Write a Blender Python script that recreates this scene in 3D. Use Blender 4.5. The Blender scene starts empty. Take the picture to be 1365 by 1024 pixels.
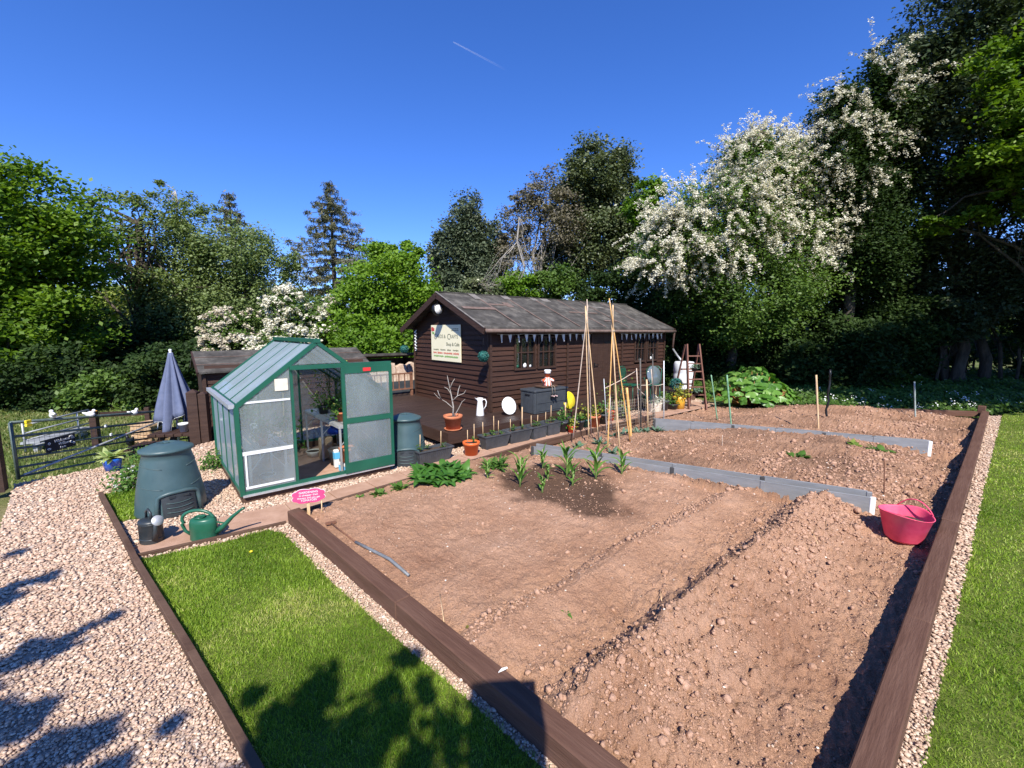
import bpy, math, random
import numpy as np
from mathutils import Vector, Matrix, Quaternion
random.seed(7); RNG = np.random.default_rng(11)
R = math.radians
scene = bpy.context.scene
COL = scene.collection

# ------------------------------------------------------------------ camera geometry (used to read ground positions off the photo)
F_PX = 570.0; CAM_H = 2.1; PITCH = math.atan(71 / 570.0)
def ray(x, y):
    u = (x - 682.5) / F_PX; v = -(y - 512.0) / F_PX
    return u, math.cos(PITCH) + v * math.sin(PITCH), -math.sin(PITCH) + v * math.cos(PITCH)
def P(x, y, z=0.0):                 # point on the level z seen at photo pixel x, y
    d = ray(x, y); t = (z - CAM_H) / d[2]
    return Vector((d[0] * t, d[1] * t, z))
def D(x, y, Y):                     # point at distance Y in front of the viewer
    d = ray(x, y); t = Y / d[1]
    return Vector((d[0] * t, Y, CAM_H + d[2] * t))

# ------------------------------------------------------------------ noise
def _hash(ix, iy, s):
    n = (ix.astype(np.int64) * 374761393 + iy.astype(np.int64) * 668265263 + s * 974634777) & 0x7fffffff
    n = ((n ^ (n >> 13)) * 1274126177) & 0x7fffffff
    return ((n ^ (n >> 16)) & 0xffff) / 65535.0
def vnoise(x, y, s=0):
    ix = np.floor(x); iy = np.floor(y); fx = x - ix; fy = y - iy
    fx = fx * fx * (3 - 2 * fx); fy = fy * fy * (3 - 2 * fy)
    a = _hash(ix, iy, s); b = _hash(ix + 1, iy, s); c = _hash(ix, iy + 1, s); d = _hash(ix + 1, iy + 1, s)
    return (a + (b - a) * fx) * (1 - fy) + (c + (d - c) * fx) * fy - 0.5
def fbm(x, y, f, o=4, s=0, g=0.5):
    r = 0; a = 1.0
    for k in range(o):
        r = r + a * vnoise(x * f, y * f, s + k * 17); f *= 2.03; a *= g
    return r

# ------------------------------------------------------------------ object helpers
def tag(o, label=None, cat=None, group=None, kind=None):
    if label: o['label'] = label
    if cat: o['category'] = cat
    if group: o['group'] = group
    if kind: o['kind'] = kind
    return o
def thing(name, label, cat, loc=(0, 0, 0), rz=0.0, group=None):
    o = bpy.data.objects.new(name, None); COL.objects.link(o)
    o.location = loc; o.rotation_euler = (0, 0, rz); o.empty_display_size = 0.1
    return tag(o, label, cat, group)
def link(name, me, mat=None, parent=None, loc=None, rz=0.0):
    o = bpy.data.objects.new(name, me); COL.objects.link(o)
    if mat is not None and len(me.materials) == 0: me.materials.append(mat)
    if parent is not None: o.parent = parent
    if loc is not None: o.location = loc
    if rz: o.rotation_euler = (0, 0, rz)
    return o
def dup_tree(root, loc=None, rz=None, scale=None):
    c = root.copy(); COL.objects.link(c)
    for ch in list(root.children):
        d = dup_tree(ch); d.parent = c
    if loc is not None: c.location = loc
    if rz is not None: c.rotation_euler = (c.rotation_euler[0], c.rotation_euler[1], rz)
    if scale is not None: c.scale = scale if hasattr(scale, '__len__') else (scale,) * 3
    return c

def mesh_np(name, V, Fc, smooth=False, tone=None):
    """V (n,3); Fc: list of (m,k) index arrays."""
    me = bpy.data.meshes.new(name)
    V = np.ascontiguousarray(V, dtype=np.float32)
    if not isinstance(Fc, (list, tuple)): Fc = [Fc]
    Fc = [np.asarray(f, dtype=np.int32) for f in Fc if len(f)]
    nl = sum(f.size for f in Fc); nf = sum(f.shape[0] for f in Fc)
    me.vertices.add(len(V)); me.vertices.foreach_set('co', V.ravel())
    me.loops.add(nl); me.polygons.add(nf)
    me.loops.foreach_set('vertex_index', np.concatenate([f.ravel() for f in Fc]))
    tot = np.concatenate([np.full(f.shape[0], f.shape[1], dtype=np.int32) for f in Fc])
    st = np.concatenate([[0], np.cumsum(tot)[:-1]]).astype(np.int32)
    me.polygons.foreach_set('loop_start', st)
    if smooth: me.polygons.foreach_set('use_smooth', np.ones(nf, dtype=bool))
    if tone is not None:
        at = me.attributes.new('tone', 'FLOAT', 'POINT'); at.data.foreach_set('value', np.asarray(tone, dtype=np.float32))
    me.update(calc_edges=True)
    return me

class MB:
    """collects simple solids; build() links them as one mesh object."""
    def __init__(s): s.v = []; s.f = []; s.sm = []
    def add(s, vs, fs, smooth=False):
        b = len(s.v); s.v += [tuple(v) for v in vs]
        s.f += [tuple(i + b for i in f) for f in fs]; s.sm += [smooth] * len(fs); return s
    def box(s, c, d, rz=0.0, rot=None, tap=1.0, bev=0.0):
        hx, hy, hz = d[0] / 2, d[1] / 2, d[2] / 2
        if bev > 0:
            bev = min(bev, hx * .9, hy * .9, hz * .9); vs = []
            for z, ins in ((-hz, bev), (-hz + bev, 0), (hz - bev, 0), (hz, bev)):
                x, y = hx - ins, hy - ins; b = bev if ins == 0 else 0.001
                vs += [(-x + b, -y, z), (x - b, -y, z), (x, -y + b, z), (x, y - b, z), (x - b, y, z), (-x + b, y, z), (-x, y - b, z), (-x, -y + b, z)]
            fs = [tuple(range(7, -1, -1)), tuple(range(24, 32))]
            for r in range(3):
                for i in range(8): fs.append((r * 8 + i, r * 8 + (i + 1) % 8, r * 8 + 8 + (i + 1) % 8, r * 8 + 8 + i))
        else:
            vs = [(-hx, -hy, -hz), (hx, -hy, -hz), (hx, hy, -hz), (-hx, hy, -hz), (-hx * tap, -hy * tap, hz), (hx * tap, -hy * tap, hz), (hx * tap, hy * tap, hz), (-hx * tap, hy * tap, hz)]
            fs = [(0, 3, 2, 1), (4, 5, 6, 7), (0, 1, 5, 4), (1, 2, 6, 5), (2, 3, 7, 6), (3, 0, 4, 7)]
        M = rot if rot is not None else Matrix.Rotation(rz, 3, 'Z')
        c = Vector(c)
        return s.add([M @ Vector(v) + c for v in vs], fs)
    def bar(s, a, b, w, h=None, up=(0, 0, 1)):
        a = Vector(a); b = Vector(b); h = w if h is None else h
        d = (b - a); L = d.length
        if L < 1e-6: return s
        x = d / L; u = Vector(up)
        if abs(x.dot(u)) > .98: u = Vector((0, 1, 0))
        y = u.cross(x).normalized(); z = x.cross(y)
        M = Matrix((x, y, z)).transposed()
        return s.box((a + b) / 2, (L, w, h), rot=M)
    def tube(s, pts, r, n=8, cap=True, closed=False):
        pts = [Vector(p) for p in pts]; m = len(pts)
        rs = r if hasattr(r, '__len__') else [r] * m
        vs = []; fs = []; prev = None
        for i, p in enumerate(pts):
            if closed: t = (pts[(i + 1) % m] - pts[i - 1])
            else: t = (pts[min(i + 1, m - 1)] - pts[max(i - 1, 0)])
            t.normalize()
            if prev is None:
                u = Vector((0, 0, 1)) if abs(t.z) < .9 else Vector((1, 0, 0)); a = u.cross(t).normalized()
            else:
                a = prev - t * prev.dot(t)
                a = a.normalized() if a.length > 1e-6 else Vector((1, 0, 0)).cross(t).normalized()
            prev = a; b = t.cross(a)
            for k in range(n):
                th = 2 * math.pi * k / n; vs.append(p + (a * math.cos(th) + b * math.sin(th)) * rs[i])
        for i in range(m if closed else m - 1):
            j = (i + 1) % m
            for k in range(n): fs.append((i * n + k, i * n + (k + 1) % n, j * n + (k + 1) % n, j * n + k))
        if cap and not closed: fs += [tuple(range(n - 1, -1, -1)), tuple((m - 1) * n + k for k in range(n))]
        return s.add(vs, fs, True)
    def lathe(s, prof, n=24, c=(0, 0, 0), sx=1.0, sy=1.0, rot=None, smooth=True):
        vs = []; fs = []; m = len(prof); c = Vector(c)
        for (r, z) in prof:
            for k in range(n):
                th = 2 * math.pi * k / n; v = Vector((r * math.cos(th) * sx, r * math.sin(th) * sy, z))
                vs.append((rot @ v if rot is not None else v) + c)
        for i in range(m - 1):
            for k in range(n): fs.append((i * n + k, i * n + (k + 1) % n, (i + 1) * n + (k + 1) % n, (i + 1) * n + k))
        if prof[0][0] > 1e-4: fs.append(tuple(range(n - 1, -1, -1)))
        if prof[-1][0] > 1e-4: fs.append(tuple((m - 1) * n + k for k in range(n)))
        return s.add(vs, fs, smooth)
    def prism(s, poly, z0, z1, M=None, smooth=False):
        n = len(poly); vs = [Vector((x, y, z0)) for x, y in poly] + [Vector((x, y, z1)) for x, y in poly]
        if M is not None: vs = [M @ v for v in vs]
        fs = [tuple(range(n - 1, -1, -1)), tuple(range(n, 2 * n))] + [(i, (i + 1) % n, n + (i + 1) % n, n + i) for i in range(n)]
        return s.add(vs, fs, smooth)
    def ball(s, c, r, n=12, sq=(1, 1, 1)):
        m = max(6, n // 2); prof = [(r * math.sin(math.pi * i / m), -r * math.cos(math.pi * i / m)) for i in range(m + 1)]
        vs = []; fs = []; c = Vector(c)
        for (a, z) in prof:
            for k in range(n):
                th = 2 * math.pi * k / n; vs.append(Vector((a * math.cos(th) * sq[0], a * math.sin(th) * sq[1], z * sq[2])) + c)
        for i in range(m):
            for k in range(n): fs.append((i * n + k, i * n + (k + 1) % n, (i + 1) * n + (k + 1) % n, (i + 1) * n + k))
        return s.add(vs, fs, True)
    def mesh(s, name):
        me = bpy.data.meshes.new(name); me.from_pydata(s.v, [], s.f)
        me.polygons.foreach_set('use_smooth', s.sm); me.update(); return me
    def build(s, name, mat, parent=None, loc=None, rz=0.0):
        return link(name, s.mesh(name), mat, parent, loc, rz)

# ------------------------------------------------------------------ materials
def new_mat(name):
    m = bpy.data.materials.new(name); m.use_nodes = True; nt = m.node_tree
    b = nt.nodes['Principled BSDF']; return m, nt, b
def N(nt, typ, **kw):
    n = nt.nodes.new(typ)
    for k, v in kw.items():
        if k in n.inputs: n.inputs[k].default_value = v
        else: setattr(n, k, v)
    return n
def ramp(nt, stops):
    r = nt.nodes.new('ShaderNodeValToRGB'); e = r.color_ramp.elements
    while len(e) < len(stops): e.new(0.5)
    for i, (p, c) in enumerate(stops): e[i].position = p; e[i].color = (*c, 1)
    return r
def surf(name, c1, c2=None, rough=0.7, scale=6.0, detail=6.0, bump=0.0, bscale=60.0, stretch=(1, 1, 1), spec=0.4, c3=None, metal=0.0, dist=0.02, coord='Object', lo=.35, hi=.65):
    m, nt, b = new_mat(name); L = nt.links.new
    b.inputs['Roughness'].default_value = rough; b.inputs['Specular IOR Level'].default_value = spec; b.inputs['Metallic'].default_value = metal
    tc = nt.nodes.new('ShaderNodeTexCoord'); mp = nt.nodes.new('ShaderNodeMapping'); mp.inputs['Scale'].default_value = stretch
    L(tc.outputs[coord], mp.inputs[0])
    if c2 is None: b.inputs['Base Color'].default_value = (*c1, 1)
    else:
        n = N(nt, 'ShaderNodeTexNoise', Scale=scale, Detail=detail, Roughness=.62); L(mp.outputs[0], n.inputs['Vector'])
        st = [(lo, c1), (hi, c2)] if c3 is None else [(lo, c1), ((lo + hi) / 2, c2), (hi, c3)]
        r = ramp(nt, st); L(n.outputs['Fac'], r.inputs[0]); L(r.outputs[0], b.inputs['Base Color'])
    if bump > 0:
        n2 = N(nt, 'ShaderNodeTexNoise', Scale=bscale, Detail=5.0, Roughness=.6); L(mp.outputs[0], n2.inputs['Vector'])
        bp = N(nt, 'ShaderNodeBump', Strength=bump, Distance=dist); L(n2.outputs['Fac'], bp.inputs['Height']); L(bp.outputs[0], b.inputs['Normal'])
    return m
def leaf_mat(name, stops, trans=0.35, rough=0.5, spec=0.3):
    m, nt, b = new_mat(name); L = nt.links.new
    at = N(nt, 'ShaderNodeAttribute', attribute_name='tone')
    r = ramp(nt, stops); L(at.outputs['Fac'], r.inputs[0]); L(r.outputs[0], b.inputs['Base Color'])
    b.inputs['Roughness'].default_value = rough; b.inputs['Specular IOR Level'].default_value = spec
    if trans < 0: pass
    elif trans > 0:
        t = nt.nodes.new('ShaderNodeBsdfTranslucent'); g = N(nt, 'ShaderNodeMixRGB', blend_type='MULTIPLY'); g.inputs[0].default_value = 1
        L(r.outputs[0], g.inputs[1]); g.inputs[2].default_value = (1.35, 1.4, .6, 1) if 'leaf' in name or 'grass' in name else (1, .97, .84, 1); L(g.outputs[0], t.inputs['Color'])
        mx = nt.nodes.new('ShaderNodeMixShader'); mx.inputs[0].default_value = trans
        L(b.outputs[0], mx.inputs[1]); L(t.outputs[0], mx.inputs[2]); L(mx.outputs[0], nt.nodes['Material Output'].inputs['Surface'])
    return m
def glass_mat(name, tint, haze, haze_col, streak=0.25, rough=0.08):
    """dusty glazing: clear part, thin white film, reflections."""
    m, nt, b = new_mat(name); L = nt.links.new
    b.inputs['Base Color'].default_value = (*haze_col, 1); b.inputs['Roughness'].default_value = .35
    tr = nt.nodes.new('ShaderNodeBsdfTransparent'); tr.inputs[0].default_value = (*tint, 1)
    gl = nt.nodes.new('ShaderNodeBsdfGlossy'); gl.inputs['Roughness'].default_value = rough
    fr = N(nt, 'ShaderNodeFresnel', IOR=1.5)
    m1 = nt.nodes.new('ShaderNodeMixShader'); L(fr.outputs[0], m1.inputs[0]); L(tr.outputs[0], m1.inputs[1]); L(gl.outputs[0], m1.inputs[2])
    tc = nt.nodes.new('ShaderNodeTexCoord'); mp = nt.nodes.new('ShaderNodeMapping'); mp.inputs['Scale'].default_value = (3.0, 3.0, 1.2); L(tc.outputs['Object'], mp.inputs[0])
    n = N(nt, 'ShaderNodeTexNoise', Scale=1.0, Detail=4.0, Roughness=.5); L(mp.outputs[0], n.inputs['Vector'])
    mr = N(nt, 'ShaderNodeMapRange'); mr.inputs[1].default_value = .25; mr.inputs[2].default_value = .75; mr.inputs[3].default_value = max(0, haze - streak); mr.inputs[4].default_value = min(1, haze + streak)
    L(n.outputs['Fac'], mr.inputs[0])
    tl = nt.nodes.new('ShaderNodeBsdfTranslucent'); tl.inputs[0].default_value = (*haze_col, 1)
    hz = nt.nodes.new('ShaderNodeMixShader'); hz.inputs[0].default_value = .35; L(b.outputs[0], hz.inputs[1]); L(tl.outputs[0], hz.inputs[2])
    m2 = nt.nodes.new('ShaderNodeMixShader'); L(mr.outputs[0], m2.inputs[0]); L(m1.outputs[0], m2.inputs[1]); L(hz.outputs[0], m2.inputs[2])
    L(m2.outputs[0], nt.nodes['Material Output'].inputs['Surface'])
    return m

M = {}
M['brown'] = surf('brown_stained_timber', (.034, .0165, .011), (.058, .030, .020), .62, 3, bump=.35, bscale=14, stretch=(1, 1, 9), spec=.35)
M['brown_h'] = surf('brown_stained_boards', (.030, .0125, .0072), (.066, .029, .0172), .6, 2.2, bump=.5, bscale=22, stretch=(.35, .35, 7), spec=.35, lo=.3, hi=.7)
M['brown_old'] = surf('weathered_brown_timber', (.065, .034, .022), (.13, .078, .052), .8, 3, bump=.5, bscale=18, stretch=(.5, .5, 5), spec=.25)
M['sleeper'] = surf('brown_painted_sleeper', (.078, .038, .025), (.112, .058, .039), .75, 4, bump=.4, bscale=20, stretch=(.4, 4, 4), spec=.2, c3=(.150, .084, .058), lo=.25, hi=.75)
M['deck'] = surf('decking_stain', (.026, .0145, .0105), (.058, .034, .025), .5, 3, bump=.4, bscale=20, stretch=(.4, 4, 4), spec=.5)
M['shade_black'] = surf('painted_shade_black', (.012, .010, .009), rough=.9)  # near black, painted on where only deep shade would be
M['felt'] = surf('roofing_felt', (.046, .043, .039), (.085, .079, .071), .95, 3.5, detail=10, bump=1.0, bscale=60, spec=.1, c3=(.17, .155, .135), lo=.32, hi=.70)
M['felt_pale'] = surf('faded_roofing_felt', (.17, .15, .135), (.24, .225, .205), .95, 8, bump=.7, bscale=120, spec=.15)
M['lap'] = surf('felt_lap_line', (.13, .088, .070), (.19, .14, .12), .9, 12, spec=.2)
M['green_metal'] = surf('green_painted_metal', (.010, .085, .050), (.014, .105, .062), .38, 4, spec=.5)
M['alu'] = surf('bare_aluminium', (.52, .53, .53), (.64, .65, .65), .45, 8, metal=.6)
M['gate_green'] = surf('green_grey_steel', (.065, .095, .082), (.13, .165, .15), .5, 10, metal=.3)
M['galv'] = surf('galvanised_steel', (.36, .37, .37), (.50, .51, .51), .5, 9, metal=.4)
M['wire'] = surf('fence_wire', (.12, .13, .12), rough=.5, metal=.4)
M['net'] = surf('pale_plastic_net', (.42, .36, .28), rough=.7)
M['bin'] = surf('dark_green_plastic', (.036, .070, .076), (.050, .092, .098), .42, 2.2, bump=.06, bscale=60, spec=.45, c3=(.085, .120, .118), lo=.3, hi=.74)
M['bin_pale'] = surf('scuffed_green_plastic', (.05, .085, .085), (.07, .105, .105), .4, 5)
M['bin_dark'] = surf('charcoal_plastic_hatch', (.022, .028, .032), (.036, .043, .047), .5, 8)
M['can_green'] = surf('green_can_plastic', (.012, .090, .048), (.022, .12, .07), .36, 5, spec=.5)
M['can_black'] = surf('black_can_metal', (.018, .024, .027), (.040, .047, .05), .42, 7, spec=.5)
M['white'] = surf('white_enamel', (.75, .74, .70), (.80, .79, .76), .3, 6)
M['white_pl'] = surf('white_plastic', (.66, .68, .66), (.74, .75, .73), .45, 5)
M['cream'] = surf('cream_stone', (.62, .56, .42), (.75, .70, .58), .8, 9, bump=.3)
M['terracotta'] = surf('terracotta', (.42, .135, .060), (.56, .205, .105), .8, 7, bump=.15, bscale=50, spec=.2)
M['orange'] = surf('orange_plastic', (.62, .12, .025), (.70, .155, .04), .45, 5)
M['red_pl'] = surf('red_orange_plastic', (.62, .075, .025), (.68, .10, .035), .45, 5)
M['yellow'] = surf('yellow_plastic', (.80, .62, .02), (.84, .68, .05), .4, 5)
M['yellow_pot'] = surf('yellow_glaze', (.72, .36, .03), (.80, .45, .06), .4, 5)
M['black_pl'] = surf('black_plastic_pot', (.022, .024, .027), (.034, .036, .039), .5, 7)
M['grey_pl'] = surf('grey_plastic_trough', (.045, .050, .056), (.070, .076, .082), .5, 7)
M['chest'] = surf('charcoal_resin', (.040, .046, .053), (.056, .063, .071), .48, 8, bump=.1)
M['board'] = surf('grey_plastic_board', (.17, .175, .18), (.23, .235, .24), .5, 3, bump=.08, bscale=40, stretch=(1, 1, 5))
M['board_dark'] = surf('dark_grey_clip', (.05, .05, .05), rough=.6)
M['blue_glaze'] = surf('blue_glaze', (.010, .085, .42), (.02, .11, .50), .16, 5, spec=.6)
M['pink'] = surf('pink_rubber', (.74, .060, .135), (.84, .095, .175), .55, 5, spec=.3, c3=(.80, .16, .20))
M['pink_paint'] = surf('pink_paint', (.80, .055, .17), (.84, .07, .20), .5, 6)
M['bamboo'] = surf('bamboo_cane', (.52, .34, .17), (.70, .50, .30), .6, 14, stretch=(1, 1, .4))
M['bamboo_old'] = surf('weathered_cane', (.42, .33, .25), (.60, .48, .38), .7, 14)
M['bamboo_gold'] = surf('golden_cane', (.62, .33, .10), (.74, .45, .17), .5, 12)
M['cane_dark'] = surf('dark_stake', (.075, .068, .06), (.13, .12, .105), .8, 20)
M['stake_green'] = surf('green_coated_stake', (.10, .24, .13), (.22, .38, .24), .6, 18)
M['hoe_grey'] = surf('grey_hoe_sleeve', (.13, .14, .145), (.19, .20, .205), .5, 12)
M['stake_grey'] = surf('grey_stake', (.22, .28, .25), (.36, .42, .38), .7, 18)
M['ladder'] = surf('old_red_brown_wood', (.13, .055, .035), (.21, .10, .07), .8, 6, bump=.4, stretch=(1, 1, .3))
M['log'] = surf('split_logs', (.42, .28, .19), (.66, .52, .41), .85, 7, bump=.4, bscale=30)
M['slab'] = surf('pink_paving_slab', (.36, .215, .145), (.46, .29, .205), .9, 5, bump=.35, bscale=90, spec=.2)
M['wicker'] = surf('straw_bale_wood', (.42, .26, .13), (.60, .42, .25), .85, 12, bump=.5)
M['brolly'] = surf('slate_blue_canvas', (.105, .128, .205), (.145, .168, .255), .85, 5, bump=.15, bscale=90, spec=.15)
M['bark'] = surf('dark_bark', (.045, .036, .027), (.11, .092, .072), .9, 7, bump=.9, bscale=26, stretch=(1, 1, .25), spec=.15, dist=.05)
M['bark_pale'] = surf('pale_bark', (.26, .235, .205), (.42, .39, .35), .9, 6, bump=.7, bscale=20, stretch=(1, 1, .3), spec=.15)
M['stem'] = leaf_mat('green_stem', [(0, (.07, .12, .025)), (1, (.16, .24, .06))], .1)
M['soil_pot'] = surf('potting_soil', (.05, .032, .022), (.10, .066, .045), .95, 20, bump=.8, bscale=50)
M['rope'] = surf('string', (.45, .38, .28), rough=.8)
M['red'] = surf('red_plate', (.62, .035, .035), rough=.5)
M['black'] = surf('black_paint', (.010, .010, .011), rough=.4)
M['ink'] = surf('grey_green_lettering', (.13, .14, .09), rough=.6)
M['ink_red'] = surf('red_lettering', (.50, .07, .06), rough=.6)
M['ink_green'] = surf('green_lettering', (.10, .30, .06), rough=.6)
M['ink_white'] = surf('white_lettering', (.80, .80, .78), rough=.6)
M['sign_cream'] = surf('cream_sign_paint', (.80, .74, .50), (.83, .77, .54), .5, 2)
M['chalk'] = surf('blackboard_paint', (.016, .018, .026), (.026, .028, .036), .7, 9)
M['glass_dark'] = glass_mat('window_glass', (.82, .84, .84), .04, (.3, .3, .3), .03, .03)
M['glass_gh'] = glass_mat('dusty_greenhouse_glass', (.94, .98, .97), .23, (.84, .94, .91), .07, .06)
M['glass_side'] = glass_mat('whitewash_sky_tint_glass', (.85, .93, .97), .60, (.58, .70, .76), .05, .05)  # whitewash film, its colour also carrying the blue of the reflected sky
M['glass_roof'] = glass_mat('whitewash_sky_tint_roof_glass', (.85, .93, .97), .50, (.58, .68, .72), .10, .05)  # sky reflection mixed into the whitewash colour here too
M['teal'] = surf('teal_topiary_plastic', (.015, .09, .075), (.03, .16, .13), .6, 30)
M['blue_pl'] = surf('blue_plastic', (.02, .09, .55), rough=.4)
M['cyan_pl'] = surf('pale_blue_card', (.10, .42, .68), rough=.5)
M['rust'] = surf('rusty_iron', (.14, .06, .035), (.22, .105, .06), .85, 15)
M['mirror_glass'] = surf('smoked_glass', (.12, .15, .16), rough=.1, spec=.8)

# ------------------------------------------------------------------ camera, sun and sky
SUN_EL = R(45); SUN_DIR = Vector((0.08, -1.0, 0)).normalized()
cam = bpy.data.cameras.new('camera'); cam.sensor_width = 36.0; cam.lens = 36.0 * F_PX / 1365.0
cam.clip_start = .05; cam.clip_end = 3000
co = bpy.data.objects.new('camera', cam); COL.objects.link(co)
co.location = (0, 0, CAM_H); co.rotation_euler = (math.pi / 2 - PITCH, 0, 0); scene.camera = co
to_sun = Vector((SUN_DIR.x * math.cos(SUN_EL), SUN_DIR.y * math.cos(SUN_EL), math.sin(SUN_EL)))
sl = bpy.data.lights.new('sun', 'SUN'); sl.energy = 4.5; sl.angle = R(.53); sl.color = (1.0, .945, .86)
so = bpy.data.objects.new('sun', sl); COL.objects.link(so); so.location = (0, -20, 30)
so.rotation_euler = (-to_sun).to_track_quat('-Z', 'Y').to_euler()
w = bpy.data.worlds.new('World'); scene.world = w; w.use_nodes = True
nt = w.node_tree; bg = nt.nodes['Background']; sky = nt.nodes.new('ShaderNodeTexSky')
sky.sky_type = 'NISHITA'; sky.sun_disc = False; sky.sun_elevation = SUN_EL
sky.sun_rotation = math.atan2(to_sun.x, to_sun.y)
sky.altitude = 1200; sky.air_density = 1.0; sky.dust_density = 0.1; sky.ozone_density = 5.0
hs = N(nt, 'ShaderNodeHueSaturation', Saturation=1.18, Value=1.0); nt.links.new(sky.outputs[0], hs.inputs['Color']); tn = N(nt, 'ShaderNodeMixRGB', blend_type='MULTIPLY'); tn.inputs[0].default_value = 1; tn.inputs[2].default_value = (.98, .97, 1.36, 1); nt.links.new(hs.outputs[0], tn.inputs[1]); nt.links.new(tn.outputs[0], bg.inputs[0]); bg.inputs[1].default_value = 0.100
vs = scene.view_settings; vs.view_transform = 'Standard'; vs.look = 'None'; vs.gamma = 1; vs.exposure = 0.78
cy = scene.cycles; cy.max_bounces = 6; cy.diffuse_bounces = 3; cy.glossy_bounces = 3; cy.transmission_bounces = 4; cy.transparent_max_bounces = 12
cy.use_denoising = True; cy.caustics_reflective = False; cy.caustics_refractive = False; cy.sample_clamp_indirect = 6
# ================================================================== GROUND, PATHS, SOIL, GRASS
E1 = Vector((math.cos(R(40.8)), math.sin(R(40.8)), 0)); E2 = Vector((-E1.y, E1.x, 0)); BO = Vector((1.54, 1.72, 0))
def bw(s, t, z=0.0): return BO + E1 * s + E2 * t + Vector((0, 0, z))
def st(x, y):
    dx = x - BO.x; dy = y - BO.y
    return dx * E1.x + dy * E1.y, dx * E2.x + dy * E2.y
def inside(px, py, poly):
    c = np.zeros(len(px), dtype=bool); n = len(poly); j = n - 1
    for i in range(n):
        xi, yi = poly[i][0], poly[i][1]; xj, yj = poly[j][0], poly[j][1]
        if yi != yj: c ^= ((yi > py) != (yj > py)) & (px < (xj - xi) * (py - yi) / (yj - yi) + xi)
        j = i
    return c
def sheet(name, poly, z, mat, kind='structure'):
    me = bpy.data.meshes.new(name); me.from_pydata([(p[0], p[1], z) for p in poly], [], [tuple(range(len(poly)))]); me.update()
    if me.polygons[0].normal.z < 0: me.flip_normals()
    return tag(link(name, me, mat), kind=kind)

PATH_F = [tuple(bw(s, t).xy) for s, t in ((-2.50, 4.86), (-1.12, 4.74), (.5, 4.92), (2.8, 5.15), (4.4, 5.15), (6.9, 5.15), (10.0, 5.05))]
BED = [tuple(bw(-.75, 0).xy), tuple(bw(-1.10, 4.66).xy)] + PATH_F[2:] + [tuple(bw(10.4, 3.6).xy), tuple(bw(13.2, 0).xy)]
LAWN_L = [tuple(P(x, y).xy) for x, y in ((178, 748), (300, 723), (358, 707), (378, 712), (402, 735), (440, 775), (560, 880), (620, 930), (740, 1040), (830, 1130), (395, 1130), (345, 1024), (258, 876))]
EDGE_R = [tuple(P(x, y).xy) for x, y in ((1335, 556), (1310, 660), (1280, 800), (1250, 930), (1232, 1024), (1205, 1150))]
LAWN_R = EDGE_R + [(.9, -.6), (18, -2), (24, 8), (17, 11.0), (12.6, 10.75)]
LAWN_S = [tuple(P(x, y).xy) for x, y in ((135, 663), (170, 652), (200, 650), (200, 690), (150, 698))]
GRAVEL = [(-4.8, -2), (-5.2, 3.4)] + [tuple(P(x, y).xy) for x, y in ((0, 705), (20, 645), (140, 622), (195, 622))] + [tuple(bw(s, t).xy) for s, t in ((-1.5, 9.5), (1.5, 9.5), (2, 6.5), (11, 6.5), (10.2, 5.0))] + PATH_F[1:6][::-1] + [tuple(bw(-1.1, 4.7).xy), tuple(bw(-.75, 0).xy), (1.0, -.5), (-.5, -2)]
GRAVEL_R = [tuple(bw(-1.6, .0).xy), tuple(bw(13.4, 0).xy), (12.2, 10.5)] + EDGE_R + [(1.0, .3)]
def path_off(d):
    out = []
    for i, (x, y) in enumerate(PATH_F):
        a = Vector(PATH_F[max(i - 1, 0)]); b = Vector(PATH_F[min(i + 1, len(PATH_F) - 1)]); t = (b - a).normalized()
        out.append((x - t.y * d, y + t.x * d))
    return out
SLAB = PATH_F + path_off(.55)[::-1]

def ground_mat():
    m, nt, b = new_mat('rough_grass_ground'); L = nt.links.new
    tc = nt.nodes.new('ShaderNodeTexCoord')
    n1 = N(nt, 'ShaderNodeTexNoise', Scale=.35, Detail=9.0, Roughness=.7); L(tc.outputs['Object'], n1.inputs['Vector'])
    r = ramp(nt, [(.3, (.055, .085, .018)), (.47, (.10, .14, .03)), (.6, (.20, .19, .075)), (.72, (.30, .25, .13))]); L(n1.outputs['Fac'], r.inputs[0]); L(r.outputs[0], b.inputs['Base Color'])
    n2 = N(nt, 'ShaderNodeTexNoise', Scale=30.0, Detail=6.0, Roughness=.7); L(tc.outputs['Object'], n2.inputs['Vector'])
    bp = N(nt, 'ShaderNodeBump', Strength=.8, Distance=.05); L(n2.outputs['Fac'], bp.inputs['Height']); L(bp.outputs[0], b.inputs['Normal'])
    b.inputs['Roughness'].default_value = .95; b.inputs['Specular IOR Level'].default_value = .1
    return m
g = 900.0
def gz(x, y):                            # the land falls away beyond the gate and the greenhouse
    u = (-.53 * (x + 6.3) + .85 * (y - 6.1) - .1) / 1.1
    u = min(max(u, 0), 1); return -.10 - .5 * u * u * (3 - 2 * u)
gx = np.concatenate([np.linspace(-900, -40, 12)[:-1], np.arange(-40, -14, 2.0), np.arange(-14, 4, .3), np.arange(4, 40, 3.0), np.linspace(40, 900, 12)])
gy = np.concatenate([np.linspace(-300, -20, 8)[:-1], np.arange(-20, 2, 2.0), np.arange(2, 16, .3), np.arange(16, 60, 4.0), np.linspace(60, 900, 12)])
GX, GY = np.meshgrid(gx, gy, indexing='ij'); gi = np.arange(GX.size).reshape(GX.shape)
GZ = np.vectorize(gz)(GX, GY)
tag(link('ground', mesh_np('ground', np.stack([GX.ravel(), GY.ravel(), GZ.ravel()], 1), np.stack([gi[:-1, :-1], gi[1:, :-1], gi[1:, 1:], gi[:-1, 1:]], -1).reshape(-1, 4), True), ground_mat()), kind='structure')
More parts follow.
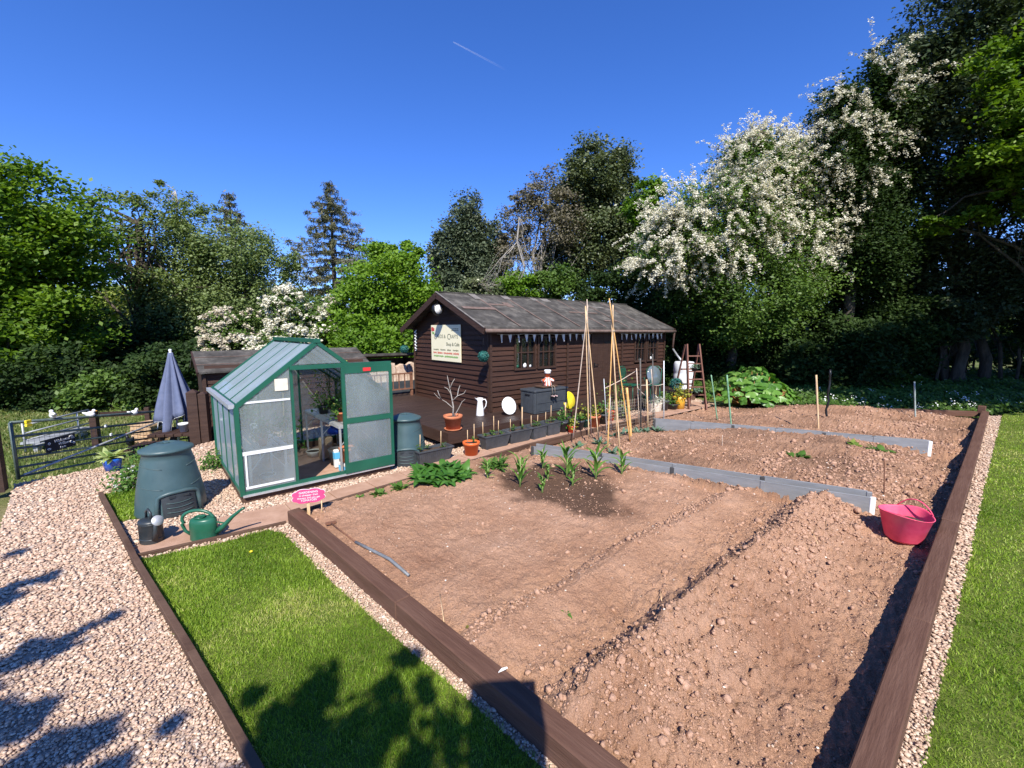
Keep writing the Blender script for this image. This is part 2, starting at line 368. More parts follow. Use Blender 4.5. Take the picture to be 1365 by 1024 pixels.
M['gravel_base'] = surf('gravel_bed', (.40, .28, .21), (.52, .385, .29), .95, 90, bump=1.0, bscale=75, spec=.1, dist=.02, c3=(.62, .49, .38))
sheet('gravel', GRAVEL, -.004, M['gravel_base']); sheet('gravel', GRAVEL_R, -.006, M['gravel_base'])
M['turf'] = surf('turf_base', (.075, .105, .018), (.14, .17, .035), .95, 9, bump=.8, bscale=80, spec=.1)
sheet('lawn', LAWN_L, .004, M['turf']); sheet('lawn', LAWN_R, .004, M['turf']); sheet('lawn', LAWN_S, .004, M['turf'])
# paving slabs of the narrow path
pv = MB(); r_ = random.Random(3)
PB = path_off(.55)
for i in range(len(PATH_F) - 1):
    a0 = Vector(PATH_F[i]); a1 = Vector(PATH_F[i + 1]); b0 = Vector(PB[i]); b1 = Vector(PB[i + 1]); n = max(1, round((a1 - a0).length / .6))
    for k in range(n):
        u0 = k / n + .006; u1 = (k + 1) / n - .006; z = .012 + r_.uniform(-.003, .004)
        q = [a0.lerp(a1, u0), a0.lerp(a1, u1), b0.lerp(b1, u1), b0.lerp(b1, u0)]
        vs_ = [(p.x, p.y, -.02) for p in q] + [(p.x, p.y, z + r_.uniform(-.002, .002)) for p in q]
        pv.add(vs_, [(4, 5, 6, 7), (0, 1, 5, 4), (1, 2, 6, 5), (2, 3, 7, 6), (3, 0, 4, 7)])
tag(pv.build('paving', M['slab']), kind='structure')

# ---------------------------------------------------------------- soil of the vegetable bed
def board_s(k, t):                       # where the two plastic boards cross the bed
    return (3.91 + (2.18 - 3.91) * (t - .55) / 3.84) if k == 1 else (7.8 + (5.5 - 7.8) * (t - .43) / 3.86)
def soil_h(x, y, fine=True):
    x = np.asarray(x, dtype=float); y = np.asarray(y, dtype=float); s, t = st(x, y)
    wob = .10 * fbm(s, t, .9, 2, 5); tt = t + wob
    pf = np.interp(tt, [-.2, .25, .45, .82, .95, 1.06, 1.2, 1.42, 1.72, 1.80, 1.95, 2.5, 3.8, 4.6, 6], [-.05, -.04, .0, .22, .305, .21, .085, .10, .195, .17, .085, .13, .16, .10, .05])
    endf = np.clip((s + 1.05) / .5, 0, 1); pf = np.where(tt < 1.4, -.02 + (pf + .02) * (.45 + .55 * endf), pf)
    pf = pf - .05 * np.clip(1 - np.abs(s - (-.78 - .08 * t)) / .35, 0, 1)
    b1 = board_s(1, t); b2 = board_s(2, t)
    pf = pf - .085 * np.clip(1 - (b1 - s) / .55, 0, 1) * np.clip((2.6 - tt) / .5, 0, 1) * np.clip(pf / .1, 0, 1)
    pm = np.interp(tt, [-.2, .4, .75, 1.3, 3.0, 4.0, 4.6, 5.2], [-.05, -.04, .07, .14, .14, .10, .04, -.02]) + .03 * np.sin(s * 3.1)
    pk = np.interp(tt, [-.2, .3, .8, 1.6, 3.0, 3.7, 4.3, 5.2], [-.03, .0, .09, .16, .15, .07, -.02, -.05]) + .045 * np.sin((s - b2) * 3.4) * np.clip((4.2 - tt), 0, 1)
    h = np.where(s < b1, pf, np.where(s < b2, pm, pk))
    h = h + .035 * fbm(x, y, 1.7, 3, 21) * np.where(s > b1, np.clip((4.8 - t), .15, 1), 1)
    if fine:
        rough = .55 + 1.15 * np.clip(1 - np.abs(tt - .75) / .9, 0, 1) + .5 * np.clip(1 - np.abs(tt - 1.85) / .16, 0, 1); rough = np.where(s > b1, 1.15, rough)
        c1 = fbm(x, y, 9, 3, 33); h = h + rough * .030 * c1
        cl = np.abs(fbm(x + .02 * c1, y, 19, 3, 41)); c3 = np.abs(fbm(x + .03 * c1, y + .5, 38, 2, 51)); h = h + rough * .050 * (cl - .2) + rough * .034 * (c3 - .18)
        h = h + rough * .009 * fbm(x, y, 70, 2, 61)
    return h
def sh(x, y): return float(soil_h(np.array([x]), np.array([y]), False)[0])
ss = [-1.3]
while ss[-1] < 13.6: ss.append(ss[-1] + max(.0115, .0062 * math.hypot(*(BO + E1 * ss[-1] + E2 * 1.2).xy)))
ss = np.array(ss); ts = np.concatenate([np.arange(0.0, 2.6, .0125), np.arange(2.6, 5.3, .02)])
S, T = np.meshgrid(ss, ts, indexing='ij'); X = BO.x + E1.x * S + E2.x * T; Y = BO.y + E1.y * S + E2.y * T
BEDX = BED
ins = inside(X.ravel(), Y.ravel(), BEDX).reshape(X.shape)
Z = soil_h(X, Y)
n0, n1 = X.shape; idx = np.arange(n0 * n1).reshape(n0, n1)
Q = np.stack([idx[:-1, :-1], idx[1:, :-1], idx[1:, 1:], idx[:-1, 1:]], -1).reshape(-1, 4)
keep = ins.ravel()[Q].any(1); Q = Q[keep]; used = np.unique(Q); remap = np.full(n0 * n1, -1); remap[used] = np.arange(len(used))
V = np.stack([X.ravel(), Y.ravel(), Z.ravel()], 1)[used]
def soil_mat():
    m, nt, b = new_mat('tilled_red_soil'); L = nt.links.new
    tc = nt.nodes.new('ShaderNodeTexCoord')
    n1 = N(nt, 'ShaderNodeTexNoise', Scale=1.3, Detail=10.0, Roughness=.68); L(tc.outputs['Object'], n1.inputs['Vector'])
    r = ramp(nt, [(.30, (.37, .20, .122)), (.5, (.475, .278, .176)), (.70, (.57, .352, .236))]); L(n1.outputs['Fac'], r.inputs[0])
    at = N(nt, 'ShaderNodeAttribute', attribute_name='tone')
    mx = N(nt, 'ShaderNodeMixRGB', blend_type='MIX'); L(at.outputs['Fac'], mx.inputs[0]); L(r.outputs[0], mx.inputs[1]); mx.inputs[2].default_value = (.105, .062, .042, 1)
    v = N(nt, 'ShaderNodeTexNoise', Scale=140.0, Detail=3.0, Roughness=.6); L(tc.outputs['Object'], v.inputs['Vector'])
    r2 = ramp(nt, [(.35, (.72, .70, .68)), (.55, (1, 1, 1)), (.75, (1.25, 1.25, 1.22))]); L(v.outputs['Fac'], r2.inputs[0])
    mu = N(nt, 'ShaderNodeMixRGB', blend_type='MULTIPLY'); mu.inputs[0].default_value = 1; L(mx.outputs[0], mu.inputs[1]); L(r2.outputs[0], mu.inputs[2]); L(mu.outputs[0], b.inputs['Base Color'])
    n3 = N(nt, 'ShaderNodeTexNoise', Scale=55.0, Detail=7.0, Roughness=.7); L(tc.outputs['Object'], n3.inputs['Vector'])
    bp = N(nt, 'ShaderNodeBump', Strength=1.0, Distance=.03); L(n3.outputs['Fac'], bp.inputs['Height']); L(bp.outputs[0], b.inputs['Normal'])
    b.inputs['Roughness'].default_value = .97; b.inputs['Specular IOR Level'].default_value = .08
    return m
M['soil'] = soil_mat()
DAMP = P(745, 645, .13)
def damp(x, y):  # wet soil mask, with painted furrow shade included
    s, t = st(x, y); s0, t0 = st(DAMP.x, DAMP.y)
    d = np.sqrt(((s - s0) / .78) ** 2 + ((t - t0) / 1.15) ** 2) + .55 * fbm(x, y, 2.2, 4, 77)
    a = np.clip((1.05 - d) / .28, 0, 1) * .9
    b1 = board_s(1, t); a2 = np.where(s > b1, .32 + .5 * fbm(x, y, 1.6, 3, 91), 0)
    furrow_shade = np.clip(1 - np.abs(t - 1.1) / .10, 0, 1) * (s < b1) * .35  # shaded face of the furrow darkened in the colour, besides the damp
    return np.clip(np.maximum(np.maximum(a, a2), furrow_shade), 0, 1)
soil = tag(link('soil', mesh_np('soil', V, remap[Q], True, damp(V[:, 0], V[:, 1])), M['soil']), kind='structure')

# ---------------------------------------------------------------- loose stuff: clods, stones, grass blades
def ico():
    t = (1 + 5 ** .5) / 2
    v = np.array([(-1, t, 0), (1, t, 0), (-1, -t, 0), (1, -t, 0), (0, -1, t), (0, 1, t), (0, -1, -t), (0, 1, -t), (t, 0, -1), (t, 0, 1), (-t, 0, -1), (-t, 0, 1)]) / math.sqrt(1 + t * t)
    f = np.array([(0, 11, 5), (0, 5, 1), (0, 1, 7), (0, 7, 10), (0, 10, 11), (1, 5, 9), (5, 11, 4), (11, 10, 2), (10, 7, 6), (7, 1, 8), (3, 9, 4), (3, 4, 2), (3, 2, 6), (3, 6, 8), (3, 8, 9), (4, 9, 5), (2, 4, 11), (6, 2, 10), (8, 6, 7), (9, 8, 1)])
    return v, f
def rot_mats(n, rng):
    q = rng.normal(size=(n, 4)); q /= np.linalg.norm(q, axis=1)[:, None]; w_, x, y, z = q.T
    return np.stack([1 - 2 * (y * y + z * z), 2 * (x * y - z * w_), 2 * (x * z + y * w_), 2 * (x * y + z * w_), 1 - 2 * (x * x + z * z), 2 * (y * z - x * w_), 2 * (x * z - y * w_), 2 * (y * z + x * w_), 1 - 2 * (x * x + y * y)], 1).reshape(n, 3, 3)
def stones(name, pos, size, mat, flat=.65, smooth=True, jit=.28, kind='stuff', rng=RNG):
    v, f = ico(); n = len(pos)
    vv = v[None] * (1 + rng.uniform(-jit, jit, (n, 12, 1))) * (rng.uniform(.65, 1.35, (n, 1, 3)))
    vv = np.einsum('nij,nkj->nki', rot_mats(n, rng), vv); vv[:, :, 2] *= flat
    vv = vv * size[:, None, None] + pos[:, None, :]
    ff = f[None] + (np.arange(n) * 12)[:, None, None]
    return tag(link(name, mesh_np(name, vv.reshape(-1, 3), ff.reshape(-1, 3), smooth, np.repeat(rng.uniform(0, 1, n), 12)), mat), kind=kind)
def scatter(poly, dens, n_try, rng=RNG, excl=()):
    a = np.array([p[:2] for p in poly]); lo, hi = a.min(0), a.max(0)
    p = rng.uniform(lo, hi, (n_try, 2)); area = np.prod(hi - lo)
    k = inside(p[:, 0], p[:, 1], poly)
    for e in excl: k &= ~inside(p[:, 0], p[:, 1], e)
    p = p[k]; d = np.hypot(p[:, 0], p[:, 1])
    px = np.abs(p[:, 0]) / np.maximum(p[:, 1], .01)           # only what the photo looks at
    vis = (p[:, 1] > .6) & (px < 1.75)
    pr_ = np.minimum(1, dens(d) * area / n_try)
    return p[vis & (rng.uniform(size=len(p)) < pr_)]

def stone_mat(name, cols):
    m, nt, b = new_mat(name); at = N(nt, 'ShaderNodeAttribute', attribute_name='tone'); r = ramp(nt, cols); nt.links.new(at.outputs['Fac'], r.inputs[0])
    tc = nt.nodes.new('ShaderNodeTexCoord'); n = N(nt, 'ShaderNodeTexNoise', Scale=90.0, Detail=3.0); nt.links.new(tc.outputs['Object'], n.inputs['Vector'])
    r2 = ramp(nt, [(.3, (.8, .78, .76)), (.7, (1.12, 1.1, 1.08))]); nt.links.new(n.outputs['Fac'], r2.inputs[0])
    mu = N(nt, 'ShaderNodeMixRGB', blend_type='MULTIPLY'); mu.inputs[0].default_value = 1; nt.links.new(r.outputs[0], mu.inputs[1]); nt.links.new(r2.outputs[0], mu.inputs[2]); nt.links.new(mu.outputs[0], b.inputs['Base Color'])
    b.inputs['Roughness'].default_value = .8; b.inputs['Specular IOR Level'].default_value = .25
    return m
M['gravel_stones'] = stone_mat('pale_pink_gravel', [(0, (.40, .265, .19)), (.2, (.48, .335, .24)), (.5, (.54, .395, .29)), (.85, (.60, .46, .345)), (1, (.70, .60, .48))])
GHF = Vector((-3.28, 5.00, 0)); gh1 = Vector((math.cos(R(40.8)), math.sin(R(40.8)), 0)); gh2 = Vector((-gh1.y, gh1.x, 0))
GH_POLY = [GHF, GHF + gh1 * 1.9, GHF + gh1 * 1.9 + gh2 * 2.6, GHF + gh2 * 2.6]
ex = (BED, LAWN_L, LAWN_R, SLAB, LAWN_S, GH_POLY)
gd = lambda d: 6400 * np.minimum(1, (2.6 / d)) ** 1.6
p = np.concatenate([scatter(GRAVEL, gd, 3200000, excl=ex), scatter(GRAVEL_R, gd, 1500000, excl=ex)])
d = np.hypot(p[:, 0], p[:, 1]); sz = RNG.uniform(.005, .011, len(p)) * (1 + .5 * (RNG.uniform(size=len(p)) > .93)) * np.clip(d / 3.0, 1, 2.0) ** .8
stones('gravel_stones', np.column_stack([p, RNG.uniform(-.002, .010, len(p))]), sz, M['gravel_stones'])
# clods and crumbs lying on the tilled bed
M['clod'] = surf('soil_clods', (.38, .22, .140), (.54, .34, .235), .97, 30, bump=.8, bscale=70, spec=.08)
p = scatter(BED, lambda d: 6500 * np.minimum(1, (2.5 / d)) ** 1.5, 1800000)
s_, t_ = st(p[:, 0], p[:, 1]); rough = np.maximum(np.clip(1 - np.abs(t_ - .75) / .85, 0, 1), .8 * np.clip(1 - np.abs(t_ - 1.85) / .2, 0, 1))
k = RNG.uniform(size=len(p)) < np.where(s_ < board_s(1, t_), (.30 + .70 * rough), .9) * (.5 + fbm(p[:, 0], p[:, 1], 2.2, 2, 7)).clip(.15, 1)
p = p[k]; rough = rough[k]; d = np.hypot(p[:, 0], p[:, 1])
sz = (RNG.pareto(3.0, len(p)) + 1) * .0033 * (.75 + .85 * rough) * np.clip(d / 3.2, 1, 2.2); sz = np.minimum(sz, .024 + .014 * (d > 5))
stones('soil_clods', np.column_stack([p, soil_h(p[:, 0], p[:, 1]) + sz * .15]), sz, M['clod'], .85, False, .38)
M['pebble'] = stone_mat('pale_pebbles', [(0, (.42, .30, .22)), (.7, (.56, .45, .35)), (1, (.78, .72, .64))])
p = scatter(BED, lambda d: 30 * np.minimum(1, (4 / d)), 30000); d = np.hypot(p[:, 0], p[:, 1])
sz = RNG.uniform(.003, .009, len(p)) * np.clip(d / 4, 1, 1.6)
stones('soil_pebbles', np.column_stack([p, soil_h(p[:, 0], p[:, 1]) + sz * .3]), sz, M['pebble'], .6)

def grass(name, poly, dens, n_try, hgt, wid, mat, excl=(), zf=None):
    p = scatter(poly, dens, n_try, excl=excl); n = len(p); p = p + RNG.normal(size=p.shape) * .013; d = np.hypot(p[:, 0], p[:, 1])
    clump = fbm(p[:, 0], p[:, 1], 5, 3, 13); h = hgt * RNG.uniform(.55, 1.25, n) * (1 + .7 * clump); w = wid * RNG.uniform(.7, 1.3, n) * np.clip(d / 3, 1, 3.2)
    a = RNG.uniform(0, 6.283, n); lean = RNG.uniform(.15, 1.0, n); b = RNG.uniform(0, 6.283, n)
    dx, dy = np.cos(a) * w / 2, np.sin(a) * w / 2; lx, ly = np.cos(b) * lean * h, np.sin(b) * lean * h
    z0 = np.full(n, .0) if zf is None else np.vectorize(zf)(p[:, 0], p[:, 1]); h0 = h; V = np.zeros((n, 5, 3))
    V[:, 0] = np.stack([p[:, 0] - dx, p[:, 1] - dy, z0], 1); V[:, 1] = np.stack([p[:, 0] + dx, p[:, 1] + dy, z0], 1)
    V[:, 2] = np.stack([p[:, 0] + dx * .8 + lx * .35, p[:, 1] + dy * .8 + ly * .35, z0 + h * .62], 1); V[:, 3] = np.stack([p[:, 0] - dx * .8 + lx * .35, p[:, 1] - dy * .8 + ly * .35, z0 + h * .62], 1)
    V[:, 4] = np.stack([p[:, 0] + lx, p[:, 1] + ly, z0 + h * (1 - .25 * lean)], 1)
    i = np.arange(n)[:, None] * 5
    tone = np.clip(.46 + .75 * fbm(p[:, 0], p[:, 1], 1.3, 5, 3, .62) + RNG.uniform(-.34, .34, n) + .4 * (RNG.uniform(size=n) > .95), 0, 1)
    return tag(link(name, mesh_np(name, V.reshape(-1, 3), [i + np.array([[0, 1, 2, 3]]), i + np.array([[3, 2, 4]])], False, np.repeat(tone, 5)), mat), kind='stuff')
M['grass'] = leaf_mat('mown_grass', [(0, (.130, .225, .022)), (.45, (.240, .365, .036)), (.8, (.36, .48, .065)), (1, (.56, .54, .20))], .45, .45, .25)
M['grass_dry'] = leaf_mat('rough_grass', [(0, (.07, .115, .02)), (.5, (.15, .20, .045)), (1, (.34, .31, .14))], .3)
grass('lawn_grass', LAWN_L, lambda d: 21000 * np.minimum(1, (2.4 / d)) ** .9, 560000, .031, .0034, M['grass'])
grass('lawn_grass', LAWN_R, lambda d: 15000 * np.minimum(1, (2.4 / d)) ** 1.65, 4200000, .031, .0036, M['grass'])
grass('lawn_grass', LAWN_S, lambda d: 6500 + 0 * d, 12000, .032, .004, M['grass'])
FIELD = [(-7.15, 5.9), (-6.3, 6.6), (-5.2, 7.2), (-5.0, 9.5), (-9, 15), (-22, 14), (-14, 7)]
grass('meadow_grass', FIELD, lambda d: 260 + 0 * d, 120000, .08, .007, M['grass_dry'], zf=gz)
# ---------------------------------------------------------------- timber edging: sleepers and boards are things
def timber(name, a, b, w, h, z, mat, label, cat, group, tilt=0):
    a = Vector((a[0], a[1], 0)); b = Vector((b[0], b[1], 0)); d = b - a
    mb = MB(); mb.box((0, 0, h / 2), (d.length - .006, w, h), bev=.008 if h > .1 else .003)
    o = mb.build(name, mat, None, (a + b) / 2 + Vector((0, 0, z)), math.atan2(d.y, d.x))
    jr = random.Random(label); o.rotation_euler[1] = tilt; o.rotation_euler[0] = jr.uniform(-.02, .02) * (h > .1); o.rotation_euler[2] += jr.uniform(-.003, .003)
    return tag(o, label, cat, group)
SG = 'timber sleepers round the bed'
a = Vector((-2.41, 4.515, 0)); b = Vector((1.02, 1.12, 0))
ab = (b - a)
for i, (u0, u1, lb) in enumerate([(0, .47, 'brown timber sleeper edging the bed behind the cut end by the pink sign'), (.47, 1.0, 'brown timber sleeper in front of the bed, crossed by a square shadow')]):
    p0 = a + ab * u0; p1 = a + ab * u1
    timber('sleeper', p0, p1, .13, .15, 0, M['sleeper'], lb, 'sleeper', SG)
# sleepers down the lawn side
RS = [tuple(bw(-.75 + 13.95 * k / 6, 0).xy) for k in range(7)]
RL = ['brown sleeper along the lawn, nearest to the viewer', 'brown sleeper along the lawn, short of the pink tub', 'brown sleeper along the lawn, just beyond the pink tub',
      'brown sleeper along the lawn, level with the end of the far grey board', 'brown sleeper along the lawn, second from the far corner post', 'brown sleeper along the lawn, ending at the far corner post']
for i in range(6):
    p0 = Vector((*RS[i], 0)); p1 = Vector((*RS[i + 1], 0)); nn = Vector(((p1 - p0).y, -(p1 - p0).x, 0)).normalized() * .066
    timber('sleeper', p0 + nn, p1 + nn, .13, .15 , random.Random(i).uniform(-.004, .004), M['sleeper'], RL[i], 'sleeper', SG)
timber('sleeper', bw(13.15, .08), bw(11.8, 1.85), .12, .13, 0, M['sleeper'], 'brown sleeper across the far end of the bed, meeting the corner post', 'sleeper', SG)
timber('sleeper', bw(11.78, 1.88), bw(10.4, 3.7), .12, .12, 0, M['sleeper'], 'brown sleeper across the far end of the bed, beside the rhubarb', 'sleeper', SG)
mb = MB(); mb.box((0, 0, .13), (.14, .14, .26), bev=.01)
tag(mb.build('corner_post', M['sleeper'], None, bw(13.3, 0.0), R(38)), 'short brown post at the far corner of the bed', 'post')
EG = 'thin boards edging paths and lawn'
ED = [tuple(P(x, y).xy) for x, y in ((135, 662), (178, 746), (256, 878), (395, 1130))]
EL = ['thin timber board between gravel drive and small grass patch by the compost bin', 'thin timber board between gravel drive and lawn, from the slab path corner', 'thin timber board between gravel drive and lawn, at the bottom edge']
for i in range(3): timber('edging_board', ED[i], ED[i + 1], .045, .075, -.01, M['brown_old'], EL[i], 'edging board', EG)
timber('edging_board', P(182, 744), P(382, 699), .03, .05, -.012, M['brown_old'], 'thin board between slab path and lawn in front of the watering cans', 'edging board', EG)
PL = ['low board along the slab path beside the pink sign', 'low board along the slab path behind the leafy clump', 'low board along the slab path by the first cane wigwam', 'low board along the slab path by the netting']
pe = path_off(-.02)
for i in range(1, 5): timber('edging_board', pe[i], pe[i + 1], .04, .13, -.02, M['brown_old'], PL[i - 1], 'edging board', EG)
# grey plastic boards across the bed
def plastic_row(name, a, b, n, z0, h, gap, label, cuts):
    a = Vector((*a, 0)); b = Vector((*b, 0)); d = b - a; L_ = d.length
    root = thing(name, label, 'edging', (a.x, a.y, z0), math.atan2(d.y, d.x), 'grey plastic board edging across the bed')
    for row, off in ((0, 0.0), (1, gap)):
        for i in range(n):
            x0 = L_ * i / n; x1 = L_ * (i + 1) / n; mb = MB()
            zz = random.Random(i * 3 + row).uniform(-.012, .008) + .012 * row
            mb.box(((x0 + x1) / 2, off, h / 2 + zz), (x1 - x0 - .03, .018, h), bev=.004)
            mb.box(((x0 + x1) / 2, off, h + zz - .001), (x1 - x0 - .03, .022, .008), bev=.004)
            mb.build('board', M['board'], root)
        for i in range(n + 1):
            mb = MB(); mb.box((L_ * i / n, off, h / 2 - .01), (.055, .034, h + .03), bev=.006)
            mb.build('joiner', M['white_pl'] if i == n and row == 0 else (M['board_dark'] if (i + row) % 2 == 0 else M['board']), root)
    return root
plastic_row('plastic_edging', P(710, 605, .1).xy, (4.10, 4.66), 4, -.02, .24, .19, 'double grey plastic board edging with pink tub at its near end', 0)
plastic_row('plastic_edging', P(872, 566, .1).xy, (7.16, 7.14), 6, -.02, .24, .08, 'grey plastic board edging across the far bed between stakes', 0)
# ================================================================== PLANT BUILDERS
def leafcloud(cen, sig, n_per, size, aspect=.6, up=.3, rng=RNG, tone_c=None, droop=0.0, fold=0.0):
    """rhombic leaves scattered round clump centres; returns verts, quads, tone"""
    cen = np.asarray(cen, float); m = len(cen); sig = np.asarray(sig, float); sig = np.repeat(sig[:, None], 3, 1) if sig.ndim == 1 and len(sig) == m and m != 3 else np.broadcast_to(sig, (m, 3))
    n = m * n_per; c = np.repeat(cen, n_per, 0) + np.clip(rng.normal(size=(n, 3)), -1.6, 1.6) * np.repeat(sig, n_per, 0)
    nr = rng.normal(size=(n, 3)); nr[:, 2] = np.abs(nr[:, 2]) + up * 1.8; nr[:, 1] -= up * 1.3; nr /= np.linalg.norm(nr, axis=1)[:, None]
    a = rng.normal(size=(n, 3)); a[:, 2] -= droop; a -= nr * (a * nr).sum(1)[:, None]; a /= np.linalg.norm(a, axis=1)[:, None] + 1e-9
    b = np.cross(nr, a); L = size * rng.uniform(.6, 1.35, n)[:, None]
    V = np.stack([c - a * L * .5, c + b * L * aspect * .5 - a * L * .05, c + a * L * .5, c - b * L * aspect * .5 - a * L * .05], 1)
    if fold: V[:, [1, 3]] += (nr * L * fold)[:, None]
    tc = rng.uniform(0, 1, m) if tone_c is None else tone_c
    tone = np.clip(np.repeat(tc, n_per) * .6 + rng.uniform(0, .4, n), 0, 1)
    return V.reshape(-1, 3), (np.arange(n)[:, None] * 4 + np.arange(4)), np.repeat(tone, 4)
def join(parts):
    V = []; Fq = []; T = []; o = 0
    for v, f, t in parts: V.append(v); Fq.append(f + o); T.append(t); o += len(v)
    return np.concatenate(V), np.concatenate(Fq), np.concatenate(T)
def blade(p, az, el, L, w, bend=1.2, seg=5, peak=.4, fold=.15, twist=0.0):
    """one arching leaf: strip of seg quads, widest at peak"""
    p = np.array(p, float); V = []; d = L / seg; e = el; side = np.array([-math.sin(az), math.cos(az), 0])
    for i in range(seg + 1):
        u = i / seg; ww = w * (min(u / peak, 1) ** .7 if u < peak else max(0, (1 - u) / (1 - peak)) ** .75)
        ww = max(ww, w * .06 if u < 1 else 0.002)
        h = np.array([math.cos(az) * math.cos(e), math.sin(az) * math.cos(e), math.sin(e)]); nn = np.cross(h, side)
        V += [p + side * ww / 2 - nn * ww * fold, p.copy(), p - side * ww / 2 - nn * ww * fold]; p = p + h * d; e -= bend / seg
    F_ = []
    for i in range(seg):
        k = i * 3; F_ += [(k, k + 1, k + 4, k + 3), (k + 1, k + 2, k + 5, k + 4)]
    return np.array(V), np.array(F_)
def blades(specs, rng, lo=.1, hi=.9):
    ps = []
    for s in specs:
        v, f = blade(*s[0], **s[1]); ps.append((v, f, np.full(len(v), rng.uniform(lo, hi))))
    return join(ps)
def rosette(p, n, L, w, el=(.5, 1.2), bend=1.3, spread=.05, rng=None, peak=.45, fold=.15):
    sp = []
    for i in range(n):
        az = rng.uniform(0, 6.283); r = spread * math.sqrt(rng.uniform(0, 1)); a2 = rng.uniform(0, 6.283)
        sp.append((((p[0] + r * math.cos(a2), p[1] + r * math.sin(a2), p[2]), az, rng.uniform(*el), L * rng.uniform(.65, 1.2), w * rng.uniform(.7, 1.2)), dict(bend=bend * rng.uniform(.6, 1.3), peak=peak, fold=fold)))
    return blades(sp, rng)
M['lf_corn'] = leaf_mat('sweetcorn_leaf', [(0, (.055, .16, .022)), (.6, (.12, .26, .04)), (1, (.22, .34, .08))], .35, .45)
M['lf_dark'] = leaf_mat('broad_dark_leaf', [(0, (.030, .105, .014)), (.6, (.065, .18, .025)), (1, (.12, .25, .045))], .3, .4)
M['lf_mid'] = leaf_mat('mid_green_leaf', [(0, (.04, .11, .015)), (.6, (.09, .19, .03)), (1, (.17, .27, .06))], .35, .5)
M['lf_lime'] = leaf_mat('lime_leaf', [(0, (.12, .20, .03)), (.6, (.22, .30, .055)), (1, (.38, .40, .11))], .35, .5)
M['lf_blue'] = leaf_mat('blue_green_leaf', [(0, (.06, .12, .075)), (.6, (.12, .20, .13)), (1, (.20, .28, .19))], .2, .6)
M['lf_rhub'] = leaf_mat('rhubarb_leaf', [(0, (.055, .15, .018)), (.5, (.11, .25, .035)), (1, (.21, .36, .08))], .3, .38, .4)
M['lf_var'] = leaf_mat('variegated_leaf', [(0, (.14, .24, .06)), (.5, (.34, .42, .14)), (1, (.55, .58, .30))], .3, .5)
M['lf_flower'] = leaf_mat('white_flowers', [(0, (.6, .6, .55)), (1, (.82, .82, .78))], 0, .7)
M['lf_fern'] = leaf_mat('yellow_green_shrub', [(0, (.10, .13, .012)), (.5, (.20, .22, .02)), (1, (.38, .36, .04))], .3, .5)
M['lf_pinkw'] = surf('pale_pink_patch', (.62, .42, .40), rough=.6)
M['lf_white'] = leaf_mat('silver_foliage', [(0, (.36, .42, .32)), (1, (.70, .72, .62))], .2, .6)
M['lf_stemcorn'] = surf('corn_stem', (.16, .26, .06), (.26, .34, .11), .5, 12)
M['lf_stemred'] = surf('rhubarb_stalk', (.30, .07, .04), (.24, .22, .06), .5, 8)
M['lf_teal'] = leaf_mat('teal_plastic_leaf', [(0, (.010, .075, .062)), (1, (.045, .19, .16))], .1)
def stripe_mat():
    m, nt, b = new_mat('red_white_stripes'); tc = nt.nodes.new('ShaderNodeTexCoord'); g = nt.nodes.new('ShaderNodeTexGradient'); g.gradient_type = 'RADIAL'; nt.links.new(tc.outputs['Object'], g.inputs[0])
    k = N(nt, 'ShaderNodeMath', operation='MULTIPLY'); k.inputs[1].default_value = 9; nt.links.new(g.outputs['Fac'], k.inputs[0]); f = N(nt, 'ShaderNodeMath', operation='FRACT'); nt.links.new(k.outputs[0], f.inputs[0]); c = N(nt, 'ShaderNodeMath', operation='GREATER_THAN'); c.inputs[1].default_value = .5; nt.links.new(f.outputs[0], c.inputs[0])
    r = ramp(nt, [(0, (.62, .10, .03)), (1, (.78, .76, .72))]); nt.links.new(c.outputs[0], r.inputs[0]); nt.links.new(r.outputs[0], b.inputs['Base Color']); b.inputs['Roughness'].default_value = .5; return m
M['stripe'] = stripe_mat()
def obj_leaf(name, data, mat, parent=None, loc=None): 
    return link(name, mesh_np(name, *[data[0], data[1], False, data[2]]), mat, parent, loc)
def bush(parent, name, c, r, n_cl, n_per, size, mat, rng, aspect=.6, sig=.18, flat=1.0, up=.3):
    d = rng.normal(size=(n_cl, 3)); d /= np.linalg.norm(d, axis=1)[:, None]; d[:, 2] = np.abs(d[:, 2]) * flat
    cen = d * (rng.uniform(.35, 1, (n_cl, 1)) ** .6) * np.array(r) + np.array(c)
    return obj_leaf(name, leafcloud(cen, np.full(n_cl, sig * max(r)), n_per, size, aspect, up, rng), mat, parent)

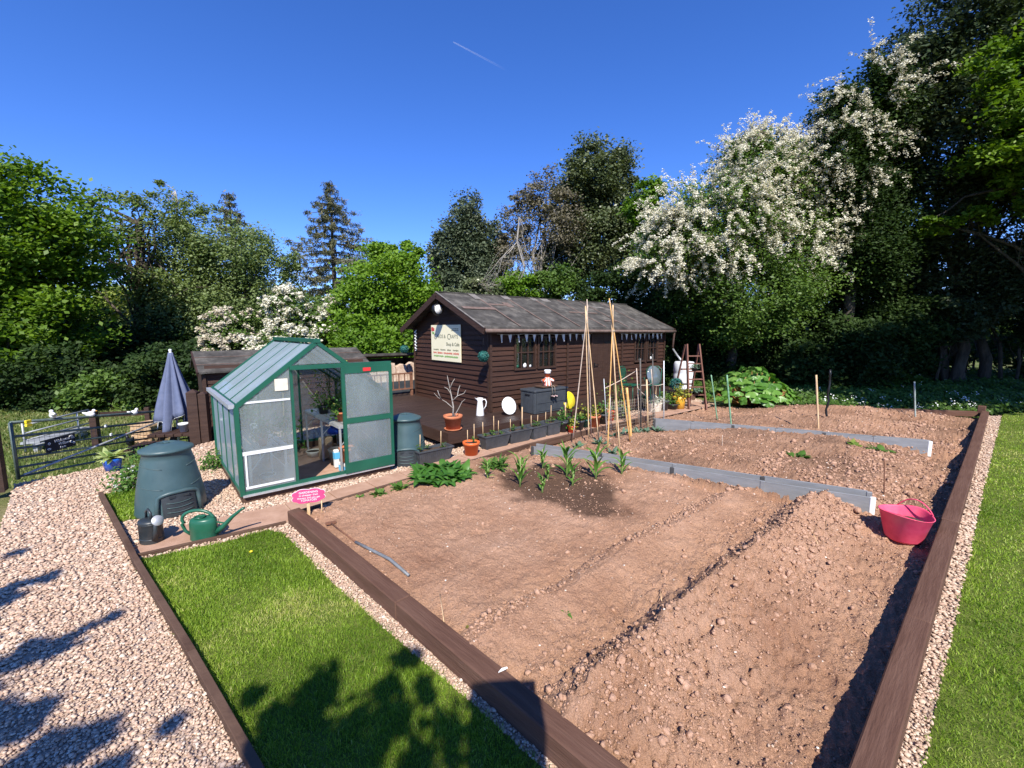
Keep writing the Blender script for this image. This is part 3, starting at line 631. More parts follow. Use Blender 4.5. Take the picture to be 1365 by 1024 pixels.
# ---- a tree: tapering trunk, limbs that reach into the crown, leaf clumps through its volume
def limb(mb, a, b, r0, r1, rng, seg=4, wob=.12, n=6):
    a = np.array(a, float); b = np.array(b, float); L = np.linalg.norm(b - a); pts = []; o = np.zeros(3)
    for i in range(seg + 1):
        u = i / seg
        if 0 < i < seg: o = rng.normal(size=3) * wob * L / seg
        pts.append(a + (b - a) * u + (o if 0 < i < seg else 0) + np.array([0, 0, .10 * L * math.sin(u * math.pi) * .6]))
    mb.tube([tuple(q) for q in pts], [r0 + (r1 - r0) * i / seg for i in range(seg + 1)], n, cap=False); return pts
def lobe(px, py, rx, ry, Y, dep=1.0):
    c = D(px, py, Y); k = Y / F_PX; return (c.x, c.y, c.z, rx * k, rx * k * dep, ry * k)
def tree(name, label, base, lobes, n_leaf, size, mat, seed, cat='tree', group='trees round the garden', trunk_r=.2, bark='bark', n_limb=14, sig=.42, per=26, aspect=.62, shell=.5, up=.35, blossom=None, twigs=60, trunk_top=None, droop=0.0, flat=.75, trunk_lean=(0, 0), loose=.16, stems=1, dense=2.1):
    rng = np.random.default_rng(seed); base = np.array(base, float)
    root = thing(name, label, cat, tuple(base), 0, group)
    lo = np.array(lobes); wgt = lo[:, 3] * lo[:, 5] + lo[:, 3] * lo[:, 4]; wgt = wgt / wgt.sum()
    n_leaf = int(n_leaf * dense); ncl = max(8, n_leaf // per); nb = max(6, ncl // 11)               # boughs, each a cap of leaf clumps
    pick = rng.choice(len(lo), nb, p=wgt); d = rng.normal(size=(nb, 3)); d /= np.linalg.norm(d, axis=1)[:, None]
    back = d[:, 1] > .3; d[back & (rng.uniform(size=nb) < .6), 1] *= -1  # most leaves on the sides that are seen
    az = np.arctan2(d[:, 1], d[:, 0]); bump = fbm(az * 2.2 + pick * 3.1 + seed, d[:, 2] * 2.6, 1.0, 3, seed)
    rr = (shell + (1 - shell) * rng.uniform(0, 1, nb) ** .5) * (1 + .26 * bump) * .92
    spr = rng.uniform(size=nb) < loose; rr[spr] *= rng.uniform(1.0, 1.14, spr.sum())
    bc = lo[pick, :3] + d * rr[:, None] * lo[pick, 3:6]; rm = (lo[pick, 3] * lo[pick, 5]) ** .5
    rb = rm * rng.uniform(.22, .42, nb); rb[spr] *= .6
    who = rng.integers(0, nb, ncl); v = rng.normal(size=(ncl, 3)); v /= np.linalg.norm(v, axis=1)[:, None]; v[:, 2] = np.abs(v[:, 2]) * .8 * min(flat, 1.2) - .30; v += d[who] * .35
    cen = bc[who] + v * (rb[who] * rng.uniform(.35, 1.0, ncl))[:, None]
    kz = cen[:, 2] > base[2] + .15; cen = cen[kz]; who = who[kz]; ncl = len(cen)
    ss = np.minimum(rng.uniform(.6, 1.3, ncl) * sig * .95, rb[who] * .5); sg = np.stack([ss, ss, ss * flat], 1)
    btone = rng.uniform(.15, .85, nb); tone = np.clip(btone[who] + .4 * fbm(cen[:, 0], cen[:, 2] + cen[:, 1], .55, 3, seed + 5) + rng.uniform(-.2, .2, ncl), 0, 1)
    c0 = cen - base
    obj_leaf('crown', leafcloud(c0, sg, per, size, aspect, up, rng, tone, droop), mat, root)
    if blossom:
        nsp, nodes, gap, petals, psize, pmat, zmin, which = blossom
        ok = cen[:, 2] > zmin
        if which is not None: ok &= np.isin(pick[who], which)
        out = cen - lo[pick[who], :3]; out /= np.linalg.norm(out, axis=1)[:, None] + 1e-6
        ok &= (out[:, 1] < .35); sel = np.where(ok)[0]
        if len(sel):
            s_ = rng.choice(sel, nsp); q = c0[s_] + out[s_] * ss[s_][:, None] * .9; dr = out[s_] * .8 + rng.normal(size=(nsp, 3)) * .45 + np.array([-.15, -.15, .10]); dr /= np.linalg.norm(dr, axis=1)[:, None]; L_ = rng.uniform(.5, 1.25, (nsp, 1)); cs = []
            for m_ in range(nodes): cs.append(q + rng.normal(size=(nsp, 3)) * gap * .22); q = q + dr * gap * L_; dr = dr + np.array([0, 0, -.17]); dr /= np.linalg.norm(dr, axis=1)[:, None]
            obj_leaf('blossom', leafcloud(np.concatenate(cs), gap * .30, petals, psize, .9, .6, rng), pmat, root)
    mb = MB(); top = lo[:, :3].mean(0) - base
    if trunk_top is not None: top = np.array(trunk_top) - base
    for sidx in range(stems):
        b0 = np.array([rng.normal() * .25 * (stems > 1), rng.normal() * .25 * (stems > 1), -.1]); tp = top if sidx == 0 else lo[sidx % len(lo), :3] - base
        r0 = trunk_r * (1 if sidx == 0 else rng.uniform(.5, .9)); pts = limb(mb, b0, tp, r0, r0 * .42, rng, 6, .10, 9)
        for _ in range(n_limb // stems):
            i = rng.integers(2, len(pts)); s_ = pts[i]; e = c0[rng.integers(ncl)]
            lp = limb(mb, s_, s_ + (e - s_) * .92, r0 * rng.uniform(.22, .42), r0 * .06, rng, 4, .16, 5)
            for __ in range(max(1, twigs // max(1, n_limb))):
                a_ = lp[rng.integers(1, len(lp))]; dd = np.linalg.norm(c0 - a_, axis=1); cand = np.argsort(dd)[:30]; t_ = c0[rng.choice(cand)]
                limb(mb, a_, t_, r0 * .07, r0 * .02 + .004, rng, 2, .12, 3)
    mb.build('trunk', M[bark], root)
    return root
# ================================================================== CABIN, DECK AND WHAT HANGS ON IT
def text_mesh(parent, name, s, size, mat, M4, align='LEFT', ext=.0015, font_shear=0.0, sx=1.0):
    cu = bpy.data.curves.new(name, 'FONT'); cu.body = s; cu.size = size; cu.align_x = align; cu.extrude = ext; cu.shear = font_shear; cu.resolution_u = 3
    ob = bpy.data.objects.new(name, cu); COL.objects.link(ob); bpy.context.view_layer.update()
    me = bpy.data.meshes.new_from_object(ob.evaluated_get(bpy.context.evaluated_depsgraph_get()))
    bpy.data.objects.remove(ob); bpy.data.curves.remove(cu)
    me.transform(M4 @ Matrix.Diagonal((sx, 1, 1, 1))); me.materials.clear()
    return link(name, me, mat, parent)
CA = Vector((-.47, 9.2, .33)); CR = R(40.5); CL = 7.0; CW = 3.35; EZ = 1.89; RS_ = .447; RZ = EZ + RS_ * CW / 2
cabin = thing('wooden_cabin', 'long dark brown shiplap cabin with felt roof on decking', 'cabin', CA, CR)
def cl(x, y, z): return CA + Matrix.Rotation(CR, 3, 'Z') @ Vector((x, y, z))
def siding(mb, x0, x1, z0, z1, holes=(), pitch=.112, axis=0, lim=None):
    z = z0; r = random.Random(int(x1 * 100))
    while z < z1 - .01:
        t = min(z + pitch, z1); iv = [(x0, x1)]
        if lim is not None: a, b = lim((z + t) / 2); iv = [(a, b)] if b - a > .03 else []
        for (h0, h1, k0, k1) in holes:
            if z < k1 - .005 and t > k0 + .005:
                nv = []
                for a, b in iv:
                    if h1 <= a or h0 >= b: nv.append((a, b)); continue
                    if h0 > a: nv.append((a, h0))
                    if h1 < b: nv.append((h1, b))
                iv = nv
        j = r.uniform(-.002, .002)
        for a, b in iv:
            v = [(a, -.031 + j, z), (b, -.031 + j, z), (b, -.003 + j, t), (a, -.003 + j, t), (a, .03, z), (b, .03, z), (b, .03, t), (a, .03, t)]
            if axis: v = [(p[1], p[0], p[2]) for p in v]
            f = [(0, 1, 2, 3), (4, 7, 6, 5), (0, 4, 5, 1), (1, 5, 6, 2), (2, 6, 7, 3), (3, 7, 4, 0)]
            if axis: f = [q[::-1] for q in f]
            mb.add(v, f)
        z = t
WIN = [(.68, 1.30, .90, 1.62), (1.40, 1.98, .90, 1.62), (5.36, 5.92, .86, 1.60), (6.02, 6.58, .86, 1.60)]
DOOR = (3.40, 4.32, 0.0, 1.74)
mb = MB(); siding(mb, .0, CL, .0, EZ - .02, WIN + [DOOR]); mb.build('wall', M['brown_h'], cabin)
mb = MB(); siding(mb, .035, CW, .0, RZ - .06, (), axis=1, lim=lambda z: (.035 if z < EZ else (z - EZ) / RS_ + .05, CW if z < EZ else CW - (z - EZ) / RS_ - .05)); mb.build('wall', M['brown_h'], cabin)
mb = MB(); mb.box((CL / 2, CW - .03, EZ / 2), (CL - .1, .04, EZ)); mb.build('wall', M['brown'], cabin)
mb = MB(); mb.prism([(.05, 0), (CW - .05, 0), (CW - .05, EZ), (CW / 2, RZ - .05), (.05, EZ)], CL - .04, CL, Matrix(((0, 0, 1, 0), (1, 0, 0, 0), (0, 1, 0, 0), (0, 0, 0, 1)))); mb.build('wall', M['brown'], cabin)
mb = MB(); mb.box((CL / 2, CW / 2, EZ - .06), (CL - .2, CW - .2, .02)); mb.box((CL / 2, CW / 2, .01), (CL - .2, CW - .2, .02)); mb.box((CL / 2, 1.1, .95), (CL - .2, .02, 1.7)); mb.build('room_shade_sheet', M['shade_black'], cabin)  # black sheets standing in for the unlit room behind the windows
for x in (-.012, 2.42, 4.72, CL - .01): mb = MB(); mb.box((x, -.042, EZ / 2), (.055, .022, EZ - .02)); mb.build('corner_trim', M['brown'], cabin)
for y in (.012, CW - .02): mb = MB(); mb.box((-.042, y, EZ / 2), (.022, .055, EZ)); mb.build('corner_trim', M['brown'], cabin)
for i, (x0, x1, z0, z1) in enumerate(WIN):
    f = MB(); w_ = .045
    for z in (z0, z1): f.box(((x0 + x1) / 2, -.022, z), (x1 - x0 + w_, .07, w_))
    for x in (x0, x1): f.box((x, -.022, (z0 + z1) / 2), (w_, .066, z1 - z0 - w_))
    f.box(((x0 + x1) / 2, -.010, z0 + (z1 - z0) * .52), (x1 - x0 - w_, .03, .026))
    for k in (1, 2): f.box((x0 + (x1 - x0) * k / 3, -.010, (z0 + z1) / 2), (.024, .026, z1 - z0 - w_))
    wo = f.build('window', M['brown'], cabin)
    g_ = MB(); g_.box(((x0 + x1) / 2, .012, (z0 + z1) / 2), (x1 - x0, .005, z1 - z0)); g_.build('pane', M['glass_dark'], wo)
for c, r, m_ in (((.80, .045, .975), .05, 'can_green'), ((1.02, .05, .985), .066, 'white'), ((1.19, .045, .965), .046, 'white'), ((6.30, .045, .94), .06, 'white_pl')):
    b_ = MB(); b_.lathe([(r * .6, -r), (r, -r * .6), (r, 0), (r * .72, r * .6), (r * .3, r), (r * .32, r * 1.15)], 12, c)
    o = b_.build('ornament', M[m_], None); o.location = cl(0, 0, 0); o.rotation_euler[2] = CR
    tag(o, {'can_green': 'small green pot on the cabin window sill behind glass', 'white_pl': 'small white ornament in the far cabin window'}.get(m_, 'larger round white ornament in the cabin window' if r > .05 else 'smaller white ornament in the cabin window'), 'ornament')
d_ = MB(); n = 8
for i in range(n): d_.box((DOOR[0] + (i + .5) * (DOOR[1] - DOOR[0]) / n, -.012 + .002 * (i % 2), .87), ((DOOR[1] - DOOR[0]) / n - .004, .03, 1.72))
dr = d_.build('door', M['brown'], cabin)
h_ = MB(); h_.tube([(DOOR[0] + .10, -.03, .86), (DOOR[0] + .10, -.07, .86), (DOOR[0] + .22, -.07, .86)], .011); h_.box((DOOR[0] + .10, -.034, .86), (.035, .012, .13)); h_.build('handle', M['black'], dr)
for z in (.3, 1.45): h_ = MB(); h_.bar((DOOR[1] - .02, -.034, z), (DOOR[1] - .4, -.034, z), .006, .04); h_.build('hinge', M['black'], dr)
f = MB()
for x in (DOOR[0] - .03, DOOR[1] + .03): f.box((x, -.03, .88), (.05, .045, 1.76))
f.box(((DOOR[0] + DOOR[1]) / 2, -.03, 1.785), (1.03, .045, .05)); f.build('door_frame', M['brown'], cabin)
# roof
gx0, gx1, ov = -.3, CL + .25, .20
roof = MB()
def slope_pt(y, up): return EZ + RS_ * (y if y < CW / 2 else CW - y) + up
for sgn in (0, 1):
    ya = -ov if sgn == 0 else CW + ov; yb = CW / 2
    pr_ = [(ya, slope_pt(ya, 0)), (yb, RZ), (yb, RZ + .035), (ya, slope_pt(ya, .035))]
    M4 = Matrix(((0, 0, 1, 0), (1, 0, 0, 0), (0, 1, 0, 0), (0, 0, 0, 1)))
    roof.prism(pr_ if sgn == 0 else pr_[::-1], gx0, gx1, M4)
rf = roof.build('roof', M['felt'], cabin)
rr = random.Random(5); x = gx0 + .01; k = 0; rl = math.hypot(CW / 2 + ov, RS_ * (CW / 2 + ov)); sa = math.atan(RS_)
def on_slope(u, h=.035): return -ov + u * math.cos(sa) - h * math.sin(sa) * 0, EZ - ov * RS_ + u * math.sin(sa) + h
def felt_piece(x0, x1, u0, u1, h, th, mat, name, par):
    m_ = MB(); nx = 6; vs_ = []; 
    for j in (0, 1):
        for i in range(nx + 1):
            for u in (u0, u1):
                y, z = on_slope(u, .035 + h + (th if j else -.003) + (rr.uniform(-.003, .004) if j else 0)); vs_.append((x0 + (x1 - x0) * i / nx, y, z))
    fs = []; o = 2 * (nx + 1)
    for i in range(nx): fs += [(o + 2 * i, o + 2 * i + 2, o + 2 * i + 3, o + 2 * i + 1)]
    for i in range(nx): fs += [(2 * i, o + 2 * i, o + 2 * i + 2, 2 * i + 2)[::-1], (2 * i + 1, 2 * i + 3, o + 2 * i + 3, o + 2 * i + 1)[::-1]]
    fs += [(0, 1, o + 1, o), (2 * nx, o + 2 * nx, o + 2 * nx + 1, 2 * nx + 1)]
    m_.add(vs_, fs); return m_.build(name, mat, par)
xs = [gx0 + .01, .72, 1.72, 2.74, 3.76, 4.78, 5.8, gx1 - .01]
for i in range(len(xs) - 1):
    felt_piece(xs[i], xs[i + 1] - .012, .02, rl * .5 + rr.uniform(-.05, .05), .004 + .004 * (i % 2), .006, M['felt'], 'felt_strip', rf)
    felt_piece(xs[i], xs[i + 1] - .012, rl * .5 - .04, rl - .01, .014 + .004 * (i % 2), .006, M['felt'], 'felt_strip', rf)
    if i: felt_piece(xs[i] - .03, xs[i] + .012, .03, rl * .97, .030, .004, M['lap'], 'felt_lap', rf)
for x0, w_, u0, u1, mt in ((.55, .20, .80, .99, 'felt_pale'), (1.58, .24, .86, .99, 'felt_pale'), (3.0, .3, .86, .985, 'felt_pale'), (2.62, .22, .88, .99, 'felt_pale'), (1.25, .2, .58, .72, 'lap'), (-.2, .95, .47, .53, 'lap'), (3.3, 1.2, .475, .505, 'lap'), (.75, .5, .62, .66, 'lap'), (4.9, .5, .72, .76, 'felt_pale'), (4.2, .6, .2, .23, 'lap')):
    felt_piece(x0, x0 + w_, u0 * rl, u1 * rl, .034, .003, M[mt], 'felt_patch', rf)
m_ = MB(); m_.bar((gx0, CW / 2, RZ + .045), (gx1, CW / 2, RZ + .045), .16, .02); m_.build('ridge_cap', M['felt'], rf)
for sgn in (0, 1):
    for x in (gx0 - .012, gx1 + .012):
        m_ = MB(); ya = -ov - .02 if sgn == 0 else CW + ov + .02; m_.bar((x, ya, slope_pt(ya, -.03)), (x, CW / 2 + (.006 if sgn == 0 else -.006), RZ - .03), .024, .14); m_.build('bargeboard', M['brown'], cabin)
m_ = MB(); m_.bar((gx0 - .016, -ov - .02, slope_pt(-ov - .02, .046)), (gx0 - .016, CW / 2, RZ + .046), .035, .012); m_.build('drip_edge', M['felt_pale'], cabin)
m_ = MB(); m_.bar((gx0, CW / 2, RZ - .1), (.05, CW / 2, RZ - .1), .05, .08); m_.build('ridge_beam', M['brown'], cabin)
m_ = MB(); m_.box((CL / 2, -ov + .03, EZ - ov * RS_ - .045), (CL + .5, .02, .1)); m_.build('fascia', M['brown'], cabin)
m_ = MB(); pts = [(gx0 + i * (gx1 - gx0) / 6, -ov - .045, EZ - ov * RS_ - .03 - .004 * i) for i in range(7)]; m_.tube(pts, .042, 10); m_.build('gutter', M['lap'], cabin)
m_ = MB(); gx = gx1 - .05; m_.tube([(gx, -ov - .045, EZ - ov * RS_ - .06), (gx - .02, -ov - .02, EZ - .62), (gx + .02, -ov - .02, EZ - .72)], .032, 8); m_.build('downpipe', M['brown'], cabin)
# sloping overflow pipe from the gutter to the water butt
BUTT = D(910, 500, 13.2)
# clock
ck = thing('bracket_clock', 'round double sided bracket clock under the cabin gable peak', 'clock', cl(-.29, CW / 2 - .02, 2.27), CR)
RX = Matrix.Rotation(R(90), 3, 'X')
m_ = MB(); m_.lathe([(.130, -.05), (.137, -.025), (.137, .025), (.130, .05)], 28, rot=RX); m_.build('case', M['black'], ck)
for sg in (-1, 1):
    m_ = MB(); m_.lathe([(.001, .0), (.106, .0), (.106, .004), (.001, .005)], 28, (0, sg * .051 - (.004 if sg < 0 else 0), 0), rot=RX if sg < 0 else RX); fc = m_.build('clock_face', M['white'], ck)
    for a, L_, w_ in ((R(125), .060, .014), (R(-40), .085, .011)): hd = MB(); hd.bar((0, sg * .059, 0), (L_ * math.cos(a) * -sg, sg * .059, L_ * math.sin(a)), .002, w_, up=(0, 1, 0)); hd.build('hand', M['black'], fc)
    hd = MB()
    for q in range(12): a = R(30 * q); hd.bar((.085 * math.cos(a), sg * .058, .085 * math.sin(a)), (.1 * math.cos(a), sg * .058, .1 * math.sin(a)), .002, .005, up=(0, 1, 0))
    hd.build('dial_print', M['black'], fc)
m_ = MB(); m_.tube([(0, 0, .12), (0, 0, .2), (.28, 0, .2)], .008, 6); m_.tube([(.02, 0, .2), (.1, 0, .26), (.2, 0, .24), (.28, 0, .14)], .006, 6); m_.build('bracket', M['black'], ck)
# painted sign
sg = thing('shop_sign', 'cream painted sign board reading Cards and Crafts Shop and Cafe', 'sign', cl(-.036, 1.72, 1.47), CR)
SW, SH = 1.34, .88
m_ = MB(); m_.box((-.008, 0, 0), (.018, SW, SH), bev=.003); m_.build('panel', M['sign_cream'], sg)
def sign_m(u, v): return Matrix(((0, 0, -1, -.018), (-1, 0, 0, u), (0, 1, 0, v), (0, 0, 0, 1)))      # text x runs to -y, face to -x
text_mesh(sg, 'lettering', 'C', .20, M['ink'], sign_m(.54, .09))
text_mesh(sg, 'lettering', 'ARDS &', .125, M['ink'], sign_m(.40, .12))
text_mesh(sg, 'lettering', 'C', .20, M['ink'], sign_m(-.09, .09))
text_mesh(sg, 'lettering', 'RAFTS', .125, M['ink'], sign_m(-.22, .12))
text_mesh(sg, 'lettering', 'Shop & Cafe', .115, M['ink'], sign_m(-.04, -.06), ext=.003)
q = random.Random(9)
def scrawl(z, h, ya, yb, mat, gaps):
    m_ = MB(); y = ya
    while y > yb:
        w_ = q.uniform(.012, .022)
        if not any(a < y < b for a, b in gaps): m_.box((-.0195, y - w_ / 2, z + q.uniform(-.004, .004)), (.002, w_ * .75, h * q.uniform(.55, 1.1)))
        y -= w_ + .004
    m_.build('lettering', mat, sg)
scrawl(.345, .022, -.30, -.58, M['ink'], []); scrawl(.305, .022, -.28, -.58, M['ink'], [])
scrawl(-.165, .035, .56, -.57, M['ink'], [(.24, .32), (-.06, 0), (-.32, -.25)])
scrawl(-.245, .05, .57, -.58, M['ink_red'], [(.37, .41), (.10, .14), (-.35, -.3)])
scrawl(-.325, .045, .55, -.55, M['ink_green'], [(.05, .10)])
m_ = MB(); m_.box((-.0195, .60, .34), (.002, .10, .10)); m_.box((-.0215, .53, .33), (.002, .06, .07)); m_.build('logo', M['ink_red'], sg)
m_ = MB(); m_.box((-.0195, .60, .25), (.002, .03, .06)); m_.box((-.0195, .54, .24), (.002, .06, .05)); m_.build('logo', M['ink_green'], sg)
# topiary balls
def ball(loc, label, hang):
    t = thing('topiary_ball', label, 'hanging ball', loc, 0, 'teal topiary balls hung from the cabin eaves'); rng = np.random.default_rng(4)
    m_ = MB(); m_.ball((0, 0, 0), .10, 14); b_ = m_.build('ball', M['teal'], t)
    d = rng.normal(size=(420, 3)); d /= np.linalg.norm(d, axis=1)[:, None]
    obj_leaf('foliage', leafcloud(d * .108, .006, 3, .03, .5, .2, rng), M['lf_teal'], t)
    m_ = MB(); m_.tube([(0, 0, .1), (0, 0, hang)], .004, 5); m_.build('chain', M['black'], t)
ball(cl(-.27, -.12, 1.24), 'teal topiary ball hanging by the near corner of the cabin', .5)
ball(cl(-.27, CW + .12, 1.27), 'teal topiary ball hanging by the far gable corner', .5)
# white spiral spinner
m_ = MB(); m_.tube([(.022 * math.cos(k * .9), .022 * math.sin(k * .9), -k * .012) for k in range(46)], .014, 6)
tag(m_.build('wind_spinner', M['white_pl'], None, cl(-.10, 3.13, 1.78)), 'thin white spiral spinner hanging on the gable wall', 'wind spinner')
# bunting
for (x0, x1, n, lb) in ((.12, 3.3, 13, 'string of white pennant bunting over the large cabin window'), (4.5, 6.8, 10, 'string of white pennant bunting over the far cabin window')):
    t = thing('bunting', lb, 'bunting', cl(x0, -.09, 1.70), CR, 'bunting strings under the cabin eaves'); L_ = x1 - x0
    m_ = MB(); m_.tube([(L_ * i / 24, 0, -.02 * abs(math.sin(i / 24 * math.pi * 4))) for i in range(25)], .004, 5); m_.build('cord', M['white_pl'], t)
    for i in range(n):
        xc = (i + .5) * L_ / n; r2 = random.Random(i); tw = r2.uniform(-.5, .5); m_ = MB()
        c_, s_ = math.cos(tw), math.sin(tw); dz = -.012
        m_.add([(xc - .045 * c_, -.045 * s_, dz), (xc + .045 * c_, .045 * s_, dz), (xc + r2.uniform(-.02, .02), r2.uniform(-.03, .01), dz - .175), (xc - .045 * c_, -.045 * s_ + .004, dz), (xc + .045 * c_, .045 * s_ + .004, dz), (xc, .002, dz - .17)], [(0, 2, 1), (3, 4, 5), (0, 3, 5, 2), (1, 2, 5, 4), (0, 1, 4, 3)])
        m_.build('pennant', M['white_pl'], t)
# ---------------------------------------------------------------- deck
dk = thing('timber_deck', 'low dark brown timber deck round the cabin', 'deck', BO, R(40.8))
m_ = MB(); q = random.Random(2); t = 5.97
while t < 11.2:
    s1 = 10.35 if t < 7.2 else 3.6
    cut = [1.64, q.uniform(2.2, 3.2)] + ([q.uniform(5, 6.4), q.uniform(7.6, 9)] if s1 > 4 else []) + [s1]
    for a, b in zip(cut[:-1], cut[1:]): m_.box(((a + b) / 2, t + .068, .317 + q.uniform(-.0015, .0015)), (b - a - .004, .136, .026))
    t += .141
m_.build('decking', M['deck'], dk)
m_ = MB(); m_.box((6.0, 5.955, .225), (8.75, .025, .205)); m_.build('fascia', M['brown'], dk)
m_ = MB(); m_.box((1.63, 8.6, .225), (.025, 5.27, .205)); m_.build('fascia', M['brown'], dk)
for s_, t_ in ((1.75, 6.06), (1.75, 7.6), (1.75, 9.2), (1.75, 10.9), (4.2, 6.06), (7.0, 6.06), (10.2, 6.06)):
    m_ = MB(); m_.box((s_, t_, .0), (.09, .09, .62)); m_.build('post', M['brown'], dk)
m_ = MB(); m_.box((6.0, 6.05, .07), (8.6, .02, .3)); m_.build('underdeck_shade', M['shade_black'], dk)  # black strip standing in for the shade beneath the deck
# railing and log store behind
rl_ = thing('deck_railing', 'rusty brown spindle railing at the back of the deck', 'railing', bw(1.98, 10.35, .33), R(40.8))
for z in (.62, .20):
    m_ = MB(); m_.box((.65, 0, z), (1.3, .04, .035)); m_.build('rail', M['rust'], rl_)
for i in range(8): m_ = MB(); m_.box((.06 + i * .168, 0, .41), (.022, .022, .39)); m_.build('spindle', M['rust'], rl_)
for x in (0.02, 1.28): m_ = MB(); m_.box((x, .03, .32), (.06, .06, .66)); m_.build('post', M['rust'], rl_)
ls = thing('log_store', 'open log store with dark felt roof behind the deck railing', 'log store', bw(1.4, 11.3, -.4), R(40.8))
m_ = MB(); m_.box((1.1, .0, 1.80), (2.6, .72, .07), rot=Matrix.Rotation(R(-8), 3, 'X')); m_.build('roof', M['felt'], ls)
m_ = MB(); m_.box((1.1, .25, .85), (2.4, .03, 1.7)); m_.build('back_panel', M['brown'], ls)
for x in (-.08, 2.25): m_ = MB(); m_.box((x, -.1, .86), (.05, .72, 1.72)); m_.build('side_panel', M['brown'], ls)
m_ = MB(); m_.box((1.1, -.15, .55), (2.3, .6, 1.06)); m_.build('lower_panel', M['chest'], ls)
rg = np.random.default_rng(8); x = .03; LB = ['first', 'second', 'third', 'fourth', 'fifth', 'sixth', 'seventh', 'eighth', 'ninth']
while x < 2.05:
    w_ = rg.uniform(.20, .34); h_ = rg.uniform(.46, .60); n = 9; m_ = MB()
    pr_ = [(-w_ / 2, 0), (w_ / 2, 0), (w_ / 2 * rg.uniform(.9, 1), h_ * .6), (w_ / 2 * .8, h_ * rg.uniform(.85, 1)), (w_ * rg.uniform(-.1, .2), h_), (-w_ / 2 * .8, h_ * rg.uniform(.8, .98)), (-w_ / 2 * rg.uniform(.9, 1), h_ * .5)]
    m_.prism(pr_, -.10, .10, Matrix(((1, 0, 0, 0), (0, 0, 1, 0), (0, 1, 0, 0), (0, 0, 0, 1))))
    o = m_.build('log', M['log'], None, bw(1.4, 11.3, -.4) + Matrix.Rotation(R(40.8), 3, 'Z') @ Vector((x + w_ / 2, -.30, 1.085)), R(40.8)); x += w_ + .012
    tag(o, 'pale split log standing upright in the log store behind the railing', 'log', 'split logs in the log store')
# ---------------------------------------------------------------- low shed behind the greenhouse
s2 = thing('garden_shed', 'low brown shed with grey felt roof behind the greenhouse', 'shed', bw(-1.37, 10.26, 0), R(40.8))
m_ = MB()
z = -.6
while z < 1.28: m_.add([(0, -.02, z), (3.25, -.02, z), (3.25, -.004, z + .125), (0, -.004, z + .125), (0, .03, z), (3.25, .03, z), (3.25, .03, z + .125), (0, .03, z + .125)], [(0, 1, 2, 3), (4, 7, 6, 5), (0, 4, 5, 1), (1, 5, 6, 2), (2, 6, 7, 3), (3, 7, 4, 0)]); z += .125
m_.build('wall', M['brown_h'], s2)
m_ = MB(); m_.prism([(.03, -.6), (1.6, -.6), (1.6, 1.3), (.8, 1.62), (.03, 1.3)], 0.0, .04, Matrix(((0, 0, 1, 0), (1, 0, 0, 0), (0, 1, 0, 0), (0, 0, 0, 1)))); m_.build('wall', M['brown'], s2)
m_ = MB(); m_.prism([(.03, -.6), (1.6, -.6), (1.6, 1.3), (.8, 1.62), (.03, 1.3)], 3.2, 3.245, Matrix(((0, 0, 1, 0), (1, 0, 0, 0), (0, 1, 0, 0), (0, 0, 0, 1)))); m_.build('wall', M['brown'], s2)
m_ = MB()
for a, b, sgn in (((-.14, 1.25), (.8, 1.63), 1), ((1.74, 1.25), (.8, 1.63), -1)):
    pr_ = [a, b, (b[0], b[1] + .035), (a[0], a[1] + .035)]; m_.prism(pr_ if sgn > 0 else pr_[::-1], -.12, 3.4, Matrix(((0, 0, 1, 0), (1, 0, 0, 0), (0, 1, 0, 0), (0, 0, 0, 1))))
rf2 = m_.build('roof', M['felt'], s2)
for u in (.33, .68):
    m_ = MB(); m_.bar((-.12, -.14 + .94 * u, 1.29 + .38 * u), (3.4, -.14 + .94 * u, 1.29 + .38 * u), .04, .012); m_.build('felt_lap', M['lap'], rf2)
m_ = MB(); m_.box((-.03, -.035, .3), (.07, .04, 1.84)); m_.build('corner_trim', M['brown'], s2)
m_ = MB(); m_.bar((-.13, -.15, 1.24), (-.13, .8, 1.62), .025, .09); m_.build('bargeboard', M['brown'], s2)
# ================================================================== GREENHOUSE
GR = R(40.8); GW, GL, GE, GRZ = 1.9, 2.2, 1.20, 1.95
gh = thing('greenhouse', 'small green framed glass greenhouse with its sliding door open', 'greenhouse', GHF, GR)
def gl_(x, y, z): return GHF + Matrix.Rotation(GR, 3, 'Z') @ Vector((x, y, z))
tag(link('paving', (lambda m_: (m_.box((GW / 2, GL / 2, .0), (GW - .06, GL - .06, .03)), m_.mesh('paving'))[1])(MB()), M['slab'], None, GHF, GR), kind='structure')
m_ = MB()
for y in (0.02, GL - .02): m_.box((GW / 2, y, .055), (GW, .05, .11))
for x in (.02, GW - .02): m_.box((x, GL / 2, .065), (.05, GL - .06, .13))
m_.build('plinth', M['brown_old'], gh)
fr = MB(); B = .035
def gbar(a, b, w=B, h=None): fr.bar(a, b, w, h)
zb = .13
for x in (0, GW):
    for y in (0, GL): gbar((x, y, .10), (x, y, GE), .05)
    gbar((x, 0, GE), (x, GL, GE), .045); gbar((x, 0, zb), (x, GL, zb), .04)
for y in (0, GL):
    gbar((0, y, GE), (GW / 2, y, GRZ), .045, .05); gbar((GW, y, GE), (GW / 2, y, GRZ), .045, .05); gbar((.02, y, zb), (GW - .02, y, zb), .04)
gbar((GW / 2, -.03, GRZ + .02), (GW / 2, GL + .03, GRZ + .02), .09, .05)
def zr(x): return GE + (GRZ - GE) * (x / (GW / 2) if x < GW / 2 else (GW - x) / (GW / 2))
gbar((.62, 0, zb), (.62, 0, zr(.62)), .032); gbar((1.26, GL, zb), (1.26, GL, zr(1.26)), .03); gbar((.62, GL, zb), (.62, GL, zr(.62)), .03); gbar((1.26, 0, zb), (1.26, 0, zr(1.26)), .03)
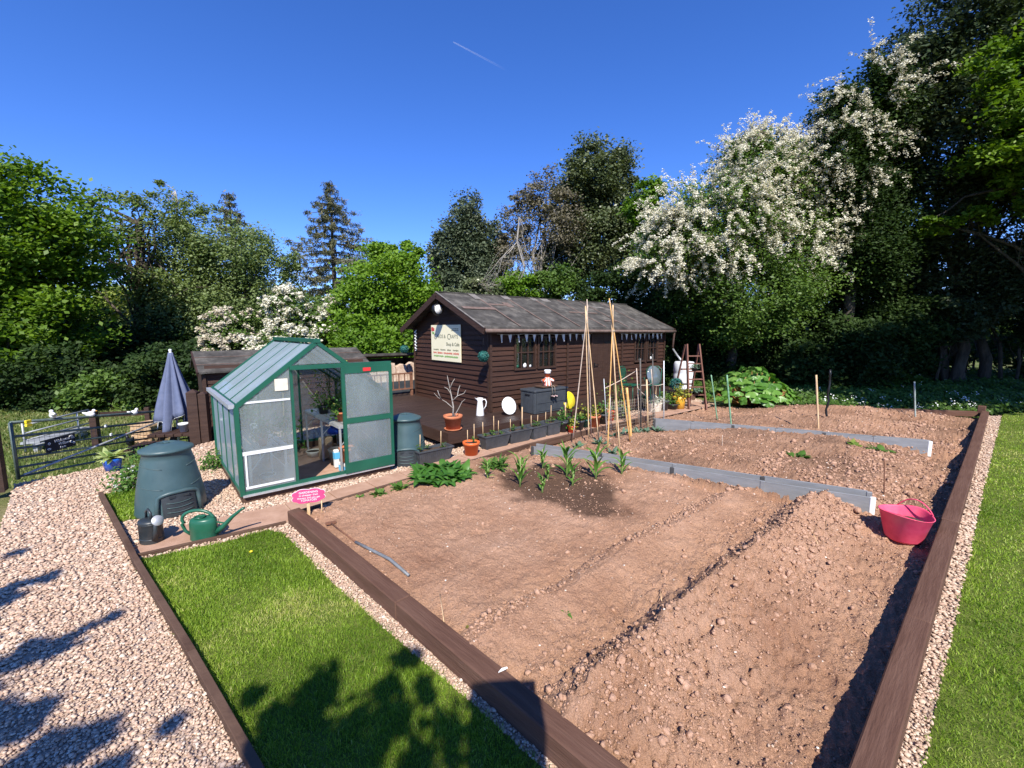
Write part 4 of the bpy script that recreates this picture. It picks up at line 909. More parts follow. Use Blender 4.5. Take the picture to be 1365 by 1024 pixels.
for k in range(1, 4):
    y = GL * k / 4
    for x in (0, GW): gbar((x, y, zb), (x, y, GE), .022)
    gbar((0, y, GE), (GW / 2, y, GRZ), .022); gbar((GW, y, GE), (GW / 2, y, GRZ), .022)
fr.build('frame', M['green_metal'], gh)
m_ = MB(); m_.bar((.60, -.035, 1.635), (1.95, -.035, 1.635), .05, .055); m_.build('door_track', M['green_metal'], gh)
m_ = MB(); m_.bar((.0, -.03, .10), (1.95, -.03, .10), .05, .022); m_.build('bottom_track', M['alu'], gh)
def pane_mesh(name, polys, mat, th=.004):
    m_ = MB()
    for p in polys:
        p = [Vector(q) for q in p]; nn = (p[1] - p[0]).cross(p[2] - p[0]).normalized() * th; n = len(p)
        m_.add(list(p) + [q + nn for q in p], [tuple(range(n - 1, -1, -1)), tuple(range(n, 2 * n))] + [(i, (i + 1) % n, n + (i + 1) % n, n + i) for i in range(n)])
    return m_.build(name, mat, gh)
pane_mesh('side_pane', [[(0, GL * k / 4 + .012, zb + .02), (0, GL * (k + 1) / 4 - .012, zb + .02), (0, GL * (k + 1) / 4 - .012, GE - .02), (0, GL * k / 4 + .012, GE - .02)] for k in range(4)], M['glass_side'])
pane_mesh('side_pane', [[(GW, GL * k / 4 + .012, zb + .02), (GW, GL * (k + 1) / 4 - .012, zb + .02), (GW, GL * (k + 1) / 4 - .012, GE - .02), (GW, GL * k / 4 + .012, GE - .02)] for k in range(4)], M['glass_gh'])
for sgn in (0, 1):
    ps = []
    for k in range(4):
        y0, y1 = GL * k / 4 + .012, GL * (k + 1) / 4 - .012
        a = [(0.01, y0, GE + .012), (0.01, y1, GE + .012), (GW / 2 - .05, y1, GRZ - .03), (GW / 2 - .05, y0, GRZ - .03)]
        if sgn: a = [(GW - q[0], q[1], q[2]) for q in a]
        ps.append(a)
    pane_mesh('roof_pane', ps, M['glass_roof'] if sgn == 0 else M['glass_gh'])
def front(y, x0, x1, zlo, gap=.02):
    return [(x0, y, zlo), (x1, y, zlo), (x1, y, zr(x1) - .03)] + ([(GW / 2, y, GRZ - .04)] if x0 < GW / 2 < x1 else []) + [(x0, y, zr(x0) - .03)]
pane_mesh('front_pane', [front(-.004, .03, .60, zb + .02)], M['glass_gh']); pane_mesh('front_pane', [front(-.004, .64, 1.245, 1.67)], M['glass_gh']); pane_mesh('front_pane', [front(-.004, 1.275, 1.87, zb + .02)], M['glass_gh'])
pane_mesh('back_pane', [front(GL, .03, .605, zb + .02), front(GL, .635, 1.245, zb + .02), front(GL, 1.275, 1.87, zb + .02)], M['glass_gh'])
for cc, dd in (((.31, -.014, .62), (.56, .006, .045)), ((.31, -.014, 1.24), (.56, .006, .025)), ((.06, -.014, .4), (.02, .004, .4)), ((.31, -.014, .19), (.54, .004, .03))): m_ = MB(); m_.box(cc, dd); m_.build('glazing_strip', M['white_pl'], gh)
m_ = MB(); m_.box((.50, -.018, 1.43), (.15, .005, .15)); m_.build('paper_notice', M['cream'], gh)
m_ = MB(); m_.bar((-.045, -.02, GE + .01), (-.045, GL, GE - .005), .06, .05); m_.build('gutter', M['alu'], gh)
# sliding door parked to the right of the opening
dr = MB(); dx0, dx1, dz0, dz1, dy = 1.25, 1.93, .12, 1.61, -.055
for x in (dx0, dx1): dr.box((x, dy, (dz0 + dz1) / 2), (.042, .03, dz1 - dz0))
for z, h in ((dz1 - .045, .09), (.86, .075), (dz0 + .075, .15)): dr.box(((dx0 + dx1) / 2, dy, z), (dx1 - dx0 - .04, .026, h))
do = dr.build('door', M['green_metal'], gh)
for z0, z1 in ((.20, .82), (.90, 1.52)):
    m_ = MB(); m_.box(((dx0 + dx1) / 2, dy, (z0 + z1) / 2), (dx1 - dx0 - .04, .005, z1 - z0)); m_.build('door_pane', M['glass_gh'], do)
m_ = MB(); m_.box((1.58, dy - .018, dz1 - .045), (.11, .006, .05)); m_.build('maker_plate', M['red'], do)
m_ = MB(); a = math.atan2(GRZ - GE, GW / 2); m_.box((GW * .70, GL * .62, zr(GW * .70) + .12), (.5, .55, .02), rot=Matrix.Rotation(a - R(16), 3, 'Y')); m_.build('roof_vent', M['green_metal'], gh)
# ---- what stands inside
def pot(name, mat, loc, r, h, label, cat, group=None, plant=None, rim=True, rz=0.0, saucer=False, sides=20, taper=.74, seed=1, leaf=None, size=.05, ph=.2, npl=60, pr=None):
    t = thing(name, label, cat, loc, rz, group)
    m_ = MB(); pf = [(r * taper, 0), (r * .93, h * .80)] + ([(r * 1.02, h * .80), (r * 1.05, h), (r * .95, h), (r * .90, h * .85), (.001, h * .84)] if rim else [(r, h), (r * .93, h), (r * .90, h * .86), (.001, h * .85)])
    m_.lathe(pf, sides); m_.build('body', mat, t)
    m_ = MB(); m_.lathe([(r * .905, h * .86), (r * .5, h * .885), (.001, h * .89)], 14); m_.build('potting_soil', M['soil_pot'], t)
    if saucer: m_ = MB(); m_.lathe([(r * .8, -.0), (r * 1.0, .035), (r * .94, .035), (r * .7, .012)], 22); m_.build('saucer', mat, t)
    if leaf:
        rng = np.random.default_rng(seed); bush(t, 'foliage', (0, 0, h * .9), (pr or r * 1.2, pr or r * 1.2, ph), max(8, npl // 6), 6, size, M[leaf], rng, sig=.22)
        m_ = MB()
        for k in range(5): a_ = k * 1.26; m_.tube([(0.01 * k, 0, h * .85), (r * .5 * math.cos(a_), r * .5 * math.sin(a_), h + ph * .7)], .005, 5)
        m_.build('stem', M['stem'], t)
    return t
def staging(x0, x1, y0, y1, z, label, m='alu'):
    t = thing('staging', label, 'staging', gl_(x0, y0, 0), GR, 'aluminium staging in the greenhouse'); w_, d_ = x1 - x0, y1 - y0
    a = MB(); n = 6
    for i in range(n): a.box(((i + .5) * w_ / n, d_ / 2, z), (w_ / n * .72, d_, .012))
    for y in (0, d_): a.box((w_ / 2, y, z - .02), (w_, .02, .04))
    for x in (0, w_): a.box((x, d_ / 2, z - .02), (.02, d_, .04))
    a.build('shelf', M['alu'], t)
    for x in (.01, w_ - .01):
        for y in (.01, d_ / 2, d_ - .01): a = MB(); a.box((x, y, z / 2), (.026, .026, z - .04)); a.build('leg', M['alu'], t)
    for y in (.01, d_ / 2, d_ - .01): a = MB(); a.bar((.01, y, z - .30), (w_ * .5, y, z - .04), .018, .008); a.bar((w_ * .5, y, z - .05), (w_ - .01, y, z - .32), .018, .008); a.build('brace', M['alu'], t)
staging(1.27, 1.80, .25, 1.95, .74, 'aluminium staging with pot plants seen through the open greenhouse door')
staging(.12, .55, .18, 1.95, .62, 'pale staging behind the dusty front glass of the greenhouse')
TP = 'potted plants on the greenhouse staging'
pot('potted_plant', M['terracotta'], gl_(1.42, .55, .75), .085, .14, 'terracotta pot with bushy tomato plant on the staging, nearest the greenhouse door', 'potted plant', TP, leaf='lf_mid', seed=3, ph=.24, npl=170, size=.06, pr=.2)
pot('potted_plant', M['terracotta'], gl_(1.58, .90, .75), .08, .13, 'terracotta pot with leafy plant on the middle of the greenhouse staging', 'potted plant', TP, leaf='lf_dark', seed=4, ph=.30, npl=170, size=.06, pr=.2)
pot('potted_plant', M['black_pl'], gl_(1.40, 1.35, .75), .09, .13, 'dark plastic pot with plants at the back of the greenhouse staging', 'potted plant', TP, leaf='lf_mid', seed=5, ph=.2, npl=120, size=.05, pr=.18)
pot('climbing_plant', M['black_pl'], gl_(1.62, 1.75, .75), .10, .15, 'tall climbing plant with small yellow leaves against the greenhouse back', 'potted plant', None, leaf='lf_lime', seed=6, ph=.75, npl=260, size=.05, pr=.16)
pot('potted_plant', M['terracotta'], gl_(.34, .55, .63), .07, .11, 'small terracotta pot behind the dusty front glass of the greenhouse', 'potted plant', TP, leaf='lf_mid', seed=7, ph=.2, npl=60, size=.05)
pot('bucket', M['white_pl'], gl_(.36, .95, .63), .085, .16, 'pale bucket behind the dusty front glass of the greenhouse', 'bucket', rim=False)
pot('flowerpot', M['terracotta'], gl_(1.42, .38, .16), .12, .22, 'large terracotta pot on a blue box under the greenhouse staging', 'flowerpot')
m_ = MB(); m_.box((0, 0, .065), (.24, .2, .09)); o = m_.build('card_box', M['cyan_pl'], None, gl_(1.43, .36, .015), GR + .2); m2 = MB(); m2.box((0, 0, .127), (.25, .21, .035)); m2.build('lid', M['white_pl'], o); tag(o, 'pale blue box with white lid on the greenhouse floor', 'box')
pot('bucket', M['black_pl'], gl_(1.40, .82, .02), .13, .25, 'black bucket under the greenhouse staging', 'bucket', rim=False)
m_ = MB(); m_.box((0, 0, .19), (.20, .12, .36), bev=.02); tag(m_.build('compost_sack', M['wicker'], None, gl_(1.36, 1.2, .015), GR + .1), 'tan paper sack standing under the greenhouse staging', 'sack')
m_ = MB(); m_.box((0, 0, .15), (.075, .075, .28), bev=.012); o = m_.build('plant_food_box', M['white_pl'], None, gl_(1.33, .62, .015), GR); m2 = MB(); m2.box((0, 0, .2), (.079, .079, .1)); m2.build('label_band', M['cyan_pl'], o); tag(o, 'small white and blue carton beside the black bucket', 'carton')
pot('bowl', M['cream'], gl_(1.25, 1.5, .015), .12, .1, 'cream bowl on the greenhouse floor', 'bowl', rim=False)
pot('bowl', M['cream'], gl_(.36, .42, .12), .10, .07, 'cream bowl low down behind the dusty front glass', 'bowl', rim=False)
m_ = MB(); m_.lathe([(.12, .0), (.14, .10), (.12, .10), (.10, .03), (.001, .03)], 16); tag(m_.build('washing_bowl', M['blue_pl'], None, gl_(1.56, 1.32, .40), GR), 'blue plastic bowl under the greenhouse staging', 'bowl')
m_ = MB(); m_.tube([(0, 0, .02), (.05, .1, 1.25)], .013, 6); m_.box((0, 0, .05), (.24, .05, .09)); tag(m_.build('broom', M['bamboo'], None, gl_(.95, 2.08, .02), GR), 'broom with wooden handle leaning at the back of the greenhouse', 'broom')

for i, (x, y, z, r, h, mt, lf, ph, lb) in enumerate(((.30, .26, .63, .06, .10, 'terracotta', 'lf_mid', .22, 'nearest small terracotta pot on the pale staging behind the front glass'), (.34, 1.3, .63, .07, .12, 'black_pl', 'lf_dark', .30, 'black pot with leafy plant on the pale staging'), (.30, 1.7, .63, .08, .12, 'grey_pl', 'lf_mid', .42, 'grey pot with tall plant at the back of the pale staging'), (1.62, .35, .75, .07, .11, 'terracotta', 'lf_mid', .30, 'terracotta pot with tall plant behind the open door glass'), (1.66, 1.2, .75, .08, .12, 'red_pl', 'lf_lime', .36, 'red pot with pale leafed plant behind the open door glass'), (.95, 1.95, .02, .12, .2, 'black_pl', 'lf_mid', .6, 'black pot with tall leafy plant on the greenhouse floor at the back'))):
    pot('potted_plant', M[mt], gl_(x, y, z), r, h, lb, 'potted plant', TP, leaf=lf, seed=70 + i, ph=ph, npl=int(80 + 200 * ph), size=.06, pr=.16)
# ================================================================== COMPOST BINS
def comp_bin(loc, rz, label, s=1.0):
    t = thing('compost_bin', label, 'compost bin', loc, rz, 'dark green compost bins'); t.scale = (s, s, s * .93)
    prof = [(.365, 0), (.372, .02), (.365, .05)]
    for i in range(1, 13):
        z = .05 + .75 * i / 12; r = .365 - .118 * (i / 12) ** 1.35; prof.append((r, z))
    prof += [(.252, .805), (.262, .815), (.262, .83)]
    m_ = MB(); m_.lathe(prof, 48); b_ = m_.build('body', M['bin'], t)
    for z0 in (.34, .60):                                        # slanting moulded lines
        for sg in (-1, 1):
            pts = []
            for k in range(11):
                a = -math.pi / 2 + sg * (.45 + 1.1 * k / 10); z = z0 + .055 * (k / 10) + .03; u = (z - .05) / .75; r = .365 - .118 * u ** 1.35; pts.append(((r + .001) * math.cos(a), (r + .001) * math.sin(a), z))
            q = MB(); q.tube(pts, .005, 5); q.build('moulded_rib', M['bin_pale'], b_)
    m_ = MB(); m_.lathe([(.272, .825), (.280, .84), (.276, .862), (.255, .872), (.16, .915), (.10, .932), (.085, .932), (.08, .92), (.001, .918)], 44); m_.box((0, 0, .93), (.05, .12, .03), bev=.008); m_.build('lid', M['bin'], t)
    # hatch with arched surround at the foot
    def wall(x, z): u = max(0, (z - .05) / .75); r = .365 - .118 * u ** 1.35; return -math.sqrt(max(r * r - x * x, .0))
    h = MB(); pts = []
    for k in range(15):
        u = k / 14; x = -.195 + .39 * u; z = .33 - .05 * abs(2 * u - 1) ** 3; pts.append((x, wall(x, z) - .02, z))
    pts = [(-.225, wall(-.225, .02) - .03, .0)] + [(-.21, wall(-.21, .2) - .025, .2)] + pts + [(.21, wall(.21, .2) - .025, .2)] + [(.225, wall(.225, .02) - .03, .0)]
    h.tube(pts, .026, 8); ho = h.build('hatch_frame', M['bin'], t)
    h = MB(); nx = 8
    for (za, zb_) in ((.01, .30),):
        vs_ = []
        for j in range(6):
            z = za + (zb_ - za) * j / 5
            for i in range(nx + 1): x = -.17 + .34 * i / nx; vs_.append((x, wall(x, z) - .022, z))
        h.add(vs_, [(j * (nx + 1) + i, j * (nx + 1) + i + 1, (j + 1) * (nx + 1) + i + 1, (j + 1) * (nx + 1) + i) for j in range(5) for i in range(nx)], True)
    hp = h.build('hatch', M['bin_dark'], t)
    for z in (.08, .14, .20): h = MB(); h.tube([(-.13 + .26 * i / 8, wall(-.13 + .26 * i / 8, z) - .026, z - .012 * math.sin(i / 8 * math.pi)) for i in range(9)], .006, 5); h.build('grip_ridge', M['bin_pale'], hp)
    for sg in (-1, 1): h = MB(); h.box((sg * .07, wall(.07, .27) - .024, .272), (.06, .02, .03)); h.build('catch', M['bin_dark'], hp)
    return t
comp_bin(P(235, 692) + Vector((-.28, .30, 0)), R(52), 'dark green plastic compost bin behind the two watering cans', .93)
comp_bin(P(541, 622) + Vector((-.06, .30, 0)), R(14), 'dark green plastic compost bin half hidden by the greenhouse door', .9)
# ================================================================== WATERING CANS
def can_green():
    p = P(273, 718); t = thing('watering_can', 'green plastic watering can with long spout', 'watering can', p, R(8)); t.scale = (.92,) * 3
    m_ = MB(); m_.lathe([(.135, 0), (.140, .012), (.136, .10), (.139, .105), (.137, .19), (.130, .225), (.118, .24), (.06, .25), (.05, .243), (.001, .243)], 32, sx=1.0, sy=.66); m_.build('body', M['can_green'], t)
    m_ = MB(); m_.lathe([(.05, .243), (.055, .262), (.047, .262), (.044, .235), (.001, .232)], 20, (-.03, 0, 0)); m_.build('filler', M['can_green'], t)
    pts = []
    for k in range(15):
        a = R(205) - R(190) * k / 14; pts.append((-.055 + .155 * math.cos(a), 0, .235 + .095 * math.sin(a)))
    m_ = MB(); m_.tube([(-.135, 0, .06), (-.185, 0, .10), (-.215, 0, .18)] + pts + [(.115, 0, .23)], .017, 10); m_.build('handle', M['can_green'], t)
    m_ = MB(); m_.tube([(.125, 0, .07), (.20, 0, .13), (.30, 0, .235), (.40, 0, .315), (.43, 0, .33)], [.034, .027, .019, .014, .014], 12); m_.bar((.12, 0, .19), (.22, 0, .165), .012); m_.build('spout', M['can_green'], t)
def can_black():
    p = P(203, 722); t = thing('watering_can', 'old black watering can with pale rose, shorter of the two', 'watering can', p, R(-25)); t.scale = (1.08,) * 3
    m_ = MB(); m_.lathe([(.098, 0), (.103, .012), (.101, .19), (.105, .195), (.100, .215), (.07, .225), (.001, .228)], 28, sx=1, sy=.85)
    for z in (.05, .19): m_.lathe([(.102, z - .006), (.107, z), (.102, z + .006)], 28, sx=1, sy=.85)
    m_.build('body', M['can_black'], t)
    m_ = MB(); m_.tube([(-.06, 0, .22), (-.055, 0, .28), (-.02, 0, .31), (.02, 0, .28), (.025, 0, .22)], .011, 8); m_.build('handle', M['can_black'], t)
    m_ = MB(); m_.tube([(.095, -.02, .05), (.125, -.02, .14), (.135, -.02, .235)], [.024, .018, .014], 10); sp = m_.build('spout', M['can_black'], t)
    m_ = MB(); m_.lathe([(.014, 0), (.048, .05), (.046, .056), (.001, .06)], 18, (.132, -.02, .225), rot=Matrix.Rotation(R(62), 3, 'Y')); m_.build('rose', M['galv'], sp)
can_green(); can_black()

# ================================================================== GATE, ORNAMENTS, FENCE POSTS
GA = P(20, 643) + Vector((.02, .03, 0)); GB = Vector((-7.12, 9.2, 0)); DROP = .44; gd = (GB - GA); gLn = gd.length; ga = math.atan2(gd.y, gd.x)
gt = thing('field_gate', 'green grey tubular field gate with wire mesh and chalkboard sign', 'gate', GA, ga)
ZT = .84
zs_ = [.07, .20, .33, .47, .64, ZT]
for z in zs_:
    m_ = MB(); m_.tube([(0, 0, z), (gLn, 0, z - DROP)], .017 if z < ZT else .022, 8); m_.build('rail', M['gate_green'], gt)
for x in (0, gLn): m_ = MB(); m_.tube([(x, 0, .03 - DROP * x / gLn), (x, 0, ZT - DROP * x / gLn)], .022, 8); m_.build('stile', M['gate_green'], gt)
m_ = MB(); m_.tube([(.05, -.03, .08), (gLn * .97, -.03, ZT - .03 - DROP)], .017, 8); m_.build('brace', M['galv'], gt)
m_ = MB()
k = 0.06
while k < gLn: m_.tube([(k, .012, .05 - DROP * k / gLn), (k, .012, .66 - DROP * k / gLn)], .0022, 4); k += .075
for z in np.arange(.06, .66, .075): m_.tube([(0, .014, z), (gLn, .014, z - DROP)], .0022, 4)
m_.build('mesh_panel', M['wire'], gt)
m_ = MB(); m_.tube([(gLn + .12, 0, -.75), (gLn + .12, 0, ZT - DROP + .08)], .05, 10); tag(m_.build('gate_post', M['gate_green'], None, GA, ga), 'round green grey latch post behind the parasol', 'post')
def gp(px, z, off=-.04):                                         # spot on the gate under photo column px
    k = (px - 682.5) / F_PX; u = (GA.x - k * GA.y) / (k * math.sin(ga) - math.cos(ga)); return GA + Vector((math.cos(ga), math.sin(ga), 0)) * u + Vector((math.sin(ga), -math.cos(ga), 0)) * -off * 1 + Vector((0, 0, z - DROP * u / gLn))
cb = thing('chalkboard_sign', 'black chalkboard reading Welcome to Willow Farm hung on the gate', 'sign', gp(62, .475), ga)
m_ = MB(); m_.box((0, 0, 0), (.46, .014, .20), bev=.003); m_.build('panel', M['chalk'], cb)
def chk(u, v): return Matrix(((1, 0, 0, u), (0, 0, -1, -.009), (0, 1, 0, v), (0, 0, 0, 1)))
text_mesh(cb, 'lettering', 'Welcome to', .062, M['ink_white'], chk(-.11, .025), font_shear=.25)
text_mesh(cb, 'lettering', 'Willow', .058, M['ink_white'], chk(-.05, -.028), font_shear=.25)
text_mesh(cb, 'lettering', 'Farm', .045, M['ink_white'], chk(-.03, -.078), font_shear=.25)
for (u, v, w_, h_) in ((-.18, .03, .03, .03), (-.19, -.05, .05, .022), (.16, .065, .06, .02), (.15, -.02, .03, .03), (.195, -.045, .035, .022)):
    m_ = MB(); m_.tube([(u + w_ * .5 * math.cos(q), -.010, v + h_ * .5 * math.sin(q)) for q in np.linspace(0, 6.28, 10)[:-1]], .005, 4, closed=True); m_.build('lettering', M['ink_white'], cb)
def bird(px, z, rz, label):
    t = thing('bird_ornament', label, 'ornament', gp(px, z, 0), rz, 'white bird ornaments on the gate'); 
    m_ = MB(); m_.ball((0, 0, .05), .052, 14, (1.25, .8, .9)); m_.ball((.05, 0, .105), .027, 12); m_.tube([(.035, 0, .07), (.048, 0, .10)], [.026, .018], 8); m_.tube([(-.05, 0, .06), (-.10, 0, .085)], [.03, .008], 8); m_.build('body', M['white'], t)
    m_ = MB(); m_.tube([(.072, 0, .103), (.095, 0, .098)], [.009, .003], 6); m_.build('beak', M['yellow_pot'], t)
bird(60, ZT + .015, 2.6, 'white bird ornament on the gate above the chalkboard'); bird(111, ZT - .01, .4, 'white bird ornament on the gate beside the brown fence post'); bird(170, ZT - .04, 1.2, 'white bird ornament on the gate nearest to the parasol')
m_ = MB(); m_.box((0, 0, .03), (.075, .03, .045), bev=.004); m_.box((0, 0, -.02), (.078, .032, .04), bev=.004); tag(m_.build('gate_tag', M['yellow'], None, gp(21, ZT - .03), ga), 'yellow and white tag at the hinge end of the gate', 'tag')
for px, z, lb in ((127, .66, 'small white plastic clip on the upper gate rail'), (133, .50, 'small white plastic clip low on the gate')):
    m_ = MB(); m_.box((0, 0, 0), (.05, .025, .045), bev=.006); tag(m_.build('gate_clip', M['white_pl'], None, gp(px, z, -.035), ga + .3), lb, 'clip')
m_ = MB(); m_.box((0, 0, .62), (.19, .14, 1.24), bev=.01); m_.box((.07, -.075, .62), (.05, .02, 1.24)); tag(m_.build('gate_post', M['brown'], None, P(8, 655) + Vector((-.1, -.02, 0)), R(35)), 'thick brown gate post at the edge of the gravel drive', 'post')
def gpost(px, ytop, Y, w_, label, mat='brown', h0=-.6, pt=True):
    q = D(px, ytop, Y); m_ = MB(); zb_ = gz(q.x, q.y) - .05; H_ = q.z - zb_; m_.box((0, 0, H_ / 2), (w_, w_, H_)); 
    if pt: m_.add([(-w_ / 2, -w_ / 2, H_), (w_ / 2, -w_ / 2, H_), (w_ / 2, w_ / 2, H_), (-w_ / 2, w_ / 2, H_), (0, 0, H_ + w_ * .35)], [(0, 1, 4), (1, 2, 4), (2, 3, 4), (3, 0, 4)])
    return tag(m_.build('fence_post', M[mat], None, (q.x, q.y, zb_), R(15)), label, 'post', 'brown fence posts')
gpost(124, 548, 9.9, .13, 'square brown post with pointed top beyond the gate')
gpost(196, 543, 10.6, .10, 'thin brown post beyond the gate behind the straw coloured coop', pt=False)
gpost(257, 523, 7.9, .17, 'stout brown post with pointed top between parasol and greenhouse'); gpost(270, 525, 7.95, .13, 'brown post right beside the greenhouse, partly in front of the low shed')
q0 = D(132, 553, 10.0); q1 = D(196, 550, 10.6); m_ = MB(); m_.bar(q0, q1, .04, .12); tag(m_.build('fence_rail', M['brown'], None), 'brown fence rail between two posts beyond the gate', 'fence rail')
q0 = D(28, 556, 8.8); q1 = D(119, 554, 10.2); dv = q1 - q0; t = thing('galvanised_gate', 'bare galvanised gate standing beyond the green gate', 'gate', (q0.x, q0.y, -.5), math.atan2(dv.y, dv.x)); L_ = math.hypot(dv.x, dv.y)
for z in (.14, .30, .45, .62): m_ = MB(); m_.tube([(0, 0, z), (L_, 0, z + .08)], .018, 8); m_.build('rail', M['galv'], t)
for x in (0, L_ * .8, L_): m_ = MB(); m_.tube([(x, 0, .06), (x, 0, .68)], .018, 8); m_.build('stile', M['galv'], t)
q0 = D(38, 577, 9.2); q1 = D(118, 581, 11.0); m_ = MB(); m_.bar((q0.x, q0.y, -.36), (q1.x, q1.y, -.42), .35, .05); 
for u in (.1, .9): qq = q0.lerp(q1, u); m_.bar((qq.x, qq.y, -.7), (qq.x, qq.y, -.37), .1)
tag(m_.build('plank_bench', M['galv'], None), 'pale low plank behind the chalkboard sign', 'plank')
# straw coloured coop and a dark hen
q = D(201, 578, 10.2); t = thing('hen_coop', 'straw coloured woven coop beyond the gate', 'coop', (q.x, q.y, -.62), R(-12))
m_ = MB(); 
for r_ in range(4):
    for c_ in range(5): m_.box((-.24 + .12 * c_ + .03 * (r_ % 2), -.24, .09 + .105 * r_), (.115, .03, .085), bev=.008)
m_.box((0, 0, .24), (.60, .46, .46)); m_.build('body', M['wicker'], t); m_ = MB(); m_.box((0, 0, .485), (.68, .54, .03)); m_.build('roof', M['wicker'], t)
q = D(172, 577, 9.6); t = thing('black_hen', 'black hen on the grass beyond the gate', 'hen', (q.x, q.y, -.6), R(150)); m_ = MB(); m_.ball((0, 0, .16), .10, 14, (1.3, .75, .9)); m_.tube([(.09, 0, .2), (.13, 0, .28), (.14, 0, .31)], [.05, .03, .025], 8); m_.tube([(-.09, 0, .18), (-.19, 0, .30)], [.06, .02], 8)
for y in (-.03, .03): m_.tube([(0, y, .08), (.01, y, 0)], .008, 5)
m_.build('body', M['black'], t); m_ = MB(); m_.box((.145, 0, .345), (.04, .008, .03)); m_.tube([(.165, 0, .31), (.19, 0, .30)], [.01, .002], 5); m_.build('comb', M['red'], t)

# ================================================================== PICNIC TABLE AND PARASOL
BZ = -.56; pt_ = Vector((*D(233, 587, 7.9).xy, BZ)); bn = thing('picnic_table', 'brown timber picnic table under the closed parasol', 'picnic table', pt_, R(8))
m_ = MB()
for i in range(6): m_.box((-.375 + .15 * i, .28, .70), (.138, .62, .055), bev=.005)
m_.build('tabletop', M['brown'], bn)
for sx in (-1, 1):
    m_ = MB()
    for i in range(3): m_.box((sx * .72 + (i - 1) * .135, .28, .44), (.125, .62, .05), bev=.005)
    m_.build('seat', M['brown'], bn)
for y in (.08, .50):
    for sx in (-1, 1): m_ = MB(); m_.bar((sx * .25, y, .68), (sx * .55, y, 0), .10, .045, up=(0, 1, 0)); m_.build('leg', M['brown'], bn)
    m_ = MB(); m_.bar((-.86, y + .05, .39), (.86, y + .05, .39), .045, .09); m_.build('crossbar', M['brown'], bn)
q = D(239, 576, 7.95); pot('bucket', M['white'], (q.x, q.y + .12, BZ + .729), .085, .17, 'small white bucket on the picnic table', 'bucket', rim=True)
pc = D(227, 470, 8.35); ps = thing('parasol', 'closed slate blue parasol by the picnic table', 'parasol', (pc.x, pc.y, BZ), 0)
H_ = pc.z - BZ; m_ = MB(); m_.tube([(0, 0, 0), (0, 0, H_ + .03)], .022, 10); m_.ball((0, 0, H_ + .04), .03, 10); m_.build('pole', M['white_pl'], ps)
m_ = MB(); m_.lathe([(.25, 0), (.25, .06), (.06, .09), (.05, .25)], 20); m_.build('base', M['bin_dark'], ps)
vs_ = []; fs = []; n = 56; rows = 18
for j in range(rows + 1):
    u = j / rows
    for i in range(n):
        th = 6.283 * i / n; fold = .5 + .5 * math.cos(th * 8 + .6 * math.sin(th * 3)); rad = .035 + u * (.14 + .25 * fold) * (.75 + .25 * u) 
        z = H_ - u * (1.12 + .30 * (1 if math.cos(th * 4 + .7) > .2 else .0) * u ** 3 + .22 * math.cos(th + 1.9) * u ** 4)
        vs_.append((rad * math.cos(th) * .95, rad * math.sin(th) * .8, z))
for j in range(rows):
    for i in range(n): fs.append((j * n + i, j * n + (i + 1) % n, (j + 1) * n + (i + 1) % n, (j + 1) * n + i))
m_ = MB(); m_.add(vs_, fs, True); cp = m_.build('canopy', M['brolly'], ps); sol = cp.modifiers.new('thickness', 'SOLIDIFY'); sol.thickness = .006
m_ = MB(); m_.tube([Vector(v) * 1.0 for v in vs_[-n:]], .007, 5, closed=True); m_.build('hem', M['white_pl'], ps)
# blue pot with variegated plant, herb clumps
q = P(151, 627); t = pot('potted_plant', M['blue_glaze'], (q.x, q.y, 0), .125, .19, 'cobalt blue glazed pot with variegated plant at the end of the gravel', 'potted plant', sides=28, taper=.7, rim=False)
obj_leaf('foliage', rosette((0, 0, .17), 46, .24, .085, (.3, 1.3), 1.2, .06, np.random.default_rng(2)), M['lf_var'], t)
def herb(px, py, r, h, n, size, mat, label, cat='plant', grp=None, seed=1, z=0.0, fl=None, name='herb_clump'):
    q = P(px, py, z); t = thing(name, label, cat, (q.x, q.y, z), 0, grp); rng = np.random.default_rng(seed)
    bush(t, 'foliage', (0, 0, .02), (r, r, h), n, 7, size, M[mat], rng, sig=.22)
    if fl: bush(t, 'flowers', (0, 0, h * .3), (r, r, h * .8), fl, 3, size * .8, M['lf_flower'], rng, sig=.15, aspect=.9)
    return t
herb(178, 650, .24, .30, 130, .05, 'lf_mid', 'bushy herb with small white flowers beside the first compost bin', seed=4, fl=22)
herb(287, 625, .17, .26, 60, .05, 'lf_mid', 'scruffy green weed against the greenhouse plinth', seed=5)
herb(196, 612, .2, .18, 50, .045, 'lf_mid', 'low green plant under the picnic table seat', seed=6)
# ================================================================== ON THE DECK
DZ = .331
def onto(px, py, z=DZ): q = P(px, py, z); return Vector((q.x, q.y, z))
